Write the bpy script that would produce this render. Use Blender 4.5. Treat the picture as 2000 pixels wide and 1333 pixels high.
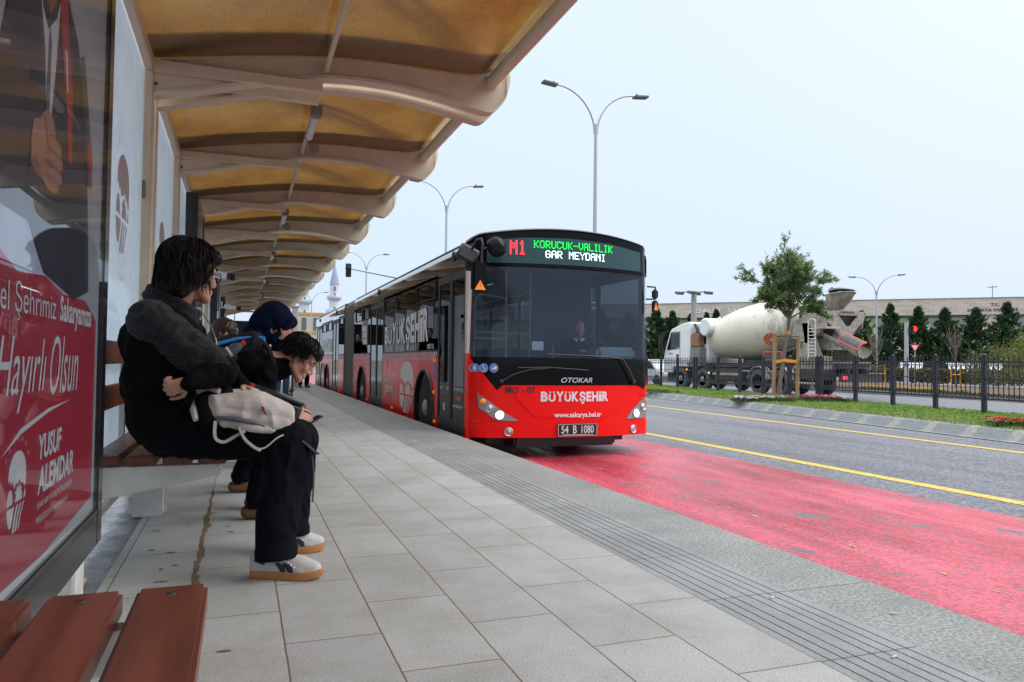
import bpy, bmesh, math, random
import numpy as np
from mathutils import Vector, Matrix, noise

random.seed(7)
for _o in list(bpy.data.objects):
    bpy.data.objects.remove(_o)
scene = bpy.context.scene
COL = scene.collection
R = math.radians

# ------------------------------------------------------------------ camera
cam_d = bpy.data.cameras.new('camera')
cam = bpy.data.objects.new('camera', cam_d)
COL.objects.link(cam)
cam_d.sensor_width = 36.0
cam_d.lens = 25.942
cam_d.clip_start = 0.05
cam_d.clip_end = 3000
_yaw, _pitch, _roll = 0.351727, 0.0279128, 0.0126148
_f = Vector((math.sin(_yaw)*math.cos(_pitch), math.cos(_yaw)*math.cos(_pitch), math.sin(_pitch)))
_r = Vector((math.cos(_yaw), -math.sin(_yaw), 0))
_u = _r.cross(_f)
_r2 = _r*math.cos(_roll)+_u*math.sin(_roll)
_u2 = -_r*math.sin(_roll)+_u*math.cos(_roll)
cam.matrix_world = Matrix(((_r2.x, _u2.x, -_f.x, 0), (_r2.y, _u2.y, -_f.y, 0), (_r2.z, _u2.z, -_f.z, 0.9), (0, 0, 0, 1)))
scene.camera = cam

# ------------------------------------------------------------------ sky and sun (overcast winter day)
world = bpy.data.worlds.new('World')
scene.world = world
world.use_nodes = True
wn = world.node_tree.nodes
wl = world.node_tree.links
for n in list(wn):
    wn.remove(n)
w_out = wn.new('ShaderNodeOutputWorld')
w_sky = wn.new('ShaderNodeTexSky')
w_sky.sky_type = 'NISHITA'
w_sky.sun_disc = False
w_sky.sun_elevation = R(38)
w_sky.sun_rotation = R(70)
w_sky.dust_density = 6.0
w_sky.air_density = 1.5
w_bg1 = wn.new('ShaderNodeBackground')
w_bg1.inputs['Strength'].default_value = 0.06
wl.new(w_sky.outputs[0], w_bg1.inputs['Color'])
# the cloud layer: brighter towards the zenith as under a real overcast sky
w_tc = wn.new('ShaderNodeTexCoord')
w_sep = wn.new('ShaderNodeSeparateXYZ')
wl.new(w_tc.outputs['Generated'], w_sep.inputs[0])
w_ramp = wn.new('ShaderNodeValToRGB')
wl.new(w_sep.outputs['Z'], w_ramp.inputs[0])
cr = w_ramp.color_ramp
cr.elements[0].position = 0.0
cr.elements[0].color = (0.575, 0.68, 0.81, 1)
cr.elements[1].position = 1.0
cr.elements[1].color = (2.75, 2.85, 2.98, 1)
e = cr.elements.new(0.12); e.color = (0.585, 0.695, 0.83, 1)
e = cr.elements.new(0.44); e.color = (0.63, 0.74, 0.87, 1)
w_bg2 = wn.new('ShaderNodeBackground')
w_bg2.inputs['Strength'].default_value = 1.0
wl.new(w_ramp.outputs[0], w_bg2.inputs['Color'])
w_mix = wn.new('ShaderNodeMixShader')
w_mix.inputs[0].default_value = 0.93
wl.new(w_bg1.outputs[0], w_mix.inputs[1])
wl.new(w_bg2.outputs[0], w_mix.inputs[2])
wl.new(w_mix.outputs[0], w_out.inputs['Surface'])

sun_d = bpy.data.lights.new('sun', 'SUN')
sun_d.energy = 1.2
sun_d.angle = R(35)
sun_d.color = (1.0, 0.97, 0.92)
sun = bpy.data.objects.new('sun', sun_d)
COL.objects.link(sun)
_sd = Vector((math.cos(R(38))*math.sin(R(70)), -math.cos(R(38))*math.cos(R(70)), math.sin(R(38))))
sun.rotation_euler = _sd.to_track_quat('Z', 'Y').to_euler()
sun.location = (20, -10, 30)

scene.view_settings.view_transform = 'Standard'
scene.view_settings.look = 'None'
scene.view_settings.exposure = 0.4
scene.view_settings.gamma = 1.0
scene.view_settings.use_curve_mapping = False
scene.render.engine = 'CYCLES'
scene.cycles.use_denoising = True
scene.cycles.max_bounces = 8
scene.cycles.transparent_max_bounces = 24
scene.cycles.sample_clamp_indirect = 6.0
scene.cycles.caustics_reflective = False
scene.cycles.caustics_refractive = False

# ------------------------------------------------------------------ materials
def new_mat(name):
    m = bpy.data.materials.new(name)
    m.use_nodes = True
    nt = m.node_tree
    b = nt.nodes['Principled BSDF']
    return m, nt, b

def N(nt, t, **kw):
    n = nt.nodes.new(t)
    for k, v in kw.items():
        if k.startswith('i_'):
            n.inputs[k[2:].replace('_', ' ')].default_value = v
        else:
            setattr(n, k, v)
    return n

def pm(name, col, rough=0.5, metal=0.0, spec=0.5, vary=None, bump=None, col2=None, coat=0.0, rvary=None, emit=None, trans=None, stretch=None):
    """principled material; vary=(scale, amount) mottles the colour, bump=(scale, strength[, distance])"""
    m, nt, b = new_mat(name)
    L = nt.links
    b.inputs['Base Color'].default_value = (*col, 1)
    b.inputs['Roughness'].default_value = rough
    b.inputs['Metallic'].default_value = metal
    b.inputs['Specular IOR Level'].default_value = spec
    b.inputs['Coat Weight'].default_value = coat
    b.inputs['Coat Roughness'].default_value = 0.04
    tc = N(nt, 'ShaderNodeTexCoord')
    src = tc.outputs['Object']
    if stretch:
        mp = N(nt, 'ShaderNodeMapping')
        mp.inputs['Scale'].default_value = stretch
        L.new(src, mp.inputs[0]); src = mp.outputs[0]
    if vary or col2:
        sc, am = vary if vary else (5, 1)
        nz = N(nt, 'ShaderNodeTexNoise', i_Scale=sc, i_Detail=6.0, i_Roughness=0.65)
        L.new(src, nz.inputs['Vector'])
        rp = N(nt, 'ShaderNodeValToRGB')
        rp.color_ramp.elements[0].position = 0.32
        rp.color_ramp.elements[1].position = 0.68
        if col2:
            rp.color_ramp.elements[0].color = (*col, 1)
            rp.color_ramp.elements[1].color = (*col2, 1)
        else:
            rp.color_ramp.elements[0].color = (*[max(0, c*(1-am)) for c in col], 1)
            rp.color_ramp.elements[1].color = (*[min(1, c*(1+am)) for c in col], 1)
        L.new(nz.outputs['Fac'], rp.inputs[0])
        L.new(rp.outputs[0], b.inputs['Base Color'])
    if rvary:
        nz2 = N(nt, 'ShaderNodeTexNoise', i_Scale=rvary[0], i_Detail=4.0)
        L.new(src, nz2.inputs['Vector'])
        mr = N(nt, 'ShaderNodeMapRange')
        mr.inputs['From Min'].default_value = 0.3; mr.inputs['From Max'].default_value = 0.7
        mr.inputs['To Min'].default_value = rough; mr.inputs['To Max'].default_value = rvary[1]
        L.new(nz2.outputs['Fac'], mr.inputs['Value'])
        L.new(mr.outputs[0], b.inputs['Roughness'])
    if bump:
        nb = N(nt, 'ShaderNodeTexNoise', i_Scale=bump[0], i_Detail=5.0, i_Roughness=0.6)
        L.new(src, nb.inputs['Vector'])
        bp = N(nt, 'ShaderNodeBump')
        bp.inputs['Strength'].default_value = bump[1]
        bp.inputs['Distance'].default_value = bump[2] if len(bump) > 2 else 0.01
        L.new(nb.outputs['Fac'], bp.inputs['Height'])
        L.new(bp.outputs[0], b.inputs['Normal'])
    if emit:
        b.inputs['Emission Color'].default_value = (*emit[0], 1)
        b.inputs['Emission Strength'].default_value = emit[1]
    if trans:
        b.inputs['Subsurface Weight'].default_value = trans
        b.inputs['Subsurface Radius'].default_value = (0.01, 0.004, 0.002)
    return m

def glass(name, tint=(0.8, 0.85, 0.86), ior=1.5, rough=0.0, refl=1.0, bump=None, haze=0.0, hazecol=(0.7, 0.75, 0.78)):
    """window pane: tinted see-through plus mirror reflection that grows at grazing angles"""
    m = bpy.data.materials.new(name)
    m.use_nodes = True
    nt = m.node_tree; L = nt.links
    nt.nodes.clear()
    out = N(nt, 'ShaderNodeOutputMaterial')
    tr = N(nt, 'ShaderNodeBsdfTransparent'); tr.inputs[0].default_value = (*tint, 1)
    gl = N(nt, 'ShaderNodeBsdfGlossy'); gl.inputs['Roughness'].default_value = rough
    fr = N(nt, 'ShaderNodeFresnel'); fr.inputs[0].default_value = ior
    mu = N(nt, 'ShaderNodeMath', operation='MULTIPLY'); mu.inputs[1].default_value = refl
    mu.use_clamp = True
    L.new(fr.outputs[0], mu.inputs[0])
    base = tr.outputs[0]
    if haze > 0:
        df = N(nt, 'ShaderNodeBsdfDiffuse'); df.inputs[0].default_value = (*hazecol, 1)
        tl = N(nt, 'ShaderNodeBsdfTranslucent'); tl.inputs[0].default_value = (*hazecol, 1)
        ad = N(nt, 'ShaderNodeMixShader'); ad.inputs[0].default_value = 0.6
        L.new(df.outputs[0], ad.inputs[1]); L.new(tl.outputs[0], ad.inputs[2])
        mh = N(nt, 'ShaderNodeMixShader')
        tc = N(nt, 'ShaderNodeTexCoord')
        nz = N(nt, 'ShaderNodeTexNoise', i_Scale=3.0, i_Detail=8.0, i_Roughness=0.7)
        L.new(tc.outputs['Object'], nz.inputs['Vector'])
        mr = N(nt, 'ShaderNodeMapRange')
        mr.inputs['From Min'].default_value = 0.35; mr.inputs['From Max'].default_value = 0.65
        mr.inputs['To Min'].default_value = haze*0.85; mr.inputs['To Max'].default_value = min(1, haze*1.15)
        L.new(nz.outputs['Fac'], mr.inputs['Value'])
        L.new(mr.outputs[0], mh.inputs[0])
        L.new(base, mh.inputs[1]); L.new(ad.outputs[0], mh.inputs[2])
        base = mh.outputs[0]
    mx = N(nt, 'ShaderNodeMixShader')
    L.new(mu.outputs[0], mx.inputs[0]); L.new(base, mx.inputs[1]); L.new(gl.outputs[0], mx.inputs[2])
    if bump:
        tc = N(nt, 'ShaderNodeTexCoord')
        nb = N(nt, 'ShaderNodeTexNoise', i_Scale=bump[0]); L.new(tc.outputs['Object'], nb.inputs['Vector'])
        bp = N(nt, 'ShaderNodeBump'); bp.inputs['Strength'].default_value = bump[1]; bp.inputs['Distance'].default_value = 0.02
        L.new(nb.outputs['Fac'], bp.inputs['Height'])
        L.new(bp.outputs[0], gl.inputs['Normal'])
    L.new(mx.outputs[0], out.inputs[0])
    return m

def emis(name, col, s, base=None):
    return pm(name, base or col, 0.4, emit=(col, s))

# ------------------------------------------------------------------ mesh builder
class MB:
    def __init__(self):
        self.v = []; self.f = []; self.m = []; self.mi = 0
    def add(self, vs, fs, mi=None):
        o = len(self.v)
        self.v.extend([tuple(p) for p in vs])
        for f in fs:
            self.f.append(tuple(i+o for i in f)); self.m.append(self.mi if mi is None else mi)
        return self
    def box(self, lo, hi, mi=None):
        x0, y0, z0 = lo; x1, y1, z1 = hi
        if x0 > x1: x0, x1 = x1, x0
        if y0 > y1: y0, y1 = y1, y0
        if z0 > z1: z0, z1 = z1, z0
        v = [(x0,y0,z0),(x1,y0,z0),(x1,y1,z0),(x0,y1,z0),(x0,y0,z1),(x1,y0,z1),(x1,y1,z1),(x0,y1,z1)]
        f = [(0,3,2,1),(4,5,6,7),(0,1,5,4),(1,2,6,5),(2,3,7,6),(3,0,4,7)]
        return self.add(v, f, mi)
    def bbox(self, lo, hi, b=0.01, mi=None):
        """box with chamfered edges"""
        lo = [min(a, c) for a, c in zip(lo, hi)]; hi2 = [max(a, c) for a, c in zip(lo, hi)]
        bm = bmesh.new()
        bmesh.ops.create_cube(bm, size=1)
        for v in bm.verts:
            v.co = Vector([lo[i] + (v.co[i]+0.5)*(hi2[i]-lo[i]) for i in range(3)])
        bmesh.ops.bevel(bm, geom=bm.edges[:], offset=b, segments=2, affect='EDGES')
        self.bm(bm, mi); bm.free()
        return self
    def bm(self, bm, mi=None):
        bm.verts.index_update()
        return self.add([v.co.copy() for v in bm.verts], [[v.index for v in f.verts] for f in bm.faces], mi)
    def obox(self, c, ax, half, mi=None):
        """oriented box: centre, three axes, half sizes"""
        c = Vector(c); a = [Vector(x).normalized()*h for x, h in zip(ax, half)]
        v = [c+a[0]*i+a[1]*j+a[2]*k for k in (-1,1) for j in (-1,1) for i in (-1,1)]
        f = [(0,2,3,1),(4,5,7,6),(0,1,5,4),(1,3,7,5),(3,2,6,7),(2,0,4,6)]
        return self.add(v, f, mi)
    def bar(self, p0, p1, w, t, up=(0,0,1), mi=None):
        p0, p1 = Vector(p0), Vector(p1)
        d = (p1-p0); L = d.length; d.normalize()
        s = d.cross(Vector(up))
        if s.length < 1e-4: s = d.cross(Vector((1,0,0)))
        s.normalize(); u = s.cross(d)
        return self.obox((p0+p1)/2, (d, s, u), (L/2, w/2, t/2), mi)
    def tube(self, pts, r, n=8, cap=True, mi=None):
        pts = [Vector(p) for p in pts]
        rs = r if isinstance(r, (list, tuple)) else [r]*len(pts)
        vs = []; fs = []
        prev = None
        for i, p in enumerate(pts):
            if i == 0: d = pts[1]-pts[0]
            elif i == len(pts)-1: d = pts[-1]-pts[-2]
            else: d = (pts[i+1]-pts[i]).normalized()+(pts[i]-pts[i-1]).normalized()
            d.normalize()
            if prev is None:
                a = d.cross(Vector((0,0,1)))
                if a.length < 1e-3: a = d.cross(Vector((1,0,0)))
            else:
                a = prev - d*prev.dot(d)
                if a.length < 1e-5: a = d.cross(Vector((0,0,1)))
            a.normalize(); prev = a
            b = d.cross(a)
            for k in range(n):
                t = 2*math.pi*k/n
                vs.append(p+(a*math.cos(t)+b*math.sin(t))*rs[i])
        for i in range(len(pts)-1):
            for k in range(n):
                fs.append((i*n+k, i*n+(k+1)%n, (i+1)*n+(k+1)%n, (i+1)*n+k))
        if cap:
            fs.append(tuple(range(n-1,-1,-1))); fs.append(tuple(range((len(pts)-1)*n, len(pts)*n)))
        return self.add(vs, fs, mi)
    def lathe(self, prof, axis_p, axis_d, n=24, mi=None, cap=True):
        """prof: list of (distance along axis, radius)"""
        p0 = Vector(axis_p); d = Vector(axis_d).normalized()
        a = d.cross(Vector((0,0,1)))
        if a.length < 1e-3: a = Vector((1,0,0))
        a.normalize(); b = d.cross(a)
        vs = []; fs = []
        for t, r in prof:
            for k in range(n):
                an = 2*math.pi*k/n
                vs.append(p0+d*t+(a*math.cos(an)+b*math.sin(an))*r)
        for i in range(len(prof)-1):
            for k in range(n):
                fs.append((i*n+k, i*n+(k+1)%n, (i+1)*n+(k+1)%n, (i+1)*n+k))
        if cap:
            fs.append(tuple(range(n-1,-1,-1))); fs.append(tuple(range((len(prof)-1)*n, len(prof)*n)))
        return self.add(vs, fs, mi)
    def sphere(self, c, r, n=12, mi=None, sc=(1,1,1)):
        prof = []
        vs = []; fs = []
        m = max(4, n//2)
        c = Vector(c)
        for i in range(1, m):
            th = math.pi*i/m
            for k in range(n):
                ph = 2*math.pi*k/n
                vs.append(c+Vector((math.sin(th)*math.cos(ph)*r*sc[0], math.sin(th)*math.sin(ph)*r*sc[1], math.cos(th)*r*sc[2])))
        t = len(vs); vs.append(c+Vector((0,0,r*sc[2]))); vs.append(c-Vector((0,0,r*sc[2])))
        for i in range(m-2):
            for k in range(n):
                fs.append((i*n+k, (i+1)*n+k, (i+1)*n+(k+1)%n, i*n+(k+1)%n))
        for k in range(n):
            fs.append((t, k, (k+1)%n)); fs.append((t+1, (m-2)*n+(k+1)%n, (m-2)*n+k))
        return self.add(vs, fs, mi)
    def grid(self, fn, nu, nv, mi=None, flip=False):
        vs = [fn(i/nu, j/nv) for j in range(nv+1) for i in range(nu+1)]
        fs = []
        for j in range(nv):
            for i in range(nu):
                q = (j*(nu+1)+i, j*(nu+1)+i+1, (j+1)*(nu+1)+i+1, (j+1)*(nu+1)+i)
                fs.append(q[::-1] if flip else q)
        return self.add(vs, fs, mi)
    def prism(self, poly, fn, t0, t1, mi=None):
        """closed 2-D outline extruded: fn(u, v, t) -> point"""
        n = len(poly)
        vs = [fn(u, v, t0) for u, v in poly]+[fn(u, v, t1) for u, v in poly]
        fs = [tuple(range(n-1,-1,-1)), tuple(range(n, 2*n))]
        for i in range(n):
            j = (i+1) % n
            fs.append((i, j, n+j, n+i))
        return self.add(vs, fs, mi)
    def flat(self, vf, fn, mi=None):
        """2-D mesh (verts, faces) mapped by fn(u, v)"""
        return self.add([fn(*p) for p in vf[0]], vf[1], mi)
    def build(self, name, mats, parent=None, smooth=30, bevel=0, mesh=None):
        me = bpy.data.meshes.new(name)
        off = Vector((0,0,0))
        if parent is not None:
            off = Vector(parent.get('_o', (0,0,0)))
        me.from_pydata([(p[0]-off.x, p[1]-off.y, p[2]-off.z) for p in self.v], [], self.f)
        if not isinstance(mats, (list, tuple)): mats = [mats]
        for m in mats: me.materials.append(m)
        if len(mats) > 1:
            me.polygons.foreach_set('material_index', self.m)
        me.update()
        if smooth:
            me.polygons.foreach_set('use_smooth', [True]*len(me.polygons))
            me.set_sharp_from_angle(angle=R(smooth))
        o = bpy.data.objects.new(name, me)
        COL.objects.link(o)
        if parent is not None:
            o.parent = parent
            o['_o'] = tuple(off)
        if bevel:
            b = o.modifiers.new('bevel', 'BEVEL'); b.width = bevel; b.segments = 2; b.limit_method = 'ANGLE'; b.angle_limit = R(40)
        return o

def tag(o, label=None, cat=None, group=None, kind=None):
    if label: o['label'] = label
    if cat: o['category'] = cat
    if group: o['group'] = group
    if kind: o['kind'] = kind
    return o

def empty(name, loc, label=None, cat=None, group=None):
    o = bpy.data.objects.new(name, None)
    COL.objects.link(o)
    o.location = loc
    o.empty_display_size = 0.1
    o['_o'] = tuple(loc)
    return tag(o, label, cat, group)

def root_mesh(o):
    """move a one-mesh thing's origin from the world origin to its own base"""
    me = o.data
    n = len(me.vertices)
    a = np.empty(n*3); me.vertices.foreach_get('co', a); a = a.reshape(-1, 3)
    c = Vector(((a[:,0].min()+a[:,0].max())/2, (a[:,1].min()+a[:,1].max())/2, a[:,2].min()))
    a -= np.array(c); me.vertices.foreach_set('co', a.ravel()); me.update()
    o.location = c; o['_o'] = tuple(c)
    return o

def children_of(o):
    return [c for c in bpy.data.objects if c.parent == o]

def dup(o, loc, label=None, group=None, rotz=None, scale=None):
    """a copy of a thing with copies of its parts and their sub-parts"""
    r = o.copy(); COL.objects.link(r); r.location = loc
    if rotz is not None: r.rotation_euler = (0, 0, rotz)
    if scale is not None: r.scale = (scale,)*3 if not isinstance(scale, (tuple, list)) else scale
    if label: r['label'] = label
    if group: r['group'] = group
    for ch in children_of(o):
        c = ch.copy(); COL.objects.link(c); c.parent = r
        for g in children_of(ch):
            d = g.copy(); COL.objects.link(d); d.parent = c
    return r

# ------------------------------------------------------------------ flat lettering
def text2d(body, w=None, h=None, bold=0.0, shear=0.0, spacing=1.0, res=3):
    """built-in font outline as a 2-D mesh whose ink box is w x h, origin at its lower left"""
    cu = bpy.data.curves.new('lettering', 'FONT')
    cu.body = body; cu.size = 1.0; cu.offset = bold; cu.shear = shear; cu.space_character = spacing
    cu.resolution_u = res; cu.fill_mode = 'BOTH'
    ob = bpy.data.objects.new('lettering', cu)
    COL.objects.link(ob)
    dg = bpy.context.evaluated_depsgraph_get(); dg.update()
    me = bpy.data.meshes.new_from_object(ob.evaluated_get(dg))
    vs = [(v.co.x, v.co.y) for v in me.vertices]
    fs = [tuple(p.vertices) for p in me.polygons]
    bpy.data.objects.remove(ob); bpy.data.curves.remove(cu); bpy.data.meshes.remove(me)
    x0 = min(v[0] for v in vs); x1 = max(v[0] for v in vs); y0 = min(v[1] for v in vs); y1 = max(v[1] for v in vs)
    sx = w/(x1-x0) if w else None; sy = h/(y1-y0) if h else None
    if sx is None: sx = sy
    if sy is None: sy = sx
    return [((x-x0)*sx, (y-y0)*sy) for x, y in vs], fs

def ell(cx, cy, rx, ry, a0=0, a1=360, n=24):
    return [(cx+rx*math.cos(R(a0+(a1-a0)*i/n)), cy+ry*math.sin(R(a0+(a1-a0)*i/n))) for i in range(n+(0 if abs(a1-a0) == 360 else 1))]

def fill2d(polys, cuts=0, clip=None):
    """2-D outlines -> triangulated mesh; polys are filled with even-odd holes"""
    bm = bmesh.new()
    es = []
    for p in polys:
        vv = [bm.verts.new((x, y, 0)) for x, y in p]
        for i in range(len(vv)):
            es.append(bm.edges.new((vv[i], vv[(i+1) % len(vv)])))
    bmesh.ops.triangle_fill(bm, use_beauty=True, use_dissolve=False, edges=es, normal=(0,0,1))
    if cuts:
        xs = [v.co.x for v in bm.verts]; x0, x1 = min(xs), max(xs)
        n = int((x1-x0)/cuts)
        for i in range(1, n+1):
            bmesh.ops.bisect_plane(bm, geom=bm.verts[:]+bm.edges[:]+bm.faces[:], plane_co=(x0+i*cuts, 0, 0), plane_no=(1,0,0))
    for f in bm.faces:
        if f.normal.z < 0: f.normal_flip()
    bm.verts.index_update()
    r = ([(v.co.x, v.co.y) for v in bm.verts], [tuple(v.index for v in f.verts) for f in bm.faces])
    bm.free()
    return r

def place2d(vf, x, y, sx=1, sy=1):
    return [(x+a*sx, y+b*sy) for a, b in vf[0]], vf[1]

def emblem2d():
    """city emblem in a box about 1 wide and 1.9 tall: cloud dome, rising sun, hill, field stripes"""
    out = []
    cap = ell(0.02, 0.42, 0.48, 0.55, 0, 180, 24)
    cap += [(-0.46, 0.28), (-0.38, 0.36), (-0.3, 0.22), (-0.24, 0.30), (-0.14, 0.12), (-0.06, 0.2), (0.06, 0.2), (0.12, 0.3), (0.2, 0.2), (0.34, 0.16), (0.42, 0.02), (0.5, 0.1)]
    out.append(fill2d([cap]))
    out.append(fill2d([ell(-0.36, -0.22, 0.15, 0.36, 0, 180, 14)]))
    sun_ = []
    for i in range(24):
        r_ = 0.2 if (i // 2) % 2 == 0 else 0.14
        a = math.pi*i/23
        sun_.append((0.1+r_*math.cos(a), -0.06+r_*1.25*math.sin(a)))
    sun_ += [(-0.1, -0.22), (0.3, -0.22)]
    out.append(fill2d([sun_]))
    out.append(fill2d([[(0.36, -0.22), (0.49, -0.22), (0.49, 0.0), (0.42, -0.06)]]))
    def bx(y): return 0.5*math.sqrt(max(0, 1-((y+0.3)/0.68)**2))
    seg = [(-0.5, -0.3), (-0.1, -0.3)]
    for i in range(1, 9): seg.append((-0.1-0.16*i/8, -0.3-0.45*i/8*1.0))
    for i in range(9):
        y = -0.75+0.45*i/8; seg.append((-bx(y), y))
    out.append(fill2d([seg[:-1]]))
    for x0, x1, w in ((0.06, -0.16, 0.1), (0.24, -0.02, 0.09), (0.42, 0.12, 0.07)):
        a = []; b = []
        for i in range(9):
            t = i/8; y = -0.3-0.62*t*(1-0.1*x0)
            xx = x0+(x1-x0)*(t**0.7)
            lim = bx(y)
            a.append((min(lim, xx-w/2), y)); b.append((min(lim, xx+w/2), y))
        out.append(fill2d([a+b[::-1]]))
    return out
EMBLEM = emblem2d()

# ------------------------------------------------------------------ organic bodies: overlapping solids fused by a voxel remesh
def capsule(mb, p0, r0, p1, r1, n=14):
    p0, p1 = Vector(p0), Vector(p1)
    d = p1-p0; L = d.length
    if L < 1e-5:
        mb.sphere(p0, max(r0, r1), n); return
    d.normalize()
    prof = []
    for i in range(6):
        a = math.pi/2*i/6
        prof.append((-r0*math.cos(a), max(1e-4, r0*math.sin(a))))
    prof.append((0, r0)); prof.append((L, r1))
    for i in range(5, -1, -1):
        a = math.pi/2*i/6
        prof.append((L+r1*math.cos(a), max(1e-4, r1*math.sin(a))))
    mb.lathe(prof, p0, d, n)

def ellipsoid(mb, c, rad, rot=None, n=16):
    t = MB(); t.sphere((0,0,0), 1, n)
    M = rot if rot is not None else Matrix.Identity(3)
    c = Vector(c)
    mb.add([c+M @ Vector((v[0]*rad[0], v[1]*rad[1], v[2]*rad[2])) for v in t.v], t.f)

def fuse(name, mb, mat, parent, voxel=0.006, smooth=6, disp=None, cut=None):
    """fused organic mesh; disp=(scale, amount) adds cloth-like wrinkles; cut=list of (point, normal) planes removing the outer side"""
    me = bpy.data.meshes.new(name)
    off = Vector(parent.get('_o', (0,0,0))) if parent else Vector((0,0,0))
    me.from_pydata([tuple(Vector(p)-off) for p in mb.v], [], mb.f)
    ob = bpy.data.objects.new(name, me)
    COL.objects.link(ob)
    rm = ob.modifiers.new('r', 'REMESH'); rm.mode = 'VOXEL'; rm.voxel_size = voxel; rm.use_smooth_shade = True
    if smooth:
        sm = ob.modifiers.new('s', 'SMOOTH'); sm.factor = 0.5; sm.iterations = smooth
    dg = bpy.context.evaluated_depsgraph_get(); dg.update()
    m2 = bpy.data.meshes.new_from_object(ob.evaluated_get(dg))
    bpy.data.objects.remove(ob); bpy.data.meshes.remove(me)
    m2.name = name
    if disp:
        n = len(m2.vertices)
        co = np.empty(n*3); m2.vertices.foreach_get('co', co); co = co.reshape(-1, 3)
        no = np.empty(n*3); m2.vertices.foreach_get('normal', no); no = no.reshape(-1, 3)
        st = disp[2] if len(disp) > 2 else (1, 1, 1)
        dd = np.empty(n)
        for i in range(n):
            p = co[i]
            q = Vector((p[0]*disp[0]*st[0], p[1]*disp[0]*st[1], p[2]*disp[0]*st[2]))
            k = noise.noise(q)+0.5*noise.noise(q*2.1)
            dd[i] = -abs(k)*1.4+0.4
        co += no*(dd*disp[1])[:, None]
        m2.vertices.foreach_set('co', co.ravel())
    if cut:
        bm = bmesh.new(); bm.from_mesh(m2)
        for p, nn in cut:
            bmesh.ops.bisect_plane(bm, geom=bm.verts[:]+bm.edges[:]+bm.faces[:], plane_co=Vector(p)-off, plane_no=nn, clear_outer=True)
        bm.to_mesh(m2); bm.free()
    m2.materials.clear(); m2.materials.append(mat)
    m2.polygons.foreach_set('use_smooth', [True]*len(m2.polygons))
    m2.update()
    o = bpy.data.objects.new(name, m2)
    COL.objects.link(o)
    if parent:
        o.parent = parent; o['_o'] = tuple(off)
    return o
# ------------------------------------------------------------------ ground, roads, platform
RZ = -0.33                                   # road level; the platform top is z = 0

def asphalt_mat(name, c0, c1, rough=0.55):
    m, nt, b = new_mat(name); L = nt.links
    tc = N(nt, 'ShaderNodeTexCoord')
    mpb = N(nt, 'ShaderNodeMapping'); mpb.inputs['Scale'].default_value = (1.6, 0.12, 1); L.new(tc.outputs['Object'], mpb.inputs[0])
    big = N(nt, 'ShaderNodeTexNoise', i_Scale=1.0, i_Detail=8.0, i_Roughness=0.7); L.new(mpb.outputs[0], big.inputs['Vector'])
    fine = N(nt, 'ShaderNodeTexVoronoi', i_Scale=42.0); L.new(tc.outputs['Object'], fine.inputs['Vector'])
    rp = N(nt, 'ShaderNodeValToRGB')
    rp.color_ramp.elements[0].position = 0.3; rp.color_ramp.elements[0].color = (*c0, 1)
    rp.color_ramp.elements[1].position = 0.7; rp.color_ramp.elements[1].color = (*c1, 1)
    L.new(big.outputs['Fac'], rp.inputs[0])
    mx = N(nt, 'ShaderNodeMix', data_type='RGBA', blend_type='MULTIPLY'); mx.inputs[0].default_value = 0.85
    L.new(rp.outputs[0], mx.inputs[6])
    r2 = N(nt, 'ShaderNodeValToRGB'); r2.color_ramp.elements[0].color = (1.7, 1.7, 1.7, 1); r2.color_ramp.elements[1].color = (0.35, 0.35, 0.36, 1)
    r2.color_ramp.elements[1].position = 0.75
    L.new(fine.outputs['Color'], r2.inputs[0]); L.new(r2.outputs[0], mx.inputs[7])
    L.new(mx.outputs[2], b.inputs['Base Color'])
    mr = N(nt, 'ShaderNodeMapRange'); mr.inputs['To Min'].default_value = rough-0.12; mr.inputs['To Max'].default_value = rough+0.15
    L.new(big.outputs['Fac'], mr.inputs['Value']); L.new(mr.outputs[0], b.inputs['Roughness'])
    bp = N(nt, 'ShaderNodeBump'); bp.inputs['Strength'].default_value = 0.5; bp.inputs['Distance'].default_value = 0.006
    L.new(fine.outputs['Distance'], bp.inputs['Height']); L.new(bp.outputs[0], b.inputs['Normal'])
    return m
M_asphalt = asphalt_mat('asphalt', (0.085, 0.085, 0.10), (0.17, 0.17, 0.187))

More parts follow.
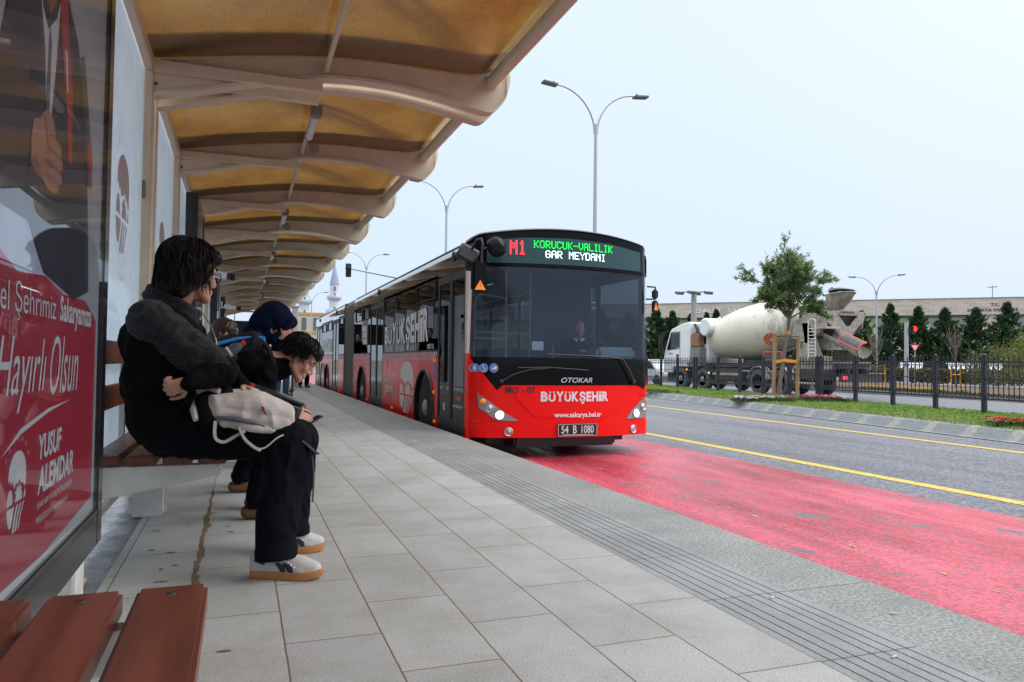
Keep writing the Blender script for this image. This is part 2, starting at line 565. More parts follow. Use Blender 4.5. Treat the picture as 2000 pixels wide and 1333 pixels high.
def red_lane_mat():
    m, nt, b = new_mat('red lane paint'); L = nt.links
    tc = N(nt, 'ShaderNodeTexCoord')
    def noise_(s, d=5.0, st=None, r=0.6):
        n = N(nt, 'ShaderNodeTexNoise', i_Scale=s, i_Detail=d, i_Roughness=r)
        src = tc.outputs['Object']
        if st:
            mp = N(nt, 'ShaderNodeMapping'); mp.inputs['Scale'].default_value = st
            L.new(src, mp.inputs[0]); src = mp.outputs[0]
        L.new(src, n.inputs['Vector']); return n
    grain = N(nt, 'ShaderNodeTexVoronoi', i_Scale=48.0); L.new(tc.outputs['Object'], grain.inputs['Vector'])
    tone = noise_(1.5, 8.0, (1, 0.22, 1), 0.68)
    rp = N(nt, 'ShaderNodeValToRGB')
    rp.color_ramp.elements[0].position = 0.38; rp.color_ramp.elements[0].color = (0.27, 0.006, 0.014, 1)
    rp.color_ramp.elements[1].position = 0.62; rp.color_ramp.elements[1].color = (0.58, 0.075, 0.115, 1)  # pale pink streaks paint in the sky sheen; the darker red is wet
    L.new(tone.outputs['Fac'], rp.inputs[0])
    gr = N(nt, 'ShaderNodeValToRGB'); gr.color_ramp.elements[0].color = (1.35, 1.35, 1.35, 1); gr.color_ramp.elements[1].color = (0.5, 0.5, 0.5, 1)
    L.new(grain.outputs['Color'], gr.inputs[0])
    mg = N(nt, 'ShaderNodeMix', data_type='RGBA', blend_type='MULTIPLY'); mg.inputs[0].default_value = 0.85
    L.new(rp.outputs[0], mg.inputs[6]); L.new(gr.outputs[0], mg.inputs[7])
    # worn spots where the stone shows through
    worn = noise_(2.6, 7.0, (1.0, 0.55, 1), 0.7)
    wr = N(nt, 'ShaderNodeValToRGB'); wr.color_ramp.elements[0].position = 0.60; wr.color_ramp.elements[1].position = 0.63
    L.new(worn.outputs['Fac'], wr.inputs[0])
    sp = noise_(26.0, 4.0)
    sr = N(nt, 'ShaderNodeValToRGB'); sr.color_ramp.elements[0].position = 0.59; sr.color_ramp.elements[1].position = 0.66
    L.new(sp.outputs['Fac'], sr.inputs[0])
    mw = N(nt, 'ShaderNodeMath', operation='MAXIMUM'); L.new(wr.outputs[0], mw.inputs[0]); L.new(sr.outputs[0], mw.inputs[1])
    mx = N(nt, 'ShaderNodeMix', data_type='RGBA'); L.new(mw.outputs[0], mx.inputs[0])
    L.new(mg.outputs[2], mx.inputs[6]); mx.inputs[7].default_value = (0.10, 0.10, 0.11, 1)
    L.new(mx.outputs[2], b.inputs['Base Color'])
    wet = noise_(1.1, 6.0, (1.0, 0.22, 1))
    mr = N(nt, 'ShaderNodeMapRange'); mr.inputs['From Min'].default_value = 0.35; mr.inputs['From Max'].default_value = 0.65
    mr.inputs['To Min'].default_value = 0.10; mr.inputs['To Max'].default_value = 0.5
    L.new(wet.outputs['Fac'], mr.inputs['Value']); L.new(mr.outputs[0], b.inputs['Roughness'])
    bp = N(nt, 'ShaderNodeBump'); bp.inputs['Strength'].default_value = 0.7; bp.inputs['Distance'].default_value = 0.008
    L.new(grain.outputs['Distance'], bp.inputs['Height']); L.new(bp.outputs[0], b.inputs['Normal'])
    return m
M_redlane = red_lane_mat()

def granite(nt, L, tc, c0, c1, scale=160.0):
    v = N(nt, 'ShaderNodeTexNoise', i_Scale=scale, i_Detail=3.0, i_Roughness=0.8); L.new(tc, v.inputs['Vector'])
    rp = N(nt, 'ShaderNodeValToRGB')
    rp.color_ramp.elements[0].position = 0.36; rp.color_ramp.elements[0].color = (*c0, 1)
    rp.color_ramp.elements[1].position = 0.62; rp.color_ramp.elements[1].color = (*c1, 1)
    L.new(v.outputs['Fac'], rp.inputs[0])
    return v, rp

def paver_mat():
    m, nt, b = new_mat('granite pavers'); L = nt.links
    tc = N(nt, 'ShaderNodeTexCoord')
    sp = N(nt, 'ShaderNodeSeparateXYZ'); L.new(tc.outputs['Object'], sp.inputs[0])
    wob = N(nt, 'ShaderNodeTexNoise', i_Scale=9.0, i_Detail=3.0); L.new(tc.outputs['Object'], wob.inputs['Vector'])
    def off(inp, add, amp):
        a = N(nt, 'ShaderNodeMath', operation='MULTIPLY_ADD'); L.new(wob.outputs['Fac'], a.inputs[0]); a.inputs[1].default_value = amp; a.inputs[2].default_value = add-amp*0.5
        s = N(nt, 'ShaderNodeMath', operation='ADD'); L.new(inp, s.inputs[0]); L.new(a.outputs[0], s.inputs[1]); return s.outputs[0]
    u = off(sp.outputs['Y'], -2.13+6.45, 0.006); v = off(sp.outputs['X'], -0.455+3.06+0.306, 0.005)
    cb = N(nt, 'ShaderNodeCombineXYZ'); L.new(u, cb.inputs[0]); L.new(v, cb.inputs[1])
    br = N(nt, 'ShaderNodeTexBrick', offset=0.5, offset_frequency=2, squash=1.0, squash_frequency=2)
    br.inputs['Scale'].default_value = 1.0
    br.inputs['Brick Width'].default_value = 0.645; br.inputs['Row Height'].default_value = 0.306
    br.inputs['Mortar Size'].default_value = 0.0034; br.inputs['Mortar Smooth'].default_value = 0.35; br.inputs['Bias'].default_value = 0.0
    br.inputs['Color1'].default_value = (0.92, 0.915, 0.905, 1); br.inputs['Color2'].default_value = (1.05, 1.045, 1.03, 1); br.inputs['Mortar'].default_value = (1, 1, 1, 1)
    L.new(cb.outputs[0], br.inputs['Vector'])
    g, rp = granite(nt, L, tc.outputs['Object'], (0.275, 0.275, 0.27), (0.505, 0.505, 0.495))
    mu = N(nt, 'ShaderNodeMix', data_type='RGBA', blend_type='MULTIPLY'); mu.inputs[0].default_value = 1.0
    L.new(rp.outputs[0], mu.inputs[6]); L.new(br.outputs['Color'], mu.inputs[7])
    # faint stains
    st = N(nt, 'ShaderNodeTexNoise', i_Scale=2.4, i_Detail=7.0, i_Roughness=0.7); L.new(tc.outputs['Object'], st.inputs['Vector'])
    sr = N(nt, 'ShaderNodeValToRGB'); sr.color_ramp.elements[0].position = 0.38; sr.color_ramp.elements[0].color = (0.83, 0.81, 0.77, 1)
    sr.color_ramp.elements[1].position = 0.58; sr.color_ramp.elements[1].color = (1, 1, 1, 1); L.new(st.outputs['Fac'], sr.inputs[0])
    m2 = N(nt, 'ShaderNodeMix', data_type='RGBA', blend_type='MULTIPLY'); m2.inputs[0].default_value = 1.0
    L.new(mu.outputs[2], m2.inputs[6]); L.new(sr.outputs[0], m2.inputs[7])
    # dark specks
    sk = N(nt, 'ShaderNodeTexVoronoi', i_Scale=9.0); L.new(tc.outputs['Object'], sk.inputs['Vector'])
    kr = N(nt, 'ShaderNodeValToRGB'); kr.color_ramp.elements[0].position = 0.025; kr.color_ramp.elements[0].color = (0.25, 0.22, 0.2, 1)
    kr.color_ramp.elements[1].position = 0.04; kr.color_ramp.elements[1].color = (1, 1, 1, 1); L.new(sk.outputs['Distance'], kr.inputs[0])
    m3 = N(nt, 'ShaderNodeMix', data_type='RGBA', blend_type='MULTIPLY'); m3.inputs[0].default_value = 0.8
    L.new(m2.outputs[2], m3.inputs[6]); L.new(kr.outputs[0], m3.inputs[7])
    mo = N(nt, 'ShaderNodeMix', data_type='RGBA'); L.new(br.outputs['Fac'], mo.inputs[0]); L.new(m3.outputs[2], mo.inputs[6]); mo.inputs[7].default_value = (0.165, 0.115, 0.07, 1)
    L.new(mo.outputs[2], b.inputs['Base Color'])
    b.inputs['Roughness'].default_value = 0.62
    iv = N(nt, 'ShaderNodeMath', operation='SUBTRACT'); iv.inputs[0].default_value = 1.0; L.new(br.outputs['Fac'], iv.inputs[1])
    ad = N(nt, 'ShaderNodeMath', operation='MULTIPLY_ADD'); L.new(g.outputs['Fac'], ad.inputs[0]); ad.inputs[1].default_value = 0.12; L.new(iv.outputs[0], ad.inputs[2])
    bp = N(nt, 'ShaderNodeBump'); bp.inputs['Strength'].default_value = 0.6; bp.inputs['Distance'].default_value = 0.006
    L.new(ad.outputs[0], bp.inputs['Height']); L.new(bp.outputs[0], b.inputs['Normal'])
    return m
M_paver = paver_mat()

def stone_mat(name, c0, c1, rough=0.6, joint=None, scale=130.0, wet=False):
    """granite with cross joints every joint metres along Y"""
    m, nt, b = new_mat(name); L = nt.links
    tc = N(nt, 'ShaderNodeTexCoord')
    g, rp = granite(nt, L, tc.outputs['Object'], c0, c1, scale)
    col = rp.outputs[0]
    st = N(nt, 'ShaderNodeTexNoise', i_Scale=1.7, i_Detail=7.0, i_Roughness=0.7); L.new(tc.outputs['Object'], st.inputs['Vector'])
    sr = N(nt, 'ShaderNodeValToRGB'); sr.color_ramp.elements[0].position = 0.35; sr.color_ramp.elements[0].color = (0.72, 0.71, 0.69, 1)
    sr.color_ramp.elements[1].position = 0.6; sr.color_ramp.elements[1].color = (1, 1, 1, 1); L.new(st.outputs['Fac'], sr.inputs[0])
    m2 = N(nt, 'ShaderNodeMix', data_type='RGBA', blend_type='MULTIPLY'); m2.inputs[0].default_value = 1.0
    L.new(col, m2.inputs[6]); L.new(sr.outputs[0], m2.inputs[7]); col = m2.outputs[2]
    if joint:
        sp = N(nt, 'ShaderNodeSeparateXYZ'); L.new(tc.outputs['Object'], sp.inputs[0])
        pp = N(nt, 'ShaderNodeMath', operation='PINGPONG'); L.new(sp.outputs['Y'], pp.inputs[0]); pp.inputs[1].default_value = joint/2
        lt = N(nt, 'ShaderNodeMath', operation='LESS_THAN'); L.new(pp.outputs[0], lt.inputs[0]); lt.inputs[1].default_value = 0.0035
        mo = N(nt, 'ShaderNodeMix', data_type='RGBA'); L.new(lt.outputs[0], mo.inputs[0]); L.new(col, mo.inputs[6]); mo.inputs[7].default_value = (0.08, 0.065, 0.05, 1)
        col = mo.outputs[2]
    L.new(col, b.inputs['Base Color'])
    b.inputs['Roughness'].default_value = rough
    if wet:
        mr = N(nt, 'ShaderNodeMapRange'); mr.inputs['From Min'].default_value = 0.4; mr.inputs['From Max'].default_value = 0.55
        mr.inputs['To Min'].default_value = 0.04; mr.inputs['To Max'].default_value = 0.5
        L.new(st.outputs['Fac'], mr.inputs['Value']); L.new(mr.outputs[0], b.inputs['Roughness'])
    bp = N(nt, 'ShaderNodeBump'); bp.inputs['Strength'].default_value = 0.25; bp.inputs['Distance'].default_value = 0.004
    L.new(g.outputs['Fac'], bp.inputs['Height']); L.new(bp.outputs[0], b.inputs['Normal'])
    return m
M_kerb = stone_mat('kerb granite', (0.095, 0.10, 0.092), (0.37, 0.37, 0.355), 0.6, 2.4, 70.0)
M_tact = stone_mat('tactile paving', (0.20, 0.205, 0.205), (0.34, 0.345, 0.34), 0.55, 0.6)
M_wet = stone_mat('wet paving', (0.10, 0.105, 0.11), (0.22, 0.22, 0.225), 0.3, 0.6, 90.0, wet=True)
M_yellow = pm('yellow road paint', (0.50, 0.35, 0.05), 0.6, vary=(22, 0.45), bump=(90, 0.4, 0.004))
M_soil = pm('garden soil', (0.10, 0.06, 0.038), 0.95, vary=(1.4, 0.4), bump=(8, 0.8, 0.08))

def sheet(name, quad, z, mat, label=None, kind='structure', cat=None, th=0.0):
    mb = MB()
    if th:
        n = len(quad)
        mb.prism(quad, lambda u, v, t: (u, v, t), z-th, z)
    else:
        mb.add([(x, y, z) for x, y in quad], [tuple(range(len(quad)))])
    o = mb.build(name, mat, smooth=0)
    return tag(o, label, cat, kind=kind)

M_ground = pm('far ground', (0.16, 0.15, 0.12), 0.9, vary=(0.05, 0.3))
sheet('ground', [(-1500, -600), (1500, -600), (1500, 1500), (-1500, 1500)], RZ-0.05, M_ground, 'bare grey brown ground reaching the horizon')
sheet('road', [(2.3, -40), (26.2, -40), (26.2, 260), (2.3, 260)], RZ, M_asphalt, 'grey wet asphalt road of two carriageways')
sheet('bus_lane', [(2.4, -40), (6.02, -40), (6.02, 90), (2.4, 90)], RZ+0.004, M_redlane, 'worn red painted bus lane beside the platform')
mb = MB()
mb.add([(6.60, -40, RZ+0.004), (6.78, -40, RZ+0.004), (6.78, 90, RZ+0.004), (6.60, 90, RZ+0.004)], [(0, 1, 2, 3)])
tag(mb.build('lane_line', M_yellow, smooth=0), 'yellow line between red bus lane and asphalt lane', kind='structure')
mb = MB()
y2 = lambda y: 10.30+0.0375*y
mb.add([(y2(-40), -40, RZ+0.004), (y2(-40)+0.17, -40, RZ+0.004), (y2(90)+0.17, 90, RZ+0.004), (y2(90), 90, RZ+0.004)], [(0, 1, 2, 3)])
tag(mb.build('edge_line', M_yellow, smooth=0), 'yellow line along the kerb of the median', kind='structure')
mb = MB()
fl = lambda y: 16.2+0.2*y
mb.add([(fl(5), 5, RZ+0.004), (fl(5)+0.16, 5, RZ+0.004), (fl(19)+0.16, 19, RZ+0.004), (fl(19), 19, RZ+0.004)], [(0, 1, 2, 3)])
tag(mb.build('far_lane_line', M_yellow, smooth=0), 'pale yellow line on the far carriageway behind the railing', kind='structure')
# worn yellow dashes left in the red lane
mb = MB()
rr = random.Random(3)
for k in range(26):
    y = 2.2+k*0.34; x = 3.9+0.02*rr.random()
    if rr.random() < 0.45: continue
    w = 0.012+0.016*rr.random(); l = 0.03+0.05*rr.random()
    mb.add([(x, y, RZ+0.008), (x+w, y+0.01, RZ+0.008), (x+w, y+l, RZ+0.008), (x+0.01, y+l, RZ+0.008)], [(0, 1, 2, 3)])
tag(mb.build('worn_dashes', M_yellow, smooth=0), 'flaked remains of a yellow line in the red lane', kind='structure')

PY0, PY1 = -6.0, 44.0
mb = MB(); mb.box((-0.50, PY0, RZ-0.04), (1.672, PY1, 0))
tag(mb.build('platform', M_paver, smooth=0), 'grey granite paved bus platform with brown joints', kind='structure')
# grooved guiding strip: real ribs and grooves
mb = MB()
gx0, gx1 = 1.672, 2.062
mb.box((gx0, PY0, RZ), (gx1, PY1, -0.006))
x = gx0
edges = [0.0, 0.035, 0.041, 0.083, 0.089, 0.131, 0.137, 0.196, 0.202, 0.244, 0.25, 0.292, 0.298, 0.34, 0.346, 0.39]
for a, b_ in zip(edges[0::2], edges[1::2]):
    mb.box((gx0+a, PY0, -0.0055), (gx0+b_, PY1, 0.001))
tag(mb.build('guiding_strip', M_tact, smooth=0), 'grooved grey guiding strip along the platform', kind='structure')
mb = MB()
mb.box((2.062, PY0, RZ-0.04), (2.48, PY1, 0.0)); mb.grid(lambda u, v: (2.48+0.02*math.sin(R(90*v)), PY0+(PY1-PY0)*u, -0.02*(1-math.cos(R(90*v)))), 1, 5, flip=True); mb.add([(2.5, PY0, -0.02), (2.5, PY1, -0.02), (2.5, PY1, RZ), (2.5, PY0, RZ)], [(0, 1, 2, 3)])
tag(mb.build('platform_kerb', M_kerb), 'rough granite kerb edge of the platform', kind='structure')
sheet('wet_pavement', [(-6.0, PY0), (-0.503, PY0), (-0.503, PY1), (-6.0, PY1)], -0.006, M_wet, 'dark wet paving behind the shelter', th=0.3)

M_dirt = pm('sandy dirt', (0.16, 0.105, 0.06), 0.95, vary=(20, 0.3))
mb = MB(); rr = random.Random(9)
y = 1.9
while y < 5.4:
    l = rr.uniform(0.03, 0.12); w = rr.uniform(0.004, 0.020)*(1.0 if y < 4.6 else 0.5); x = -0.155+rr.uniform(-0.006, 0.006)
    n_ = 9
    mb.add([(x+w*math.cos(2*math.pi*k/n_)*rr.uniform(0.6, 1.2), y+l*math.sin(2*math.pi*k/n_), 0.0025+0.0001*(int(y*40) % 7)) for k in range(n_)], [tuple(range(n_))])
    y += l*0.8
for k in range(22):
    x, y, l, w = rr.uniform(-0.45, 0.0), rr.uniform(2.2, 5.0), rr.uniform(0.01, 0.03), rr.uniform(0.006, 0.012)
    mb.add([(x+l*math.cos(2*math.pi*q/8)*rr.uniform(0.5, 1.2), y+w*math.sin(2*math.pi*q/8)*rr.uniform(0.5, 1.2), 0.0025) for q in range(8)], [tuple(range(8))])
tag(mb.build('dirt', M_dirt, smooth=0), 'sandy dirt gathered along a paving joint by the bench', 'dirt', kind='stuff')
mb = MB()
for x, y, a in ((1.93, 2.34, 0.4), (1.80, 3.05, 1.4), (1.95, 4.4, 0.2), (1.86, 5.6, 1.8), (2.25, 2.05, 2.5), (1.9, 1.75, 0.2)):
    d_ = Vector((math.cos(a), math.sin(a), 0)); p = Vector((x, y, 0.005))
    mb.tube([p, p+d_*0.014, p+d_*0.026], 0.0032, 6)
tag(mb.build('litter', pm('cigarette paper', (0.62, 0.55, 0.45), 0.9, vary=(50, 0.3)), smooth=30), 'scattered cigarette ends on the platform', 'litter', kind='stuff')

# median
kx = lambda y: 10.87+0.133*y
fxm = lambda y: 13.85+0.13*y
def kerb_mat():
    m, nt, b = new_mat('median kerb stone'); L = nt.links
    tc = N(nt, 'ShaderNodeTexCoord')
    sp = N(nt, 'ShaderNodeSeparateXYZ'); L.new(tc.outputs['Object'], sp.inputs[0])
    ad = N(nt, 'ShaderNodeMath', operation='ADD'); L.new(sp.outputs['Y'], ad.inputs[0]); ad.inputs[1].default_value = 200.3
    md = N(nt, 'ShaderNodeMath', operation='MODULO'); L.new(ad.outputs[0], md.inputs[0]); md.inputs[1].default_value = 0.92
    rp = N(nt, 'ShaderNodeValToRGB'); rp.color_ramp.interpolation = 'LINEAR'
    els = rp.color_ramp.elements
    els[0].position = 0.0; els[0].color = (0.235, 0.23, 0.215, 1); els[1].position = 1.0; els[1].color = (0.15, 0.165, 0.175, 1)
    e = els.new(0.2); e.color = (0.22, 0.22, 0.21, 1)
    e = els.new(0.25); e.color = (0.15, 0.165, 0.175, 1)
    L.new(md.outputs[0], rp.inputs[0])
    nz = N(nt, 'ShaderNodeTexNoise', i_Scale=14.0, i_Detail=6.0, i_Roughness=0.75); L.new(tc.outputs['Object'], nz.inputs['Vector'])
    r2 = N(nt, 'ShaderNodeValToRGB'); r2.color_ramp.elements[0].position = 0.3; r2.color_ramp.elements[0].color = (0.65, 0.65, 0.65, 1); r2.color_ramp.elements[1].position = 0.7; r2.color_ramp.elements[1].color = (1.3, 1.3, 1.25, 1)
    L.new(nz.outputs['Fac'], r2.inputs[0])
    mu = N(nt, 'ShaderNodeMix', data_type='RGBA', blend_type='MULTIPLY'); mu.inputs[0].default_value = 1.0
    L.new(rp.outputs[0], mu.inputs[6]); L.new(r2.outputs[0], mu.inputs[7]); L.new(mu.outputs[2], b.inputs['Base Color'])
    b.inputs['Roughness'].default_value = 0.7
    return m
mb = MB()
ya, yb_ = -10, 120
prof = [(-0.16, RZ+0.012), (0.0, RZ+0.016), (0.20, -0.16), (0.34, -0.145), (0.36, -0.24)]
mb.grid(lambda u, v: (kx(ya+(yb_-ya)*u)+prof[int(round(v*4))][0], ya+(yb_-ya)*u, prof[int(round(v*4))][1]), 60, 4)
tag(mb.build('median_kerb', kerb_mat(), smooth=20), 'chamfered grey kerbstones along the grass median', kind='structure')
mb = MB()
prof2 = [(0.0, -0.26), (0.0, -0.15), (0.16, -0.10)]
mb.grid(lambda u, v: (fxm(ya+(yb_-ya)*u)+0.75-prof2[int(round(v*2))][0], ya+(yb_-ya)*u, prof2[int(round(v*2))][1]), 60, 2, flip=True)
mb.grid(lambda u, v: (fxm(ya+(yb_-ya)*u)+0.75+(0 if v < 0.5 else 0.0), ya+(yb_-ya)*u, RZ+0.0+(0.19 if v > 0.5 else 0)), 60, 1)
tag(mb.build('far_kerb', M_kerb, smooth=20), 'kerb on the far side of the grass median', kind='structure')

M_grass = pm('lawn soil', (0.09, 0.15, 0.02), 0.95, vary=(3.0, 0.35), bump=(60, 0.8, 0.03))
def gz(x, y):
    t = (x-kx(y)-0.34)/max(0.5, fxm(y)+0.6-kx(y)-0.34)
    return -0.15+0.05*math.sin(min(1, max(0, t))*math.pi*0.6)+0.012*noise.noise(Vector((x*2, y*2, 0)))
mb = MB()
def gpt(u, v):
    y = ya+(yb_-ya)*v
    x = kx(y)+0.33+(fxm(y)+0.62-kx(y)-0.33)*u
    return (x, y, gz(x, y))
mb.grid(gpt, 10, 160)
tag(mb.build('median', M_grass, smooth=60), 'raised grass median between the carriageways', kind='structure')
# grass blades as one sheet of stuff
def blades(name, pts, h, mats, label, w=0.012, lean=0.5, mi=None):
    rg = np.random.default_rng(5)
    n = len(pts)
    P = np.array(pts)
    a = rg.uniform(0, 2*np.pi, n); hh = h*rg.uniform(0.55, 1.25, n)
    d = np.stack([np.cos(a), np.sin(a), np.zeros(n)], 1)
    tip = P+np.stack([rg.normal(0, lean, n)*hh, rg.normal(0, lean, n)*hh, hh], 1)
    V = np.stack([P-d*w, P+d*w, tip], 1).reshape(-1, 3)
    me = bpy.data.meshes.new(name)
    me.vertices.add(3*n); me.vertices.foreach_set('co', V.ravel())
    me.loops.add(3*n); me.loops.foreach_set('vertex_index', np.arange(3*n))
    me.polygons.add(n); me.polygons.foreach_set('loop_start', np.arange(n)*3)
    for m in mats: me.materials.append(m)
    me.polygons.foreach_set('material_index', rg.integers(0, len(mats), n) if mi is None else mi)
    me.update(calc_edges=True)
    o = bpy.data.objects.new(name, me); COL.objects.link(o)
    return tag(o, label, None, kind='stuff')
M_g1 = pm('grass blade', (0.11, 0.22, 0.016), 0.7)
M_g2 = pm('grass blade light', (0.19, 0.29, 0.03), 0.7)
M_g3 = pm('grass blade dry', (0.22, 0.19, 0.06), 0.8)
pts = []
rr = random.Random(11)
while len(pts) < 62000:
    y = 6+38*(rr.random()**1.5)
    x = kx(y)+0.25+(fxm(y)+0.7-kx(y)-0.25)*rr.random()
    pts.append((x, y, gz(x, y)-0.004))
gm = []
for x, y, z in pts:
    t = noise.noise(Vector((x*0.8, y*0.5, 3)))+0.5*noise.noise(Vector((x*2.5, y*2, 9)))
    dry = (0.9-(x-kx(y)-0.3))*0.9+t*1.2
    gm.append(2 if rr.random() < max(0.03, min(0.75, dry)) else (1 if rr.random() < 0.5+t else 0))
tag(blades('grass', pts, 0.045, [M_g1, M_g2, M_g3], 'short green lawn grass on the median', 0.007, mi=np.array(gm)), cat='grass')

# land beyond the far carriageway
GZ = -0.27
sheet('flower_verge', [(26.2, -40), (41, -40), (41, 120), (26.2, 120)], GZ+0.06, M_soil, 'brown soil verge beyond the far carriageway', th=0.14)
mb = MB(); mb.bbox((25.95, -40, RZ-0.02), (26.2, 260, -0.17), 0.02)
tag(mb.build('verge_kerb', M_kerb), 'grey kerb of the far verge', kind='structure')
sheet('side_road', [(41, -40), (90, -40), (90, 55), (62, 52), (41, 40)], GZ+0.02, asphalt_mat('side road asphalt', (0.22, 0.23, 0.25), (0.28, 0.29, 0.31)), 'pale grey side road beyond the verge', th=0.03)
M_pink = pm('pink paving', (0.42, 0.30, 0.31), 0.7, vary=(3, 0.15))
sheet('pink_pavement', [(48, -10), (75, -10), (92, 54), (64, 44), (50, 33)], GZ+0.03, M_pink, 'pinkish paved footway by the side road', th=0.005)
M_lawn = pm('far lawn', (0.085, 0.15, 0.025), 0.95, vary=(1.0, 0.4), bump=(10, 1, 0.08))
sheet('far_lawn', [(41, 40.2), (62, 52.2), (90, 55.2), (120, 110), (41, 120)], GZ+0.04, M_lawn, 'green lawn in front of the conifer row', th=0.03)
# ------------------------------------------------------------------ bus shelter (a row of joined modules)
M_cream = pm('cream painted steel', (0.60, 0.52, 0.39), 0.42, vary=(2.5, 0.10), bump=(40, 0.05))
M_cream2 = pm('pale cream fascia', (0.74, 0.68, 0.58), 0.4, vary=(3, 0.05))
M_white_st = pm('weathered white steel', (0.66, 0.64, 0.60), 0.5, vary=(6, 0.18))
M_bolt = pm('dark bolt', (0.06, 0.055, 0.05), 0.5, metal=0.6)
M_grey_pl = pm('grey plastic', (0.20, 0.19, 0.18), 0.5)
M_diff = pm('lamp diffuser', (0.62, 0.62, 0.65), 0.3)

def roof_mat():
    m = bpy.data.materials.new('amber roof sheet'); m.use_nodes = True
    nt = m.node_tree; L = nt.links; nt.nodes.clear()
    out = N(nt, 'ShaderNodeOutputMaterial')
    tc = N(nt, 'ShaderNodeTexCoord')
    nz = N(nt, 'ShaderNodeTexNoise', i_Scale=1.6, i_Detail=6.0, i_Roughness=0.65); L.new(tc.outputs['Object'], nz.inputs['Vector'])
    rp = N(nt, 'ShaderNodeValToRGB'); rp.color_ramp.elements[0].position = 0.35; rp.color_ramp.elements[0].color = (0.42, 0.27, 0.085, 1)
    rp.color_ramp.elements[1].position = 0.6; rp.color_ramp.elements[1].color = (0.54, 0.38, 0.145, 1); L.new(nz.outputs['Fac'], rp.inputs[0])
    gr_ = N(nt, 'ShaderNodeTexNoise', i_Scale=75.0, i_Detail=3.0, i_Roughness=0.7); L.new(tc.outputs['Object'], gr_.inputs['Vector'])
    grr = N(nt, 'ShaderNodeValToRGB'); grr.color_ramp.elements[0].position = 0.36; grr.color_ramp.elements[0].color = (0.76, 0.74, 0.70, 1); grr.color_ramp.elements[1].position = 0.64; grr.color_ramp.elements[1].color = (1.18, 1.18, 1.18, 1); L.new(gr_.outputs['Fac'], grr.inputs[0])
    mg_ = N(nt, 'ShaderNodeMix', data_type='RGBA', blend_type='MULTIPLY'); mg_.inputs[0].default_value = 1.0; L.new(rp.outputs[0], mg_.inputs[6]); L.new(grr.outputs[0], mg_.inputs[7])
    tl = N(nt, 'ShaderNodeBsdfTranslucent'); L.new(mg_.outputs[2], tl.inputs[0])
    df = N(nt, 'ShaderNodeBsdfDiffuse'); df.inputs[0].default_value = (0.26, 0.15, 0.055, 1)
    gl = N(nt, 'ShaderNodeBsdfGlossy'); gl.inputs['Roughness'].default_value = 0.22; gl.inputs[0].default_value = (1, 0.9, 0.75, 1)
    em = N(nt, 'ShaderNodeTexVoronoi', i_Scale=60.0); L.new(tc.outputs['Object'], em.inputs['Vector'])
    bp = N(nt, 'ShaderNodeBump'); bp.inputs['Strength'].default_value = 0.35; bp.inputs['Distance'].default_value = 0.004
    L.new(em.outputs['Distance'], bp.inputs['Height']); L.new(bp.outputs[0], gl.inputs['Normal']); L.new(bp.outputs[0], df.inputs['Normal'])
    m1 = N(nt, 'ShaderNodeMixShader'); m1.inputs[0].default_value = 0.30; L.new(tl.outputs[0], m1.inputs[1]); L.new(df.outputs[0], m1.inputs[2])
    fr = N(nt, 'ShaderNodeFresnel'); fr.inputs[0].default_value = 1.45; L.new(bp.outputs[0], fr.inputs['Normal'])
    m2 = N(nt, 'ShaderNodeMixShader'); mf = N(nt, 'ShaderNodeMath', operation='MULTIPLY'); mf.inputs[1].default_value = 0.35; L.new(fr.outputs[0], mf.inputs[0]); L.new(mf.outputs[0], m2.inputs[0]); L.new(m1.outputs[0], m2.inputs[1]); L.new(gl.outputs[0], m2.inputs[2])
    L.new(m2.outputs[0], out.inputs[0])
    return m
M_roof = roof_mat()
M_flash = pm('brown roof flashing', (0.10, 0.06, 0.035), 0.6, vary=(3, 0.3))
M_frost = glass('frosted shelter glass', (0.86, 0.92, 0.95), haze=0.72, hazecol=(0.84, 0.91, 0.95), refl=0.25)
M_vinyl = pm('plum vinyl', (0.36, 0.28, 0.30), 0.6)

def catmull(pts, n=6):
    P = [Vector(p) for p in pts]; out = []
    for i in range(len(P)-1):
        a = P[max(0, i-1)]; b = P[i]; c = P[i+1]; d = P[min(len(P)-1, i+2)]
        for k in range(n):
            t = k/n
            out.append(0.5*((2*b)+(c-a)*t+(2*a-5*b+4*c-d)*t*t+(3*b-a-3*c+d)*t**3))
    out.append(P[-1]); return out

BOT = [(-0.60, 2.705), (-0.28, 2.785), (0.06, 2.880), (0.52, 2.985), (0.98, 3.005), (1.38, 2.968), (1.72, 2.908), (1.85, 2.905), (1.955, 3.02), (2.0, 3.16), (1.985, 3.255), (1.94, 3.275)]
TOP = [(-0.60, 2.955), (-0.28, 3.02), (0.06, 3.08), (0.52, 3.145), (0.98, 3.17), (1.38, 3.172), (1.72, 3.185), (1.94, 3.275)]
bot = [(p.x, p.y) for p in catmull([(x, z, 0) for x, z in BOT])]
top = [(p.x, p.y) for p in catmull([(x, z, 0) for x, z in TOP])]
ribpoly = bot+top[::-1][1:]
def topz(x):
    for (a, za), (b_, zb) in zip(top, top[1:]):
        if a <= x <= b_: return za+(zb-za)*(x-a)/(b_-a)
    return top[0][1] if x < top[0][0] else top[-1][1]

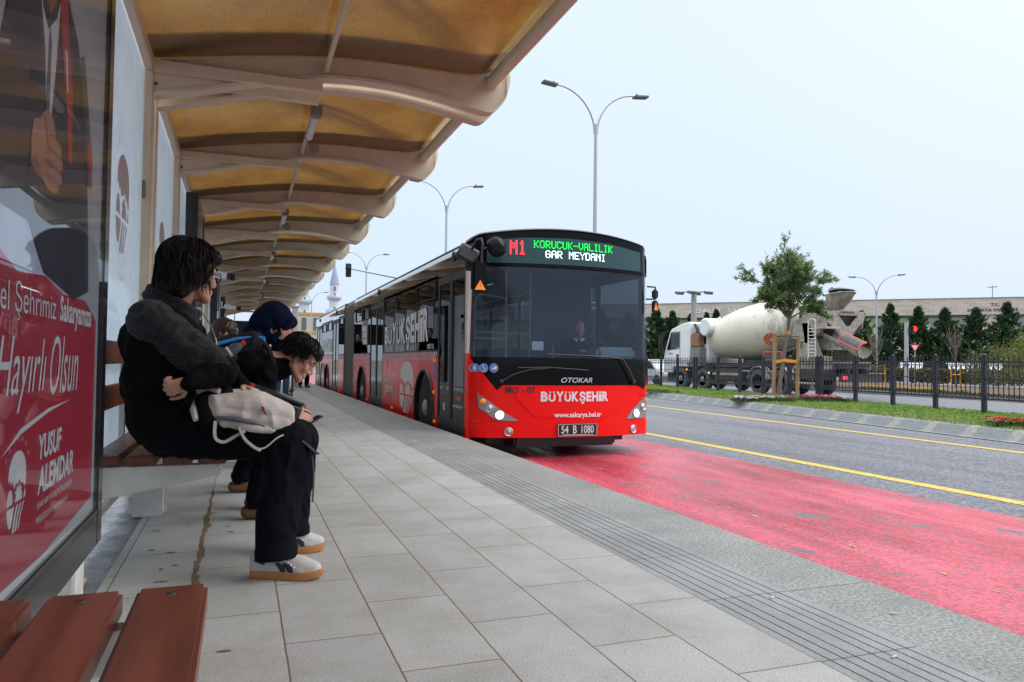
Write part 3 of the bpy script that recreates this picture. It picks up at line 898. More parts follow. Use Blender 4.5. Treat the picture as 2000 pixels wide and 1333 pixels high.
RIBS = [0.0, 2.08, 4.39, 6.69]
def make_shelter(y0):
    root = empty('bus_shelter', (-0.62, y0, 0), 'placeholder', 'bus shelter', 'joined bus shelters along the platform')
    fnx = lambda y: (lambda u, v, t: (u, y+t, v))
    for i, ry in enumerate(RIBS):
        y = y0+ry
        mb = MB()
        mb.prism(ribpoly, fnx(y), -0.03, 0.03, 0)
        # wider lower flange following the belly
        lo = [b_ for b_ in bot if b_[0] < 1.97]
        for (a, za), (b_, zb) in zip(lo, lo[1:]):
            v = []
            for yy in (-0.055, 0.055):
                v += [(a, y+yy, za-0.012), (b_, y+yy, zb-0.012), (b_, y+yy, zb+0.012), (a, y+yy, za+0.012)]
            mb.add(v, [(0, 1, 5, 4), (3, 7, 6, 2), (0, 3, 2, 1), (4, 5, 6, 7)], 1)
        # top flange
        hi = [b_ for b_ in top if b_[0] < 1.9]
        for (a, za), (b_, zb) in zip(hi, hi[1:]):
            v = []
            for yy in (-0.045, 0.045):
                v += [(a, y+yy, za-0.03), (b_, y+yy, zb-0.03), (b_, y+yy, zb-0.015), (a, y+yy, za-0.015)]
            mb.add(v, [(0, 1, 5, 4), (3, 7, 6, 2), (0, 3, 2, 1), (4, 5, 6, 7)], 0)
        mb.build('rib', [M_cream, M_cream], root, smooth=35)
        mb = MB(); mb.box((-0.60, y-0.10, 2.855), (0.52, y-0.035, 2.925))
        for bz in (2.80, 2.93):
            mb.lathe([(0, 0.012), (0.012, 0.012)], (-0.585, y-0.06, bz-0.03), (0, -1, 0), 8, 1)
        mb.build('bracket_beam', [M_cream, M_bolt], root, smooth=30)
        mb = MB()
        mb.bbox((-0.71, y-0.05, 0.0), (-0.60, y+0.05, 2.97), 0.008)
        mb.bbox((-0.655, y-0.065, 1.98), (-0.635, y-0.05, 2.10), 0.003, 1)
        mb.box((-0.76, y-0.09, 0.0), (-0.56, y+0.09, 0.012))
        mb.build('post', [M_cream, M_grey_pl], root)
    for i in range(3):
        ya, yb = y0+RIBS[i]+0.03, y0+RIBS[i+1]-0.03
        xs = [-0.64+2.50*k/26 for k in range(27)]
        mb = MB()
        mb.grid(lambda u, v: (xs[int(round(u*26))], ya+(yb-ya)*v, topz(max(-0.6, min(1.9, xs[int(round(u*26))])))-0.004+0.012*math.sin(v*math.pi)), 26, 6)
        mb.grid(lambda u, v: (xs[int(round(u*26))], ya+(yb-ya)*v, topz(max(-0.6, min(1.9, xs[int(round(u*26))])))+0.004+0.012*math.sin(v*math.pi)), 26, 6, flip=True)
        mb.build('roof_sheet', M_roof, root, smooth=60)
        # opaque flashing over each end of the sheet, bracing above
        mb = MB()
        for s, w in ((0, 0.10), (1, 0.40)):
            yy0 = ya if s == 0 else yb-w
            mb.grid(lambda u, v: (xs[int(round(u*26))], yy0+w*v, topz(max(-0.6, min(1.9, xs[int(round(u*26))])))+0.035), 26, 1)
        mb.build('roof_flashing', M_flash, root, smooth=60)
        mb = MB()
        for dx in (0.0, 0.22):
            mb.tube([(-0.5+dx, ya+0.15, 3.10), (0.7+dx, (ya+yb)/2, 3.24), (1.6+dx*0.6, yb-0.2, 3.28)], 0.03, 6)
        mb.build('roof_brace', M_cream, root)
        mb = MB(); mb.tube([(1.84, ya-0.02, 3.135), (1.84, yb+0.02, 3.135)], 0.052, 16)
        mb.lathe([(0, 0.058), (0.018, 0.058)], (1.84, ya, 3.135), (0, 1, 0), 16)
        mb.lathe([(0, 0.058), (0.018, 0.058)], (1.84, yb-0.018, 3.135), (0, 1, 0), 16)
        mb.build('edge_tube', M_cream, root)
        mb = MB(); mb.tube([(0.55, ya-0.02, 3.045), (0.55, yb+0.02, 3.045)], 0.019, 10)
        mb.lathe([(0, 0.026), (0.02, 0.026)], (0.55, yb-0.03, 3.035), (0, 0, -1), 10)
        mb.build('purlin', M_cream, root)
        mb = MB(); mb.bbox((-0.655, ya+0.02, 2.86), (-0.60, yb-0.02, 2.955), 0.006)
        mb.build('eave_bar', M_cream, root)
        mb = MB(); mb.box((-0.665, ya+0.05, 0.10), (-0.635, yb-0.05, 0.14)); mb.build('bottom_rail', M_cream, root)
        mb = MB(); mb.box((-0.668, ya+0.03, 0.14), (-0.655, yb-0.03, 2.86))
        gp = mb.build('glass_panel', M_frost, root, smooth=0)
        # emblem vinyl with a ring of small letters
        mb = MB()
        cy = (ya+yb)/2 if i != 2 else yb-0.86
        fn = lambda u, v: (-0.652, cy+u*0.46, 1.76+v*0.30)
        for e_ in EMBLEM: mb.flat(e_, fn)
        for k, ch in enumerate('SAKARYA'):
            a = R(150-20*k)
            t = text2d(ch, h=0.10, bold=0.01)
            cx, cz = 0.62*math.cos(a), 0.40+0.86*math.sin(a)
            mb.flat(place2d(t, cx-0.03, cz, 0.6, 1), fn)
        for k, ch in enumerate('1954'):
            t = text2d(ch, h=0.12)
            mb.flat(place2d(t, -0.2+0.11*k, -1.42, 0.6, 1), fn)
        for k in range(18):
            a = R(200+140*k/17)
            mb.flat(place2d(([(0, 0), (0.02, 0), (0.02, 0.06), (0, 0.06)], [(0, 1, 2, 3)]), 0.66*math.cos(a), 0.0+1.15*math.sin(a)), fn)
        mb.build('glass_emblem', M_vinyl, gp, smooth=0)
    # closing flanges where two modules meet
    mb = MB()
    lo = [b_ for b_ in bot if -0.55 < b_[0] < 1.97]
    for (a, za), (b_, zb) in zip(lo, lo[1:]):
        v = []
        for yy in (0.07, 0.185):
            v += [(a, y0+6.69+yy, za+0.03), (b_, y0+6.69+yy, zb+0.03), (b_, y0+6.69+yy, zb+0.045), (a, y0+6.69+yy, za+0.045)]
        mb.add(v, [(0, 1, 5, 4), (3, 7, 6, 2), (0, 3, 2, 1), (4, 5, 6, 7)])
    mb.build('gap_cover', M_cream2, root, smooth=35)
    return root
SH0 = -1.09
shelter = make_shelter(SH0)
_sl = ['near cream steel shelter module with amber roof beside the large red poster',
       'cream steel shelter module with amber roof over the people waiting on the bench',
       'third cream shelter module with amber roof, beyond the hooded person',
       'fourth cream shelter module down the platform, beside the rear of the bus',
       'farthest cream shelter module at the end of the platform roof']
shelter['label'] = _sl[0]
for k in range(1, 5):
    dup(shelter, (-0.62, SH0+6.95*k, 0), _sl[k])

# strip lights under the roof
def make_light(y):
    root = empty('strip_light', (0.55, y, 2.97), 'strip light', 'ceiling light', 'strip lights under the shelter roof')
    mb = MB()
    mb.bbox((0.505, y-0.47, 2.93), (0.595, y-0.36, 3.02), 0.006)
    mb.bbox((0.515, y+0.30, 2.95), (0.585, y+0.36, 3.02), 0.006)
    mb.box((0.525, y-0.36, 2.985), (0.575, y+0.30, 3.02))
    mb.tube([(0.55, y+0.36, 2.98), (0.55, y+0.50, 2.96), (0.57, y+0.60, 2.92)], 0.008, 6)
    mb.build('housing', M_grey_pl, root)
    mb = MB(); mb.lathe([(0, 0.034), (0.655, 0.034)], (0.55, y-0.357, 2.963), (0, 1, 0), 12)
    mb.build('diffuser', M_diff, root)
    mb = MB(); mb.lathe([(0, 0.052), (0.05, 0.056), (0.06, 0.04)], (0.635, y+0.76, 2.97), (0, -1, 0), 20)
    mb.build('junction_box', M_grey_pl, root)
    return root
LY = [6.75, 11.30, 15.65, 20.6, 25.2]
ll = ['grey strip light under the amber roof, the nearest one in view', 'second strip light along the roof, above the dark haired man',
      'third strip light along the shelter roof', 'fourth strip light along the shelter roof', 'small far strip light near the end of the roof']
lt0 = make_light(LY[0]); lt0['label'] = ll[0]
for y, l in zip(LY[1:], ll[1:]):
    dup(lt0, (0.55, y, 2.97), l)

# security cameras on the back posts
M_wpl = pm('white plastic', (0.72, 0.72, 0.72), 0.35)
M_blk = pm('black plastic', (0.012, 0.012, 0.013), 0.35)
def make_camera(p, label):
    x, y, z = p
    root = empty('security_camera', p, label, 'security camera')
    mb = MB(); mb.bar((x-0.16, y+0.10, z+0.05), (x+0.12, y-0.08, z), 0.11, 0.10)
    mb.build('housing', M_wpl, root, bevel=0.012)
    mb = MB(); mb.bar((x+0.12, y-0.08, z), (x+0.17, y-0.112, z-0.009), 0.105, 0.095)
    mb.lathe([(0, 0.03), (0.012, 0.034)], (x+0.17, y-0.112, z-0.009), (0.8, -0.5, -0.1), 12)
    mb.build('lens', M_blk, root)
    mb = MB(); mb.tube([(x-0.16, y+0.10, z+0.02), (x-0.24, y+0.14, z+0.02), (x-0.24, y+0.14, z+0.16)], 0.02, 8)
    mb.build('bracket', M_wpl, root)
    return root
make_camera((-0.30, 11.2, 2.05), 'white security camera with black front on a back post')
make_camera((-0.22, 19.0, 2.10), 'small white security camera farther down the shelter')

sb = empty('hanging_sign', (0.3, 32.6, 1.8), 'black sign board hanging at the far end of the shelter roof', 'sign board')
mb = MB(); mb.bbox((-0.58, 32.55, 1.55), (1.5, 32.65, 2.45), 0.01); mb.build('board', M_blk, sb)
mb = MB(); mb.box((-0.3, 32.58, 2.45), (-0.26, 32.62, 2.9)); mb.box((1.2, 32.58, 2.45), (1.24, 32.62, 2.95)); mb.build('hanger', M_cream, sb)
# ------------------------------------------------------------------ lit poster panels
M_frame = pm('black panel frame', (0.014, 0.015, 0.018), 0.22, coat=0.4)
M_pred = pm('poster red', (0.43, 0.018, 0.045), 0.55, vary=(1.2, 0.12))
M_pwhite = pm('poster white', (0.70, 0.68, 0.70), 0.6)
M_pgrey = pm('poster backdrop', (0.42, 0.44, 0.46), 0.6, vary=(1.5, 0.15))
M_psuit = pm('poster suit', (0.030, 0.030, 0.045), 0.6, vary=(4, 0.3))
M_pskin = pm('poster skin', (0.42, 0.20, 0.14), 0.6, vary=(6, 0.15))
M_pskin2 = pm('poster skin shade', (0.28, 0.12, 0.085), 0.6)
M_ptie = pm('poster scarf', (0.45, 0.05, 0.05), 0.6)
M_pdk = pm('poster dark', (0.09, 0.08, 0.085), 0.6)
M_pblue = pm('poster pale blue', (0.50, 0.55, 0.70), 0.6, vary=(2, 0.1))
M_pglass = glass('poster glass', (0.93, 0.95, 0.96), ior=1.45, refl=0.33)

def make_panel(y0, y1, full=True):
    xf = -0.45
    root = empty('advertising_panel', (xf-0.05, (y0+y1)/2, 0), 'p', 'advertising panel', 'poster panels along the platform')
    mb = MB()
    z0, z1 = 0.25, 2.62
    b_ = 0.085
    mb.bbox((xf-0.12, y0, z0), (xf, y0+b_, z1), 0.004); mb.bbox((xf-0.12, y1-b_, z0), (xf, y1, z1), 0.004)
    mb.bbox((xf-0.119, y0+b_-0.002, z0), (xf-0.001, y1-b_+0.002, z0+0.13), 0.004); mb.bbox((xf-0.119, y0+b_-0.002, z1-0.13), (xf-0.001, y1-b_+0.002, z1), 0.004)
    mb.box((xf-0.118, y0+0.01, z0+0.01), (xf-0.020, y1-0.01, z1-0.01))
    mb.build('frame', M_frame, root)
    mb = MB()
    mb.bbox((xf-0.11, y1-0.28, 0.0), (xf-0.03, y1-0.12, 0.25), 0.006); mb.build('foot', M_white_st, root)
    mb = MB(); mb.bbox((xf-0.11, y0+0.12, 0.0), (xf-0.03, y0+0.28, 0.25), 0.006)
    mb.build('foot', M_white_st, root)
    # printed poster: coordinates are (metres along Y from the near edge, height)
    mats = [M_pgrey, M_pred, M_pwhite, M_psuit, M_pskin, M_pskin2, M_ptie, M_pdk, M_pblue]
    mb = MB()
    xp = xf-0.015
    def lay(k): return lambda u, v: (xp+0.0007*k, u, v)
    def poly(p, k, mi): mb.flat(fill2d([p]), lay(k), mi)
    ya, yb, za, zb = y0+b_-0.01, y1-b_+0.01, z0+0.11, z1-0.11
    poly([(ya, za), (yb, za), (yb, zb), (ya, zb)], 0, 0)
    # pale landscape behind the figure and the red lower field
    poly([(ya, 1.02), (ya, 1.40), (ya+0.25, 1.36), (ya+0.45, 1.22), (ya+0.75, 1.16), (ya+0.95, 1.06), (yb, 1.02)], 1, 8)
    poly([(ya, za), (yb-0.06, za+0.07), (yb-0.06, 1.02), (yb-0.25, 1.075), (yb-0.55, 1.07), (ya+0.5, 1.10), (ya+0.25, 1.085), (ya, 1.15)], 2, 1)
    poly([(ya, za), (yb, za), (yb, za+0.02), (ya, za+0.045)], 3, 2)
    if full:
        # cropped figure in a dark suit, fist held at the chest
        dx = y0-1.56
        S = lambda p: [((a+dx)*1.03, 0.9+(b-0.9)*1.03) for a, b in p]
        poly(S([(1.645, 1.20), (1.66, 1.50), (1.74, 1.70), (1.80, 1.74), (1.93, 1.80), (1.98, 2.10), (2.15, 2.12), (2.22, 1.85), (2.36, 1.78), (2.50, 1.55), (2.56, 1.33), (2.60, 1.10), (2.40, 1.06), (2.05, 1.10), (1.9, 1.2)]), 4, 3)
        poly(S([(1.93, 1.80), (1.95, 1.72), (2.02, 1.68), (2.10, 1.74), (2.14, 1.82), (2.10, 1.60), (2.06, 1.44), (2.02, 1.44), (2.0, 1.62)]), 5, 2)
        poly(S([(1.97, 1.86), (1.98, 1.78), (2.03, 1.72), (2.09, 1.77), (2.12, 1.86), (2.14, 2.0), (1.95, 2.0)]), 5, 5)
        poly(S([(1.93, 2.02), (1.92, 2.25), (1.97, 2.38), (2.06, 2.42), (2.15, 2.38), (2.19, 2.25), (2.18, 2.02), (2.10, 1.90), (2.02, 1.90)]), 6, 4)
        poly(S([(2.03, 1.70), (2.055, 1.66), (2.05, 1.50), (2.03, 1.44), (2.01, 1.50)]), 6, 7)
        # red scarf with white lettering hanging over the far shoulder
        poly(S([(2.10, 1.86), (2.16, 1.70), (2.22, 1.58), (2.27, 1.42), (2.31, 1.42), (2.30, 1.62), (2.24, 1.74), (2.20, 1.86)]), 6, 6)
        poly(S([(2.19, 1.70), (2.225, 1.60), (2.24, 1.60), (2.22, 1.70)]), 7, 2)
        poly(S([(2.38, 1.74), (2.46, 1.58), (2.54, 1.42), (2.60, 1.42), (2.60, 1.50), (2.52, 1.64), (2.44, 1.78)]), 6, 7)
        poly(S([(2.52, 1.52), (2.57, 1.44), (2.60, 1.47), (2.585, 1.53), (2.54, 1.58)]), 7, 6)
        # fist
        poly(S([(1.895, 1.375), (1.90, 1.33), (1.94, 1.312), (2.00, 1.315), (2.06, 1.302), (2.13, 1.306), (2.165, 1.322), (2.16, 1.335), (2.19, 1.345), (2.197, 1.362), (2.172, 1.372), (2.198, 1.382), (2.20, 1.402), (2.168, 1.408), (2.185, 1.422), (2.175, 1.438), (2.12, 1.442), (2.10, 1.478), (2.045, 1.492), (2.00, 1.478), (1.96, 1.446), (1.91, 1.432)]), 7, 4)
        for q in ([(2.07, 1.446), (2.12, 1.443), (2.12, 1.434), (2.06, 1.432)], [(2.03, 1.408), (2.172, 1.411), (2.17, 1.401), (2.04, 1.396)], [(2.03, 1.374), (2.175, 1.375), (2.172, 1.365), (2.04, 1.361)], [(2.02, 1.342), (2.163, 1.338), (2.16, 1.328), (2.03, 1.330)], [(1.995, 1.465), (2.04, 1.405), (2.055, 1.41), (2.012, 1.472)], [(1.90, 1.33), (1.94, 1.312), (2.0, 1.315), (1.98, 1.335), (1.93, 1.36)]):
            poly(S(q), 8, 5)
        poly(S([(1.89, 1.36), (1.87, 1.25), (1.93, 1.22), (2.05, 1.28), (2.0, 1.31), (1.93, 1.32)]), 6, 3)
        W = lambda t, x, z, k=4: mb.flat(([(a*1.03, 0.9+(b-0.9)*1.03) for a, b in place2d(t, x+dx, z)[0]], t[1]), lay(k), 2)
        W(text2d('Güzel Şehrimiz', w=0.64, h=0.085, bold=-0.004), 1.545, 0.975)
        W(text2d('Sakaryamıza', w=0.43, h=0.088, bold=0.03), 2.23, 0.972)
        W(text2d('Hayırlı', w=0.40, h=0.165, bold=0.0, shear=0.35), 1.70, 0.775)
        W(text2d('Olsun', w=0.34, h=0.155, bold=0.0, shear=0.35), 2.14, 0.80)
        poly([(a+dx, b) for a, b in [(1.80, 0.685), (1.95, 0.735), (2.2, 0.765), (2.46, 0.775), (2.2, 0.755), (1.95, 0.722)]], 4, 2)
        W(text2d('YUSUF', w=0.24, h=0.062, bold=0.035, shear=0.12), 2.05, 0.648)
        W(text2d('ALEMDAR', w=0.40, h=0.066, bold=0.035, shear=0.12), 2.05, 0.566)
        W(text2d('SAKARYA BÜYÜKŞEHİR', w=0.39, h=0.026), 2.05, 0.528)
        W(text2d('BELEDİYE BAŞKANI', w=0.33, h=0.024), 2.05, 0.494)
        for e_ in EMBLEM:
            mb.flat(([(1.93+dx+u*0.145, 0.595+v*0.095) for u, v in e_[0]], e_[1]), lay(4), 2)
        for k, ch in enumerate('SAKARYA'):
            a = R(150-20*k)
            t = text2d(ch, h=0.012)
            mb.flat(place2d(t, 1.925+dx+0.10*math.cos(a), 0.625+0.085*math.sin(a)), lay(4), 2)
    mb.build('poster', mats, root, smooth=0)
    mb = MB(); mb.box((xf-0.005, y0+b_-0.004, z0+0.126), (xf-0.002, y1-b_+0.004, z1-0.126))
    mb.build('glass_cover', M_pglass, root, smooth=0)
    return root
panel = make_panel(1.56, 2.965)
panel['label'] = 'large black framed poster panel with red lower half and a raised fist'
pl = ['black framed poster panel seen edge on behind the dark haired man', 'dark poster panel farther along, behind the hooded person', 'far dark poster panel near the end of the shelter']
for k in range(3):
    dup(panel, (-0.50, 2.2625+6.75+6.95*k, 0), pl[k])

# ------------------------------------------------------------------ benches
def wood_mat():
    m, nt, b = new_mat('red brown stained wood'); L = nt.links
    tc = N(nt, 'ShaderNodeTexCoord')
    mp = N(nt, 'ShaderNodeMapping'); mp.inputs['Scale'].default_value = (26, 1.6, 26); L.new(tc.outputs['Object'], mp.inputs[0])
    nz = N(nt, 'ShaderNodeTexNoise', i_Scale=1.0, i_Detail=7.0, i_Roughness=0.6); L.new(mp.outputs[0], nz.inputs['Vector'])
    rp = N(nt, 'ShaderNodeValToRGB'); rp.color_ramp.elements[0].position = 0.3; rp.color_ramp.elements[0].color = (0.095, 0.022, 0.012, 1)
    rp.color_ramp.elements[1].position = 0.72; rp.color_ramp.elements[1].color = (0.20, 0.052, 0.028, 1); L.new(nz.outputs['Fac'], rp.inputs[0])
    sc = N(nt, 'ShaderNodeTexNoise', i_Scale=6.0, i_Detail=8.0, i_Roughness=0.75); L.new(tc.outputs['Object'], sc.inputs['Vector'])
    sr = N(nt, 'ShaderNodeValToRGB'); sr.color_ramp.elements[0].position = 0.68; sr.color_ramp.elements[1].position = 0.73; L.new(sc.outputs['Fac'], sr.inputs[0])
    mx = N(nt, 'ShaderNodeMix', data_type='RGBA'); L.new(sr.outputs[0], mx.inputs[0]); L.new(rp.outputs[0], mx.inputs[6]); mx.inputs[7].default_value = (0.33, 0.13, 0.06, 1)
    L.new(mx.outputs[2], b.inputs['Base Color'])
    mr = N(nt, 'ShaderNodeMapRange'); mr.inputs['To Min'].default_value = 0.24; mr.inputs['To Max'].default_value = 0.5; L.new(sc.outputs['Fac'], mr.inputs['Value']); L.new(mr.outputs[0], b.inputs['Roughness'])
    bp = N(nt, 'ShaderNodeBump'); bp.inputs['Strength'].default_value = 0.25; bp.inputs['Distance'].default_value = 0.004; L.new(nz.outputs['Fac'], bp.inputs['Height']); L.new(bp.outputs[0], b.inputs['Normal'])
    return m
M_wood = wood_mat()
def make_bench(y0, y1, legs):
    root = empty('bench', (-0.3, (y0+y1)/2, 0), 'b', 'bench', 'slatted benches along the shelter')
    for x0, x1 in ((-0.165, -0.048), (-0.305, -0.188), (-0.445, -0.328), (-0.585, -0.468)):
        mb = MB(); mb.bbox((x0, y0, 0.438), (x1, y1, 0.484), 0.007)
        for yy in [y0+0.05]+legs+[y1-0.05]:
            mb.lathe([(0, 0.009), (0.0015, 0.008), (0.0018, 0.003)], ((x0+x1)/2, yy, 0.4838), (0, 0, 1), 12, 1)
        mb.build('seat_slat', [M_wood, M_bolt], root)
    for z0, z1 in ((0.655, 0.765), (0.865, 0.975)):
        mb = MB(); mb.bbox((-0.598, y0, z0), (-0.566, y1, z1), 0.006)
        mb.build('back_slat', M_wood, root)
    for y in [y0+0.05]+legs+[y1-0.05]:
        mb = MB()
        prof = [(-0.60, 0.436), (-0.075, 0.436), (-0.065, 0.41), (-0.075, 0.385), (-0.60, 0.285)]
        mb.prism(prof, lambda u, v, t: (u, y+t, v), -0.022, 0.022)
        mb.box((-0.63, y-0.022, 0.28), (-0.60, y+0.022, 1.0))
        mb.build('bracket', M_white_st, root, bevel=0.004)
    for y in legs:
        mb = MB(); mb.bbox((-0.555, y+0.0, 0.0), (-0.40, y+0.13, 0.34), 0.008)
        mb.bbox((-0.585, y+0.11, 0.0), (-0.385, y+0.128, 0.10), 0.004)
        mb.build('leg', M_white_st, root)
    mb = MB(); mb.box((-0.52, y0+0.1, 0.34), (-0.44, y1-0.1, 0.40)); mb.build('rail', M_white_st, root)
    return root
b1 = make_bench(-0.9, 1.488, [0.3]); b1['label'] = 'empty red brown slatted bench end closest to the viewer'
b2 = make_bench(3.47, 5.95, [4.62]); b2['label'] = 'red brown slatted bench with three people seated on it'
b3 = make_bench(6.3, 8.1, [7.0]); b3['label'] = 'slatted bench behind the hooded person, hidden by those waiting'
# ------------------------------------------------------------------ articulated city bus
M_bred = pm('bus red paint', (0.84, 0.006, 0.004), 0.2, coat=0.12, spec=0.2, col2=(0.72, 0.010, 0.007), vary=(2.2, 0.05), bump=(2.5, 0.03, 0.02), rvary=(3.0, 0.34))
M_bblk = pm('bus black gloss', (0.004, 0.0045, 0.006), 0.10, coat=0.0, spec=0.14)
M_bsat = pm('bus satin black', (0.018, 0.019, 0.021), 0.45)
def mirror_black():
    m, nt, b = new_mat('bus side panel'); 
    b.inputs['Base Color'].default_value = (0.03, 0.032, 0.036, 1); b.inputs['Roughness'].default_value = 0.06
    b.inputs['IOR'].default_value = 2.3
    b.inputs['Coat Weight'].default_value = 0.8; b.inputs['Coat IOR'].default_value = 1.7; b.inputs['Coat Roughness'].default_value = 0.02
    return m
M_bside = mirror_black()
M_bglass = glass('bus side glass', (0.09, 0.10, 0.11), ior=1.7, refl=0.9)
M_bdoor = glass('bus door glass', (0.17, 0.19, 0.20), ior=1.75, refl=0.9)
M_wind = glass('windscreen', (0.74, 0.86, 0.95), ior=1.5, refl=0.85, haze=0.09, hazecol=(0.22, 0.42, 0.72))  # diffuse blue haze stands in for sky reflections on the pane
M_roofw = pm('bus roof white', (0.62, 0.63, 0.65), 0.3, vary=(2, 0.06))
M_alu = pm('brushed aluminium', (0.55, 0.55, 0.56), 0.35, metal=0.8)
M_bell = pm('bellows rubber', (0.13, 0.125, 0.12), 0.6, vary=(3, 0.3), stretch=(1, 1, 0.25))
M_tyre = pm('tyre rubber', (0.016, 0.016, 0.017), 0.8, vary=(8, 0.35), bump=(40, 0.3))
M_rim = pm('dusty steel rim', (0.36, 0.35, 0.34), 0.55, metal=0.4, vary=(9, 0.3))
M_lett = pm('silver white lettering', (0.70, 0.69, 0.70), 0.4)
M_beige = pm('pale livery print', (0.66, 0.61, 0.58), 0.4)
M_chrome = pm('chrome letters', (0.75, 0.75, 0.77), 0.15, metal=0.9)
M_dkgrey = pm('dark grey trim', (0.055, 0.057, 0.06), 0.35)
M_stblue = pm('blue sticker', (0.012, 0.22, 0.72), 0.4)
M_int = pm('bus interior grey', (0.10, 0.115, 0.135), 0.6)
M_intl = pm('bus interior panel', (0.30, 0.33, 0.36), 0.6)
M_rail = pm('cream handrail', (0.45, 0.36, 0.26), 0.3)
M_orange = pm('faintly glowing orange', (0.85, 0.22, 0.01), 0.35, emit=((0.9, 0.25, 0.01), 0.25))  # weak glow put into the colour, also on mirror triangles that are no lamps
M_redlamp = pm('red marker', (0.6, 0.02, 0.02), 0.3)
M_led_r = emis('led red', (1.0, 0.02, 0.03), 2.2)
M_led_g = emis('led green', (0.0, 1.0, 0.06), 1.5)
M_led_w = emis('led white', (0.80, 1.0, 1.0), 1.8)
M_dest = pm('display pane', (0.012, 0.055, 0.06), 0.25)
M_beam = emis('lit headlamp', (0.93, 1.0, 0.86), 3.2)
M_lens = pm('lamp reflector', (0.55, 0.56, 0.58), 0.12, metal=0.8)
M_hlbez = pm('headlamp bezel', (0.34, 0.34, 0.34), 0.25, metal=0.5, coat=0.8)
M_plate = pm('number plate black', (0.010, 0.010, 0.011), 0.4)
M_white = pm('white paint', (0.74, 0.74, 0.74), 0.45)
M_cyan = emis('lit bus ceiling lamp', (0.75, 0.95, 1.0), 2.5)

BXC, BHW = 4.04, 1.32
BXL, BXR = BXC-BHW, BXC+BHW
BYF, BYR = 9.12, 29.5
bus = empty('articulated_bus', (BXC, 19.0, RZ), 'long red and black articulated city bus with lit route display pulling up at the platform', 'bus')

def yf(x, z):
    u = (x-BXC)/BHW
    return 8.70+0.28*u*u+9.0*max(0, abs(u)-0.88)**2+0.045*max(0, z-0.9)
def ztop(u):
    return 2.635-0.115*u*u-5.0*max(0, abs(u)-0.88)**2
def F(off=0.0):
    return lambda x, z: (x, yf(x, z)-off, z)

def fgrid(mb, z0, z1, off=0.0, nu=44, nv=8, mi=None, u0=-1, u1=1):
    def fn(a, b):
        u = u0+(u1-u0)*a
        x = BXC+BHW*u
        lo = z0(u) if callable(z0) else z0
        hi = z1(u) if callable(z1) else z1
        z = lo+(hi-lo)*b
        return (x, yf(x, z)-off, z)
    mb.grid(fn, nu, nv, mi)

def fpoly(mb, poly, off, mi=None, skirt=0.02, cuts=0.06):
    mb.flat(fill2d([poly], cuts), F(off), mi)
    if skirt:
        pts = []
        for (a, b), (c, d) in zip(poly, poly[1:]+poly[:1]):
            n = max(1, int(math.hypot(c-a, d-b)/cuts))
            pts += [(a+(c-a)*k/n, b+(d-b)*k/n) for k in range(n)]
        n = len(pts)
        vs = [F(off)(*p) for p in pts]+[F(off-skirt)(*p) for p in pts]
        mb.add(vs, [(i, (i+1) % n, n+(i+1) % n, n+i) for i in range(n)], mi)

# front: red lower fascia and bumper
mb = MB()
fgrid(mb, 0.146, 0.60, 0.0, mi=0)
fgrid(mb, -0.065, 0.138, 0.022, mi=0, nv=4)
mb.grid(lambda a, b: (BXC+BHW*(2*a-1), yf(BXC+BHW*(2*a-1), 0.1)-0.022+0.035*b, 0.138+0.008*b), 44, 1, 0)
mb.grid(lambda a, b: (BXC+BHW*(2*a-1), yf(BXC+BHW*(2*a-1), 0.1)-0.022+0.2*b, -0.065-0.01*b), 44, 1, 0)
fpoly(mb, [(2.725, 1.005), (2.75, 0.95), (2.80, 0.85), (3.043, 0.54), (3.0, 0.45), (2.725, 0.45)], 0.012, 0)
fpoly(mb, [(5.355, 0.75), (5.212, 0.56), (5.10, 0.48), (5.355, 0.45)][::-1], 0.012, 0)
fpoly(mb, [(3.20, 0.594), (3.30, 0.43), (3.50, 0.22), (3.60, 0.195), (4.58, 0.195), (4.68, 0.22), (4.86, 0.43), (4.97, 0.594)], 0.010, 0, 0.012)
mb.build('front_fascia', M_bred, bus, smooth=35)
# black band below the windscreen with its notches, header above
mb = MB()
fgrid(mb, 0.60, 0.955, 0.0)
fpoly(mb, [(2.93, 0.66), (3.043, 0.535), (3.07, 0.552), (3.118, 0.603), (3.14, 0.66)], 0.010)
fpoly(mb, [(4.98, 0.66), (5.01, 0.605), (5.09, 0.595), (5.212, 0.555), (5.285, 0.66)], 0.010)
mb.build('front_band', M_bblk, bus, smooth=35)
mb = MB()
fgrid(mb, 2.115, lambda u: ztop(u)-0.02, 0.0)
mb.grid(lambda a, b: (BXC+BHW*(2*a-1), yf(BXC+BHW*(2*a-1), 2.6)+[-0.0, -0.012, 0.03, 0.12][int(round(b*3))], ztop(2*a-1)+[-0.03, -0.008, 0.012, 0.012][int(round(b*3))]), 44, 3)
mb.grid(lambda a, b: (BXC+BHW*0.97*(2*a-1), yf(BXC+BHW*0.97*(2*a-1), 2.13)-0.015, 2.12+0.035*b), 44, 1)
mb.build('front_header', M_bblk, bus, smooth=40)
mb = MB()
fgrid(mb, 0.955, 2.115, 0.0, u0=-0.955, u1=0.955)
mb.build('windscreen', M_wind, bus, smooth=60)
# corner pillars
mb = MB()
fgrid(mb, 1.0, 2.42, 0.006, nu=5, mi=0, u0=-1.0, u1=-0.955)
mb.build('corner_pillar', M_dkgrey, bus)
mb = MB(); fgrid(mb, 0.955, 2.42, 0.006, nu=5, u0=0.955, u1=1.0); mb.build('corner_pillar', M_dkgrey, bus)
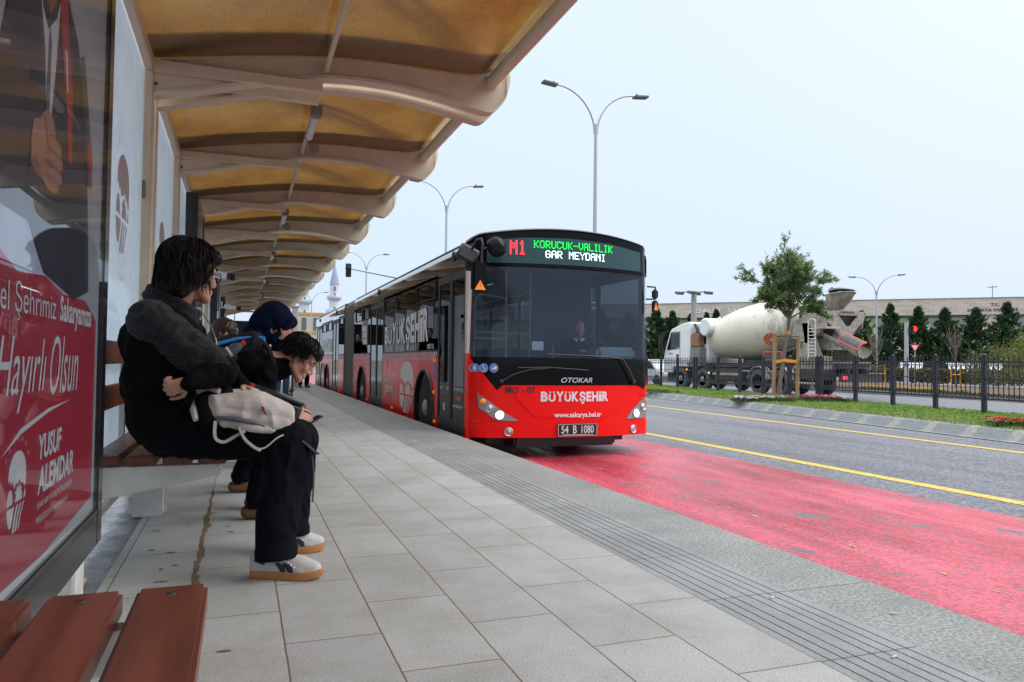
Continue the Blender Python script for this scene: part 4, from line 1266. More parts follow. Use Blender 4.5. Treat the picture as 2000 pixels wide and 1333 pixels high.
# destination display
FONT57 = {'K': '10001 10010 10100 11000 10100 10010 10001', 'O': '01110 10001 10001 10001 10001 10001 01110', 'R': '11110 10001 10001 11110 10100 10010 10001',
 'U': '10001 10001 10001 10001 10001 10001 01110', 'C': '01110 10001 10000 10000 10000 10001 01110', '-': '00000 00000 00000 11111 00000 00000 00000',
 'V': '10001 10001 10001 10001 10001 01010 00100', 'A': '01110 10001 10001 11111 10001 10001 10001', 'L': '10000 10000 10000 10000 10000 10000 11111',
 'I': '01110 00100 00100 00100 00100 00100 01110', 'G': '01110 10001 10000 10111 10001 10001 01110', 'M': '10001 11011 10101 10101 10001 10001 10001',
 'E': '11111 10000 10000 11110 10000 10000 11111', 'Y': '10001 10001 01010 00100 00100 00100 00100', 'D': '11110 10001 10001 10001 10001 10001 11110',
 'N': '10001 11001 10101 10011 10001 10001 10001', '1': '00100 01100 00100 00100 00100 00100 01110', ' ': '00000 '*7}
def led(mb, s, x0, x1, z0, z1, mi, off=0.012, dot=0.80):
    cols = len(s)*6-1
    px = (x1-x0)/cols; pz = (z1-z0)/7
    for ci, ch in enumerate(s):
        rows = FONT57[ch].split()
        for r_, row in enumerate(rows):
            for c, b_ in enumerate(row):
                if b_ == '1':
                    cx = x0+(ci*6+c+0.5)*px; cz = z1-(r_+0.5)*pz
                    hx, hz = px*dot/2*1.15, pz*dot/2*0.85
                    f = F(off)
                    mb.add([f(cx-hx, cz-hz), f(cx+hx, cz-hz), f(cx+hx, cz+hz), f(cx-hx, cz+hz)], [(0, 1, 2, 3)], mi)
mb = MB()
fpoly(mb, [(2.93, 2.165), (5.17, 2.165), (5.17, 2.43), (4.6, 2.495), (4.04, 2.515), (3.4, 2.50), (2.93, 2.45)], 0.006, 0, 0.004)
db = mb.build('destination_display', M_dest, bus, smooth=35)
mb = MB(); led(mb, 'M1', 3.21, 3.41, 2.275, 2.46, 0, dot=0.98); mb.build('route_number', M_led_r, db, smooth=0)
mb = MB(); led(mb, 'KORUCUK-VALILIK', 3.515, 4.655, 2.37, 2.47, 0); mb.build('route_name', M_led_g, db, smooth=0)
mb = MB(); led(mb, 'GAR MEYDANI', 3.666, 4.54, 2.245, 2.345, 0); mb.build('route_end', M_led_w, db, smooth=0)

def heavy_word(word, widths=None, bold=0.045):
    """condensed heavy capitals, every letter filling the same height; the cedilla hangs below"""
    x = 0.0; V = []; Fc = []
    for ch in word:
        w = (widths or {}).get(ch, 0.52)
        if ch in 'ÜİYKBEHRŞ' and ch in 'Üİ':
            t = text2d('U' if ch == 'Ü' else 'I', w=w, h=0.74, bold=bold); o = len(V)
            V += [(a+x, b) for a, b in t[0]]; Fc += [tuple(i+o for i in f) for f in t[1]]
            dots = ((0.24, 0.20), (0.76, 0.20)) if ch == 'Ü' else ((0.5, 0.46),)
            for dx, dw in dots:
                o = len(V); hw = w*dw/2 if ch == 'Ü' else w*0.48
                V += [(x+w*dx-hw, 0.82), (x+w*dx+hw, 0.82), (x+w*dx+hw, 1.0), (x+w*dx-hw, 1.0)]; Fc += [(o, o+1, o+2, o+3)]
            x += w+0.05
            continue
        if ch == 'Ş': t = text2d(ch, w=w, h=1.24, bold=bold); y0 = -0.24
        else: t = text2d(ch, w=w, h=1.0, bold=bold); y0 = 0
        o = len(V)
        V += [(a+x, b+y0) for a, b in t[0]]; Fc += [tuple(i+o for i in f) for f in t[1]]
        x += w+0.05
    x -= 0.05
    return [(a/x, b) for a, b in V], Fc
HW = heavy_word('BÜYÜKŞEHİR', {'İ': 0.26, 'E': 0.44, 'Y': 0.58, 'K': 0.56})
mb = MB()
mb.flat(([(3.60+a*0.967, 0.395+b*0.128) for a, b in HW[0]], HW[1]), F(0.014), 0)
mb.flat(place2d(text2d('www.sakarya.bel.tr', w=0.68, h=0.085, bold=0.03), 3.78, 0.172), F(0.016), 0)
mb.flat(place2d(text2d('MO - 07', w=0.38, h=0.078, bold=0.018), 3.150, 0.502), F(0.018), 1)
mb.flat(place2d(text2d('OTOKAR', w=0.45, h=0.066, bold=0.015, shear=0.25), 3.873, 0.637), F(0.006), 2)
mb.build('front_lettering', [M_lett, M_bsat, M_chrome], bus, smooth=0)
# number plate
mb = MB()
mb.prism([(3.815, -0.05), (4.378, -0.05), (4.378, 0.112), (3.815, 0.112)], lambda u, v, t: (u, 8.672-t, v), 0.0, 0.012, 0)
fl_ = lambda u, v: (u, 8.672-0.0135, v)
for a in ([(3.82, -0.045), (4.373, -0.045), (4.373, -0.040), (3.82, -0.040)], [(3.82, 0.102), (4.373, 0.102), (4.373, 0.107), (3.82, 0.107)], [(3.82, -0.045), (3.826, -0.045), (3.826, 0.107), (3.82, 0.107)], [(4.367, -0.045), (4.373, -0.045), (4.373, 0.107), (4.367, 0.107)], [(3.88, -0.032), (4.31, -0.032), (4.31, -0.026), (3.88, -0.026)]):
    mb.flat(fill2d([a]), fl_, 1)
mb.flat(place2d(text2d('54', w=0.10, h=0.10, bold=0.01), 3.865, -0.012), fl_, 1)
mb.flat(place2d(text2d('B', w=0.052, h=0.10, bold=0.01), 4.03, -0.012), fl_, 1)
mb.flat(place2d(text2d('1080', w=0.175, h=0.10, bold=0.01), 4.15, -0.012), fl_, 1)
mb.build('number_plate', [M_plate, M_lett], bus, smooth=0)
# headlamps
def lamp_disc(x, z, r, off, mat, name, parent, dome=0.02):
    mb = MB()
    def fn(a, b):
        t = 2*math.pi*a; rr_ = r*(1-b)
        xx, zz = x+rr_*math.cos(t), z+rr_*math.sin(t)
        return (xx, yf(xx, zz)-off-dome*math.sin(b*math.pi/2), zz)
    mb.grid(fn, 20, 4, flip=True)
    return mb.build(name, mat, parent, smooth=60)
def ring(x, z, r, off, mat, name, parent, w=0.008):
    mb = MB(); pts = [(x+r*math.cos(2*math.pi*k/22), 0, z+r*math.sin(2*math.pi*k/22)) for k in range(23)]
    pts = [(p[0], yf(p[0], p[2])-off, p[2]) for p in pts]
    mb.tube(pts, w, 6, cap=False)
    return mb.build(name, mat, parent, smooth=60)
for side, poly, lamps in ((0, [(2.826, 0.502), (2.838, 0.312), (3.061, 0.148), (3.325, 0.148), (3.12, 0.27)], ((2.885, 0.395, 0.034), (2.962, 0.305, 0.043), (3.085, 0.222, 0.054))),
                          (1, [(5.33, 0.51), (4.98, 0.26), (4.885, 0.150), (5.20, 0.150), (5.335, 0.30)], ((5.285, 0.395, 0.034), (5.195, 0.305, 0.043), (5.062, 0.220, 0.054)))):
    mb = MB(); fpoly(mb, poly if side == 0 else poly, 0.014, 0)
    hl = mb.build('headlight', M_hlbez, bus, smooth=35)
    lamp_disc(*lamps[0], 0.016, M_orange, 'indicator_lamp', hl)
    lamp_disc(*lamps[1], 0.016, M_lens, 'high_beam', hl); ring(lamps[1][0], lamps[1][1], lamps[1][2], 0.02, M_alu, 'bezel_ring', hl)
    lamp_disc(*lamps[2], 0.016, M_beam, 'low_beam', hl); ring(lamps[2][0], lamps[2][1], lamps[2][2], 0.02, M_alu, 'bezel_ring', hl)
for x in (3.194, 5.0):
    o = lamp_disc(x, 0.012, 0.045, 0.028, M_lens, 'fog_lamp', bus, 0.012); ring(x, 0.012, 0.05, 0.03, M_alu, 'fog_ring', o)
# blue stickers
for (x, kind) in ((2.792, 0), (2.892, 1), (3.012, 2)):
    mb = MB()
    mb.flat(fill2d([ell(x, 0.815, 0.050, 0.056)], 0.03), F(0.010), 1)
    mb.flat(fill2d([ell(x, 0.815, 0.046, 0.051)], 0.03), F(0.012), 0)
    f = F(0.014)
    if kind == 0:
        mb.flat(fill2d([ell(x, 0.846, 0.009, 0.010)]), f, 1)
        mb.flat(fill2d([[(x-0.016, 0.833), (x+0.016, 0.833), (x+0.018, 0.80), (x+0.012, 0.80), (x+0.010, 0.815), (x+0.010, 0.775), (x+0.002, 0.775), (x, 0.80), (x-0.002, 0.775), (x-0.010, 0.775), (x-0.010, 0.815), (x-0.012, 0.80), (x-0.018, 0.80)]]), f, 1)
    elif kind == 1:
        mb.flat(fill2d([ell(x-0.012, 0.848, 0.008, 0.009)]), f, 1)
        mb.flat(fill2d([[(x-0.016, 0.838), (x-0.008, 0.838), (x-0.006, 0.818), (x+0.014, 0.816), (x+0.022, 0.792), (x+0.032, 0.792), (x+0.032, 0.786), (x+0.017, 0.786), (x+0.008, 0.809), (x-0.014, 0.809)]]), f, 1)
        mb.flat(fill2d([ell(x-0.004, 0.795, 0.022, 0.024, 180, 360)+ell(x-0.004, 0.795, 0.016, 0.018, 360, 180)]), f, 1)
    else:
        mb.flat(fill2d([ell(x+0.014, 0.826, 0.020, 0.018)]), f, 1)
        mb.flat(fill2d([[(x-0.034, 0.818), (x-0.02, 0.800), (x+0.01, 0.795), (x+0.03, 0.806), (x+0.034, 0.822), (x+0.0, 0.815)]]), f, 1)
    mb.build('accessibility_sticker', [M_stblue, M_lett], bus, smooth=0)
# wipers
mb = MB()
wz = lambda pts, o: [(x, yf(x, z)-o, z) for x, z in pts]
mb.tube(wz([(4.98, 0.66), (4.90, 0.80), (4.78, 0.955), (4.55, 0.975), (4.25, 0.985)], 0.05), [0.016, 0.014, 0.011, 0.009, 0.008], 8)
mb.tube(wz([(3.66, 1.0), (4.2, 0.99), (4.75, 0.962)], 0.035), 0.008, 6)
mb.sphere(F(0.03)(4.99, 0.645), 0.035, 10)
mb.build('wiper', M_bsat, bus)
mb = MB()
mb.tube(wz([(3.12, 0.66), (3.25, 0.74), (3.45, 0.80), (3.7, 0.82)], 0.03), [0.014, 0.011, 0.009, 0.008], 8)
mb.tube(wz([(3.30, 0.825), (3.7, 0.832), (4.25, 0.80)], 0.025), 0.007, 6)
mb.sphere(F(0.02)(3.10, 0.645), 0.03, 10)
mb.build('wiper', M_bsat, bus)

# body shell ---------------------------------------------------------------
WH = [(11.42, True), (17.84, False), (25.42, False), (26.74, False)]
WR = 0.485
ZA = RZ+0.49
def side(x, out, secs, name, window=True):
    """one long side: red lower panels with wheel arches, mirror black upper band"""
    mb = MB(); sx = 1 if out > 0 else -1
    z0 = -0.095
    for a, b_ in secs:
        poly = [(a, z0)]
        for wy, _ in WH:
            if a < wy-0.62 and wy+0.62 < b_:
                poly += [(wy-0.62, z0)]+[(wy+0.62*math.cos(R(180-15*k)), max(z0, ZA-0.02+0.60*math.sin(R(180-15*k)))) for k in range(0, 13)]+[(wy+0.62, z0)]
        poly += [(b_, z0), (b_, 0.90), (a, 0.90)]
        vf = fill2d([poly])
        mb.flat(vf, lambda u, v: (x, u, v), 0)
        mb.add([(x, a, 0.90), (x, b_, 0.90), (x, b_, 1.03), (x, a, 1.03)], [(0, 1, 2, 3)], 0)
        mb.add([(x, a, 1.03), (x, b_, 1.03), (x, b_, 1.06), (x, a, 1.06)], [(0, 1, 2, 3)], 1)
        mb.add([(x, a, 2.12), (x, b_, 2.12), (x, b_, 2.16), (x, a, 2.16)], [(0, 1, 2, 3)], 1)
    return mb
def unit_upper(mb, x, out, ya, yb):
    prof = [(0, 2.12), (0, 2.34), (-0.012*out, 2.41), (-0.05*out, 2.455), (-0.10*out, 2.47)]
    mb.grid(lambda u, v: (x+prof[int(round(v*4))][0], ya+(yb-ya)*u, prof[int(round(v*4))][1]), 12, 4, 2)
DOORS_L = [(9.17, 10.58), (15.05, 16.66), (22.42, 23.92), (27.25, 29.05)]
SECS_L = [(10.58, 15.05), (16.66, 19.25), (21.15, 22.42), (23.92, 27.25), (29.05, 29.5)]
mb = side(BXL, -1, SECS_L, 'l')
unit_upper(mb, BXL, -1, BYF, 19.25); unit_upper(mb, BXL, -1, 21.15, BYR)
mb.build('side_body', [M_bred, M_bsat, M_bside], bus, smooth=35)
SECS_R = [(9.12, 19.25), (21.15, 29.5)]
mb = side(BXR, 1, SECS_R, 'r')
unit_upper(mb, BXR, 1, BYF, 19.25); unit_upper(mb, BXR, 1, 21.15, BYR)
mb.build('side_body', [M_bred, M_bsat, M_bside], bus, smooth=35)
# roof and rear
mb = MB()
for ya, yb in ((8.9, 19.25), (21.15, BYR)):
    mb.grid(lambda u, v: (BXC+(BHW-0.09)*(2*u-1), (max(ya+(yb-ya)*v, yf(BXC+(BHW-0.09)*(2*u-1), 2.6)+0.03) if v < 0.01 and ya < 9 else max(ya, 9.15)+(yb-max(ya, 9.15))*v), 2.625-0.14*(2*u-1)**2), 16, 14)
mb.bbox((BXC-0.75, 13.2, 2.58), (BXC+0.75, 16.2, 2.72), 0.05); mb.bbox((BXC-0.8, 22.5, 2.58), (BXC+0.8, 28.2, 2.74), 0.05)
mb.build('roof', M_roofw, bus, smooth=40)
mb = MB()
for x in (BXL+0.055, BXR-0.055):
    for ya, yb in ((9.1, 19.25), (21.15, BYR)):
        mb.tube([(x, ya, 2.462), (x, yb, 2.462)], 0.016, 6)
mb.build('roof_gutter', M_bsat, bus)
mb = MB()
mb.box((BXL+0.02, BYR-0.03, -0.05), (BXR-0.02, BYR, 2.44), 0)
mb.box((BXL+0.25, BYR, 1.2), (BXR-0.25, BYR+0.01, 2.1), 1)
mb.build('rear_wall', [M_bred, M_bglass], bus)
# underfloor
mb = MB()
mb.box((BXL+0.32, 9.2, -0.17), (BXR-0.32, 19.2, -0.02)); mb.box((BXL+0.32, 21.2, -0.17), (BXR-0.32, 29.3, -0.02)); mb.box((BXL+0.3, 19.0, -0.15), (BXR-0.3, 21.3, -0.02))
for x in (BXL, BXR):
    for ya, yb in ((9.2, 10.7), (12.1, 17.15), (18.5, 24.7), (27.4, 29.4)):
        s = 1 if x == BXL else -1
        mb.box((x+0.02*s, ya, -0.09), (x+0.40*s, yb, -0.02))
mb.bbox((3.3, 8.85, -0.20), (4.75, 9.4, -0.05), 0.03)
mb.build('underframe', M_bsat, bus)
# wheels with black arches
def bus_wheel(x, y, s):
    mb = MB()
    prof = [(0, WR-0.19), (0.0, WR-0.07), (0.02, WR-0.02), (0.06, WR), (0.24, WR), (0.28, WR-0.03), (0.28, WR-0.19)]
    mb.lathe(prof, (x+0.025*s, y, ZA), (s, 0, 0), 40)
    o = mb.build('tyre', M_tyre, bus, smooth=40)
    o.name = 'wheel'
    mb = MB()
    mb.lathe([(0.015, 0.295), (0.0, 0.29), (0.03, 0.25), (0.06, 0.24), (0.065, 0.14), (0.0, 0.13), (-0.03, 0.09), (-0.035, 0.001)], (x+0.025*s, y, ZA), (s, 0, 0), 36, 0)
    for k in range(10):
        a = 2*math.pi*k/10
        mb.lathe([(0, 0.016), (-0.03, 0.014)], (x+0.080*s, y+0.19*math.cos(a), ZA+0.19*math.sin(a)), (s, 0, 0), 8, 0)
        mb.lathe([(0.0, 0.03), (-0.003, 0.03)], (x+0.089*s, y+0.205*math.cos(a+0.3), ZA+0.205*math.sin(a+0.3)), (s, 0, 0), 10, 1)
    mb.build('rim', [M_rim, M_bsat], o, smooth=40)
    mb = MB()
    n = 24
    arc = [(y+0.63*math.cos(math.pi*k/n), ZA-0.02+0.61*math.sin(math.pi*k/n)) for k in range(n+1)]
    arc = [(y+0.63, -0.10)]+arc+[(y-0.63, -0.10)]
    mb.tube([(x-0.004*s, a, b_) for a, b_ in arc], 0.022, 8)
    mb.grid(lambda u, v: (x+0.005*s+0.40*s*v, arc[int(round(u*(len(arc)-1)))][0], arc[int(round(u*(len(arc)-1)))][1]), len(arc)-1, 1)
    mb.add([(x+0.40*s, a, b_) for a, b_ in arc], [tuple(range(len(arc)))])
    mb.build('wheel_arch', M_bsat, bus, smooth=40)
for wy, _ in WH:
    bus_wheel(BXL, wy, 1); bus_wheel(BXR, wy, -1)
# windows (left with top hoppers)
def window(x, ya, yb, s, hopper=None, g=None):
    mb = MB(); mb.box((x+0.004*s, ya+0.012, 1.06), (x+0.010*s, yb-0.012, 2.12))
    w = mb.build('window', g or M_bglass, bus, smooth=0)
    if hopper:
        a, b_ = hopper
        mb = MB()
        for p, q in (((x-0.004*s, a, 1.84), (x-0.004*s, b_, 1.84)), ((x-0.004*s, a, 2.09), (x-0.004*s, b_, 2.09)), ((x-0.004*s, a, 1.84), (x-0.004*s, a, 2.09)), ((x-0.004*s, b_, 1.84), (x-0.004*s, b_, 2.09))):
            mb.bar(p, q, 0.012, 0.03, up=(1, 0, 0))
        mb.build('window_frame', M_bsat, w, smooth=0)
for ya, yb, hp in ((10.6, 12.15, (10.75, 12.0)), (12.15, 13.5, None), (13.5, 15.04, (13.6, 14.9)), (16.68, 17.7, (16.8, 17.6)), (17.7, 19.24, (17.85, 18.9)), (21.16, 22.41, (21.3, 22.2)), (23.94, 25.6, (24.1, 25.3)), (25.6, 27.24, (25.8, 27.0)), (29.06, 29.49, None)):
    window(BXL, ya, yb, 1, hp)
M_bglass_clear = glass('bus side glass', (0.62, 0.66, 0.68), ior=1.5, refl=0.9)
for ya, yb in ((9.2, 10.55), (10.55, 12.3), (12.3, 14.1), (14.1, 15.9), (15.9, 17.6), (17.6, 19.2), (21.2, 23.2), (23.2, 25.2), (25.2, 27.3), (27.3, 29.4)):
    window(BXR, ya, yb, -1, None, M_bglass_clear)
mb = MB()
for y in (10.59, 15.045, 16.67, 19.2, 21.2, 22.415, 23.93, 27.245, 29.055):
    mb.box((BXL+0.012, y-0.03, 1.03), (BXL+0.05, y+0.03, 2.2))
for y in (9.2, 10.55, 12.3, 14.1, 15.9, 17.6, 19.2, 21.2, 23.2, 25.2, 27.3, 29.4):
    mb.box((BXR-0.05, y-0.05, 1.03), (BXR-0.012, y+0.05, 2.2))
mb.build('window_pillars', M_bsat, bus)
# doors: two leaves each
for k, (ya, yb) in enumerate(DOORS_L):
    ym = (ya+yb)/2
    for a, b_ in ((ya, ym), (ym, yb)):
        mb = MB()
        x = BXL
        mb.box((x+0.0, a+0.008, -0.08), (x+0.035, a+0.06, 2.10)); mb.box((x+0.0, b_-0.06, -0.08), (x+0.035, b_-0.008, 2.10))
        mb.box((x+0.0, a+0.06, -0.08), (x+0.035, b_-0.06, 0.10)); mb.box((x+0.0, a+0.06, 2.0), (x+0.035, b_-0.06, 2.10))
        d = mb.build('door', M_bsat, bus, smooth=0)
        mb = MB(); mb.box((x+0.012, a+0.058, 0.098), (x+0.02, b_-0.058, 2.002)); mb.build('door_glass', M_bdoor, d, smooth=0)
        if k == 0:
            mb = MB(); fd = lambda u, v: (x+0.009, u, v)
            yc = (a+b_)/2
            if a == ya:
                for dy in (-0.12, -0.02, 0.08):
                    mb.flat(fill2d([ell(yc+dy, 0.40, 0.045, 0.04)]), fd, 0)
                mb.flat((lambda t: ([(yc+0.22-p, 0.26+q) for p, q in t[0]], t[1]))(text2d('www.sakarya.bel.tr', w=0.46, h=0.06, bold=0.02)), fd, 1)
                mb.build('door_sticker', [M_redlamp, M_lett], d, smooth=0)
            else:
                mb.flat(fill2d([[(yc-0.05, 0.2), (yc+0.05, 0.2), (yc+0.05, 0.3), (yc-0.05, 0.3)]]), fd, 0)
                mb.build('door_sticker', [M_lett], d, smooth=0)
    mb = MB(); mb.box((BXL-0.006, ya, -0.11), (BXL+0.05, yb, -0.085)); mb.build('door_sill', M_alu, bus, smooth=0)
mb = MB(); mb.box((BXL-0.006, 9.06, 1.0), (BXL+0.05, 9.165, 2.14), 0); mb.box((BXL-0.003, 9.06, -0.095), (BXL+0.05, 9.165, 1.0), 1)
mb.build('door_pillar', [M_beige, M_bred], bus, smooth=0)
# bellows
mb = MB()
sec = [(BXL+0.02, -0.02), (BXL+0.02, 2.36), (BXL+0.12, 2.50), (BXR-0.12, 2.50), (BXR-0.02, 2.36), (BXR-0.02, -0.02), (BXL+0.02, -0.02)]
n = 40
def bel(u, v):
    i = int(round(u*6)); j = int(round(v*n))
    d = 0.0 if j % 2 == 0 else 0.055
    cx, cz = BXC, 1.2
    x, z = sec[i]
    return (x+(d if x < cx else -d), 19.25+1.9*v, z-(d if z > 2 else 0))
mb.grid(bel, 6, n)
mb.build('bellows', M_bell, bus, smooth=0)
# livery on the side
def SD(off=0.004): return lambda y, z: (BXL-off, y, z)
mb = MB()
y_a, y_b = 14.86, 11.17
mb.flat(([(y_a+(y_b-y_a)*a, 1.20+b_*(0.36+0.19*a)+0.0) for a, b_ in HW[0]], HW[1]), SD(), 0)
t = text2d('KENT XL', w=0.42, h=0.075, bold=0.03)
mb.flat(([(11.22-a, 1.08+b_) for a, b_ in t[0]], t[1]), SD(), 0)
mb.build('side_lettering', [M_lett], bus, smooth=0); mb = MB()
# chequer band
n = 44
for k in range(n):
    yy0 = 15.03-(15.03-10.62)*k/n; yy1 = 15.03-(15.03-10.62)*(k+0.52)/n
    for r_ in range(2):
        if r_ == 1: yy0_, yy1_ = yy1, 15.03-(15.03-10.62)*(k+1)/n
        else: yy0_, yy1_ = yy0, yy1
        zz = 0.90+0.068*r_
        mb.add([(BXL-0.004, yy0_, zz), (BXL-0.004, yy1_, zz), (BXL-0.004, yy1_, zz+0.064), (BXL-0.004, yy0_, zz+0.064)], [(0, 1, 2, 3)], 0)
mb.build('chequer_band', M_beige, bus, smooth=0); mb = MB()
for e_ in EMBLEM:
    mb.flat(([(12.72-u*1.15, 0.42+v*0.48) for u, v in e_[0]], e_[1]), SD(), 0)
mb.build('side_emblem', M_beige, bus, smooth=0); mb = MB()
t = text2d('Sakarya için', w=1.0, h=0.12, bold=0.03)
mb.flat(([(14.88-a, 0.46+b_) for a, b_ in t[0]], t[1]), SD(), 0)
t = text2d('yatırım!', w=0.95, h=0.24, bold=0.03, shear=0.3)
mb.flat(([(14.80-a, 0.22+b_) for a, b_ in t[0]], t[1]), SD(), 0)
mb.build('side_slogan', M_beige, bus, smooth=0); mb = MB()
# poster squares beside the second door, window wrap at the rear
for r_ in range(3):
    for c in range(2):
        yy = 17.75-0.30*c-0.03*r_; zz = 1.56-0.15*r_
        mb.add([(BXL-0.003, yy, zz), (BXL-0.003, yy-0.27, zz), (BXL-0.003, yy-0.27, zz+0.13), (BXL-0.003, yy, zz+0.13)], [(0, 1, 2, 3)], 0)
mb.build('window_sticker', M_lett, bus, smooth=0); mb = MB()
mb.flat(([(27.0-a*3.0, 1.15+b_*0.42) for a, b_ in HW[0]], HW[1]), SD(), 0)
mb.build('rear_lettering', M_lett, bus, smooth=0); mb = MB()
M_pinkl = pm('pink livery band', (0.62, 0.16, 0.17), 0.35)
mb.add([(BXL-0.0025, 21.2, 0.9), (BXL-0.0025, 22.4, 0.9), (BXL-0.0025, 22.4, 1.03), (BXL-0.0025, 21.2, 1.03)], [(0, 1, 2, 3)], 2)
mb.add([(BXL-0.0025, 23.95, 0.9), (BXL-0.0025, 27.2, 0.9), (BXL-0.0025, 27.2, 1.03), (BXL-0.0025, 23.95, 1.03)], [(0, 1, 2, 3)], 2)
mb.add([(BXL-0.0025, 16.7, 0.9), (BXL-0.0025, 19.2, 0.9), (BXL-0.0025, 19.2, 1.03), (BXL-0.0025, 16.7, 1.03)], [(0, 1, 2, 3)], 2)
mb.build('pink_band', M_pinkl, bus, smooth=0); mb = MB()
mb.flat(fill2d([ell(10.78, 0.80, 0.06, 0.07)]), SD(), 3); mb.flat(fill2d([ell(10.78, 0.67, 0.06, 0.06)]), SD(), 3)
mb.flat(fill2d([ell(14.55, 0.86, 0.05, 0.05)]), SD(), 3)
mb.build('side_sticker', M_stblue, bus, smooth=0)
for y, z, m_ in ((10.78, 0.43, M_orange), (10.72, -0.0, M_orange), (14.0, 0.0, M_orange), (10.73, 0.90, M_orange), (17.0, 0.0, M_orange), (22.0, 0.0, M_orange)):
    mb = MB(); mb.bbox((BXL-0.014, y-0.045, z-0.024), (BXL+0.004, y+0.045, z+0.024), 0.008); mb.build('side_marker', m_, bus)
for y in (9.75, 15.6, 22.95, 28.0):
    mb = MB(); mb.lathe([(0, 0.07), (0.02, 0.068), (0.03, 0.03)], (BXL, y, 2.335), (-1, 0, 0), 20); mb.build('roof_vent', M_bsat, bus)
# mirrors on the kerb side
mb = MB()
mb.obox((2.63, 8.80, 2.235), (Vector((0.85, -0.25, -0.45)), Vector((0.25, 0.95, 0)), Vector((0.45, 0.1, 0.88))), (0.13, 0.075, 0.10))
mb.obox((2.70, 8.84, 2.10), (Vector((1, 0, 0)), Vector((0, 1, 0)), Vector((0, 0, 1))), (0.09, 0.06, 0.07))
mr_ = mb.build('mirror_arm', M_bsat, bus, bevel=0.03)
mb = MB()
mb.tube([(2.66, 8.75, 2.28), (2.68, 8.60, 2.38), (2.725, 8.56, 2.395), (2.735, 8.54, 2.33), (2.72, 8.55, 1.98)], 0.017, 8)
mb.tube([(2.735, 8.54, 2.27), (2.80, 8.53, 2.285), (2.86, 8.52, 2.30)], 0.011, 6)
mb.build('mirror_bracket', M_bsat, mr_)
mb = MB(); mb.bbox((2.60, 8.52, 1.735), (2.80, 8.60, 2.13), 0.035)
mm = mb.build('mirror', M_bblk, bus)
mb = MB(); mb.add([(2.635, 8.512, 1.765), (2.775, 8.512, 1.765), (2.705, 8.512, 1.885)], [(0, 1, 2)]); mb.build('warning_triangle', M_orange, mm, smooth=0)
mb = MB(); mb.bar((2.705, 8.508, 1.80), (2.705, 8.508, 1.845), 0.008, 0.003); mb.bar((2.705, 8.508, 1.78), (2.705, 8.508, 1.788), 0.008, 0.003); mb.build('warning_mark', M_bsat, mm, smooth=0)
mb = MB(); mb.lathe([(-0.035, 0.01), (-0.032, 0.07), (-0.015, 0.115), (0.0, 0.128), (0.015, 0.128), (0.02, 0.118), (0.02, 0.01)], (2.91, 8.51, 2.30), (-0.12, 0.98, -0.1), 28); mb.build('mirror', M_bblk, bus)
# far side mirror seen past the corner
mb = MB(); mb.tube([(5.30, 8.99, 1.97), (5.42, 8.98, 1.965), (5.42, 8.98, 1.80), (5.30, 9.02, 1.795)], 0.014, 6); mb.bbox((5.37, 8.93, 1.80), (5.45, 9.01, 1.93), 0.02)
mb.bbox((5.37, 8.93, 1.60), (5.45, 9.01, 1.78), 0.02)
mm = mb.build('mirror', M_bsat, bus)
mb = MB(); mb.add([(5.372, 8.925, 1.64), (5.435, 8.925, 1.64), (5.40, 8.925, 1.745)], [(0, 1, 2)]); mb.build('warning_triangle', M_orange, mm, smooth=0)
# interior ---------------------------------------------------------------
mb = MB()
mb.box((BXL+0.06, 9.3, -0.018), (BXR-0.06, 29.3, 0.01), 0)
mb.box((BXL+0.06, 9.2, 2.28), (BXR-0.06, 29.3, 2.33), 1)
mb.box((BXL+0.07, 10.7, 0.01), (BXL+0.1, 15.0, 0.95), 0); mb.box((BXR-0.1, 9.3, 0.01), (BXR-0.07, 29.3, 0.95), 0)
mb.box((BXC-0.2, 20.9, 0.0), (BXR-0.1, 20.95, 2.28), 0)
mb.build('cabin_lining', [M_int, M_intl], bus)
mb = MB()
mb.bbox((BXL+0.12, 9.05, 0.55), (BXR-0.12, 9.45, 0.93), 0.05)
mb.build('dashboard', M_bsat, bus)
mb = MB(); mb.bbox((4.62, 9.15, 0.94), (5.24, 9.55, 1.12), 0.05); mb.build('instrument_cowl', M_intl, bus)
mb = MB(); mb.box((4.28, 10.75, 0.0), (5.30, 10.80, 2.25)); mb.box((4.25, 9.9, 0.0), (4.29, 10.75, 1.15)); mb.build('driver_partition', M_int, bus)
def rail(pts, r=0.017):
    mb = MB(); mb.tube(pts, r, 8); return mb.build('handrail', M_rail, bus)
rail([(3.02, 9.75, 0.95), (3.02, 9.75, 1.72), (3.06, 9.75, 1.80), (3.14, 9.75, 1.83), (3.66, 10.3, 1.84)], 0.016)
rail([(3.70, 10.35, 0.6), (3.70, 10.35, 2.28)]); rail([(4.22, 10.7, 0.6), (4.22, 10.7, 2.28)])
rail([(3.02, 9.75, 1.31), (4.22, 10.7, 1.33)], 0.012); rail([(3.02, 9.75, 1.22), (3.70, 10.35, 1.23)], 0.012)
for x, y in ((3.5, 12.6), (4.5, 12.6), (3.5, 14.6), (4.5, 14.6), (3.5, 17.2), (4.5, 17.2)):
    rail([(x, y, 0.0), (x, y, 2.28)])
rail([(3.5, 10.4, 2.05), (3.5, 19.0, 2.05)]); rail([(4.5, 11.0, 2.05), (4.5, 19.0, 2.05)])
for y in (11.0, 11.5, 12.0, 13.1, 13.6, 14.1, 15.2, 15.8):
    for x in (3.5, 4.5):
        mb = MB(); mb.tube([(x, y, 2.04), (x, y, 1.92)], 0.010, 6)
        mb.tube([(x+0.05*math.cos(2*math.pi*k/14), y, 1.87+0.05*math.sin(2*math.pi*k/14)) for k in range(15)], 0.008, 6, cap=False)
        mb.build('hanging_strap', M_bsat, bus)
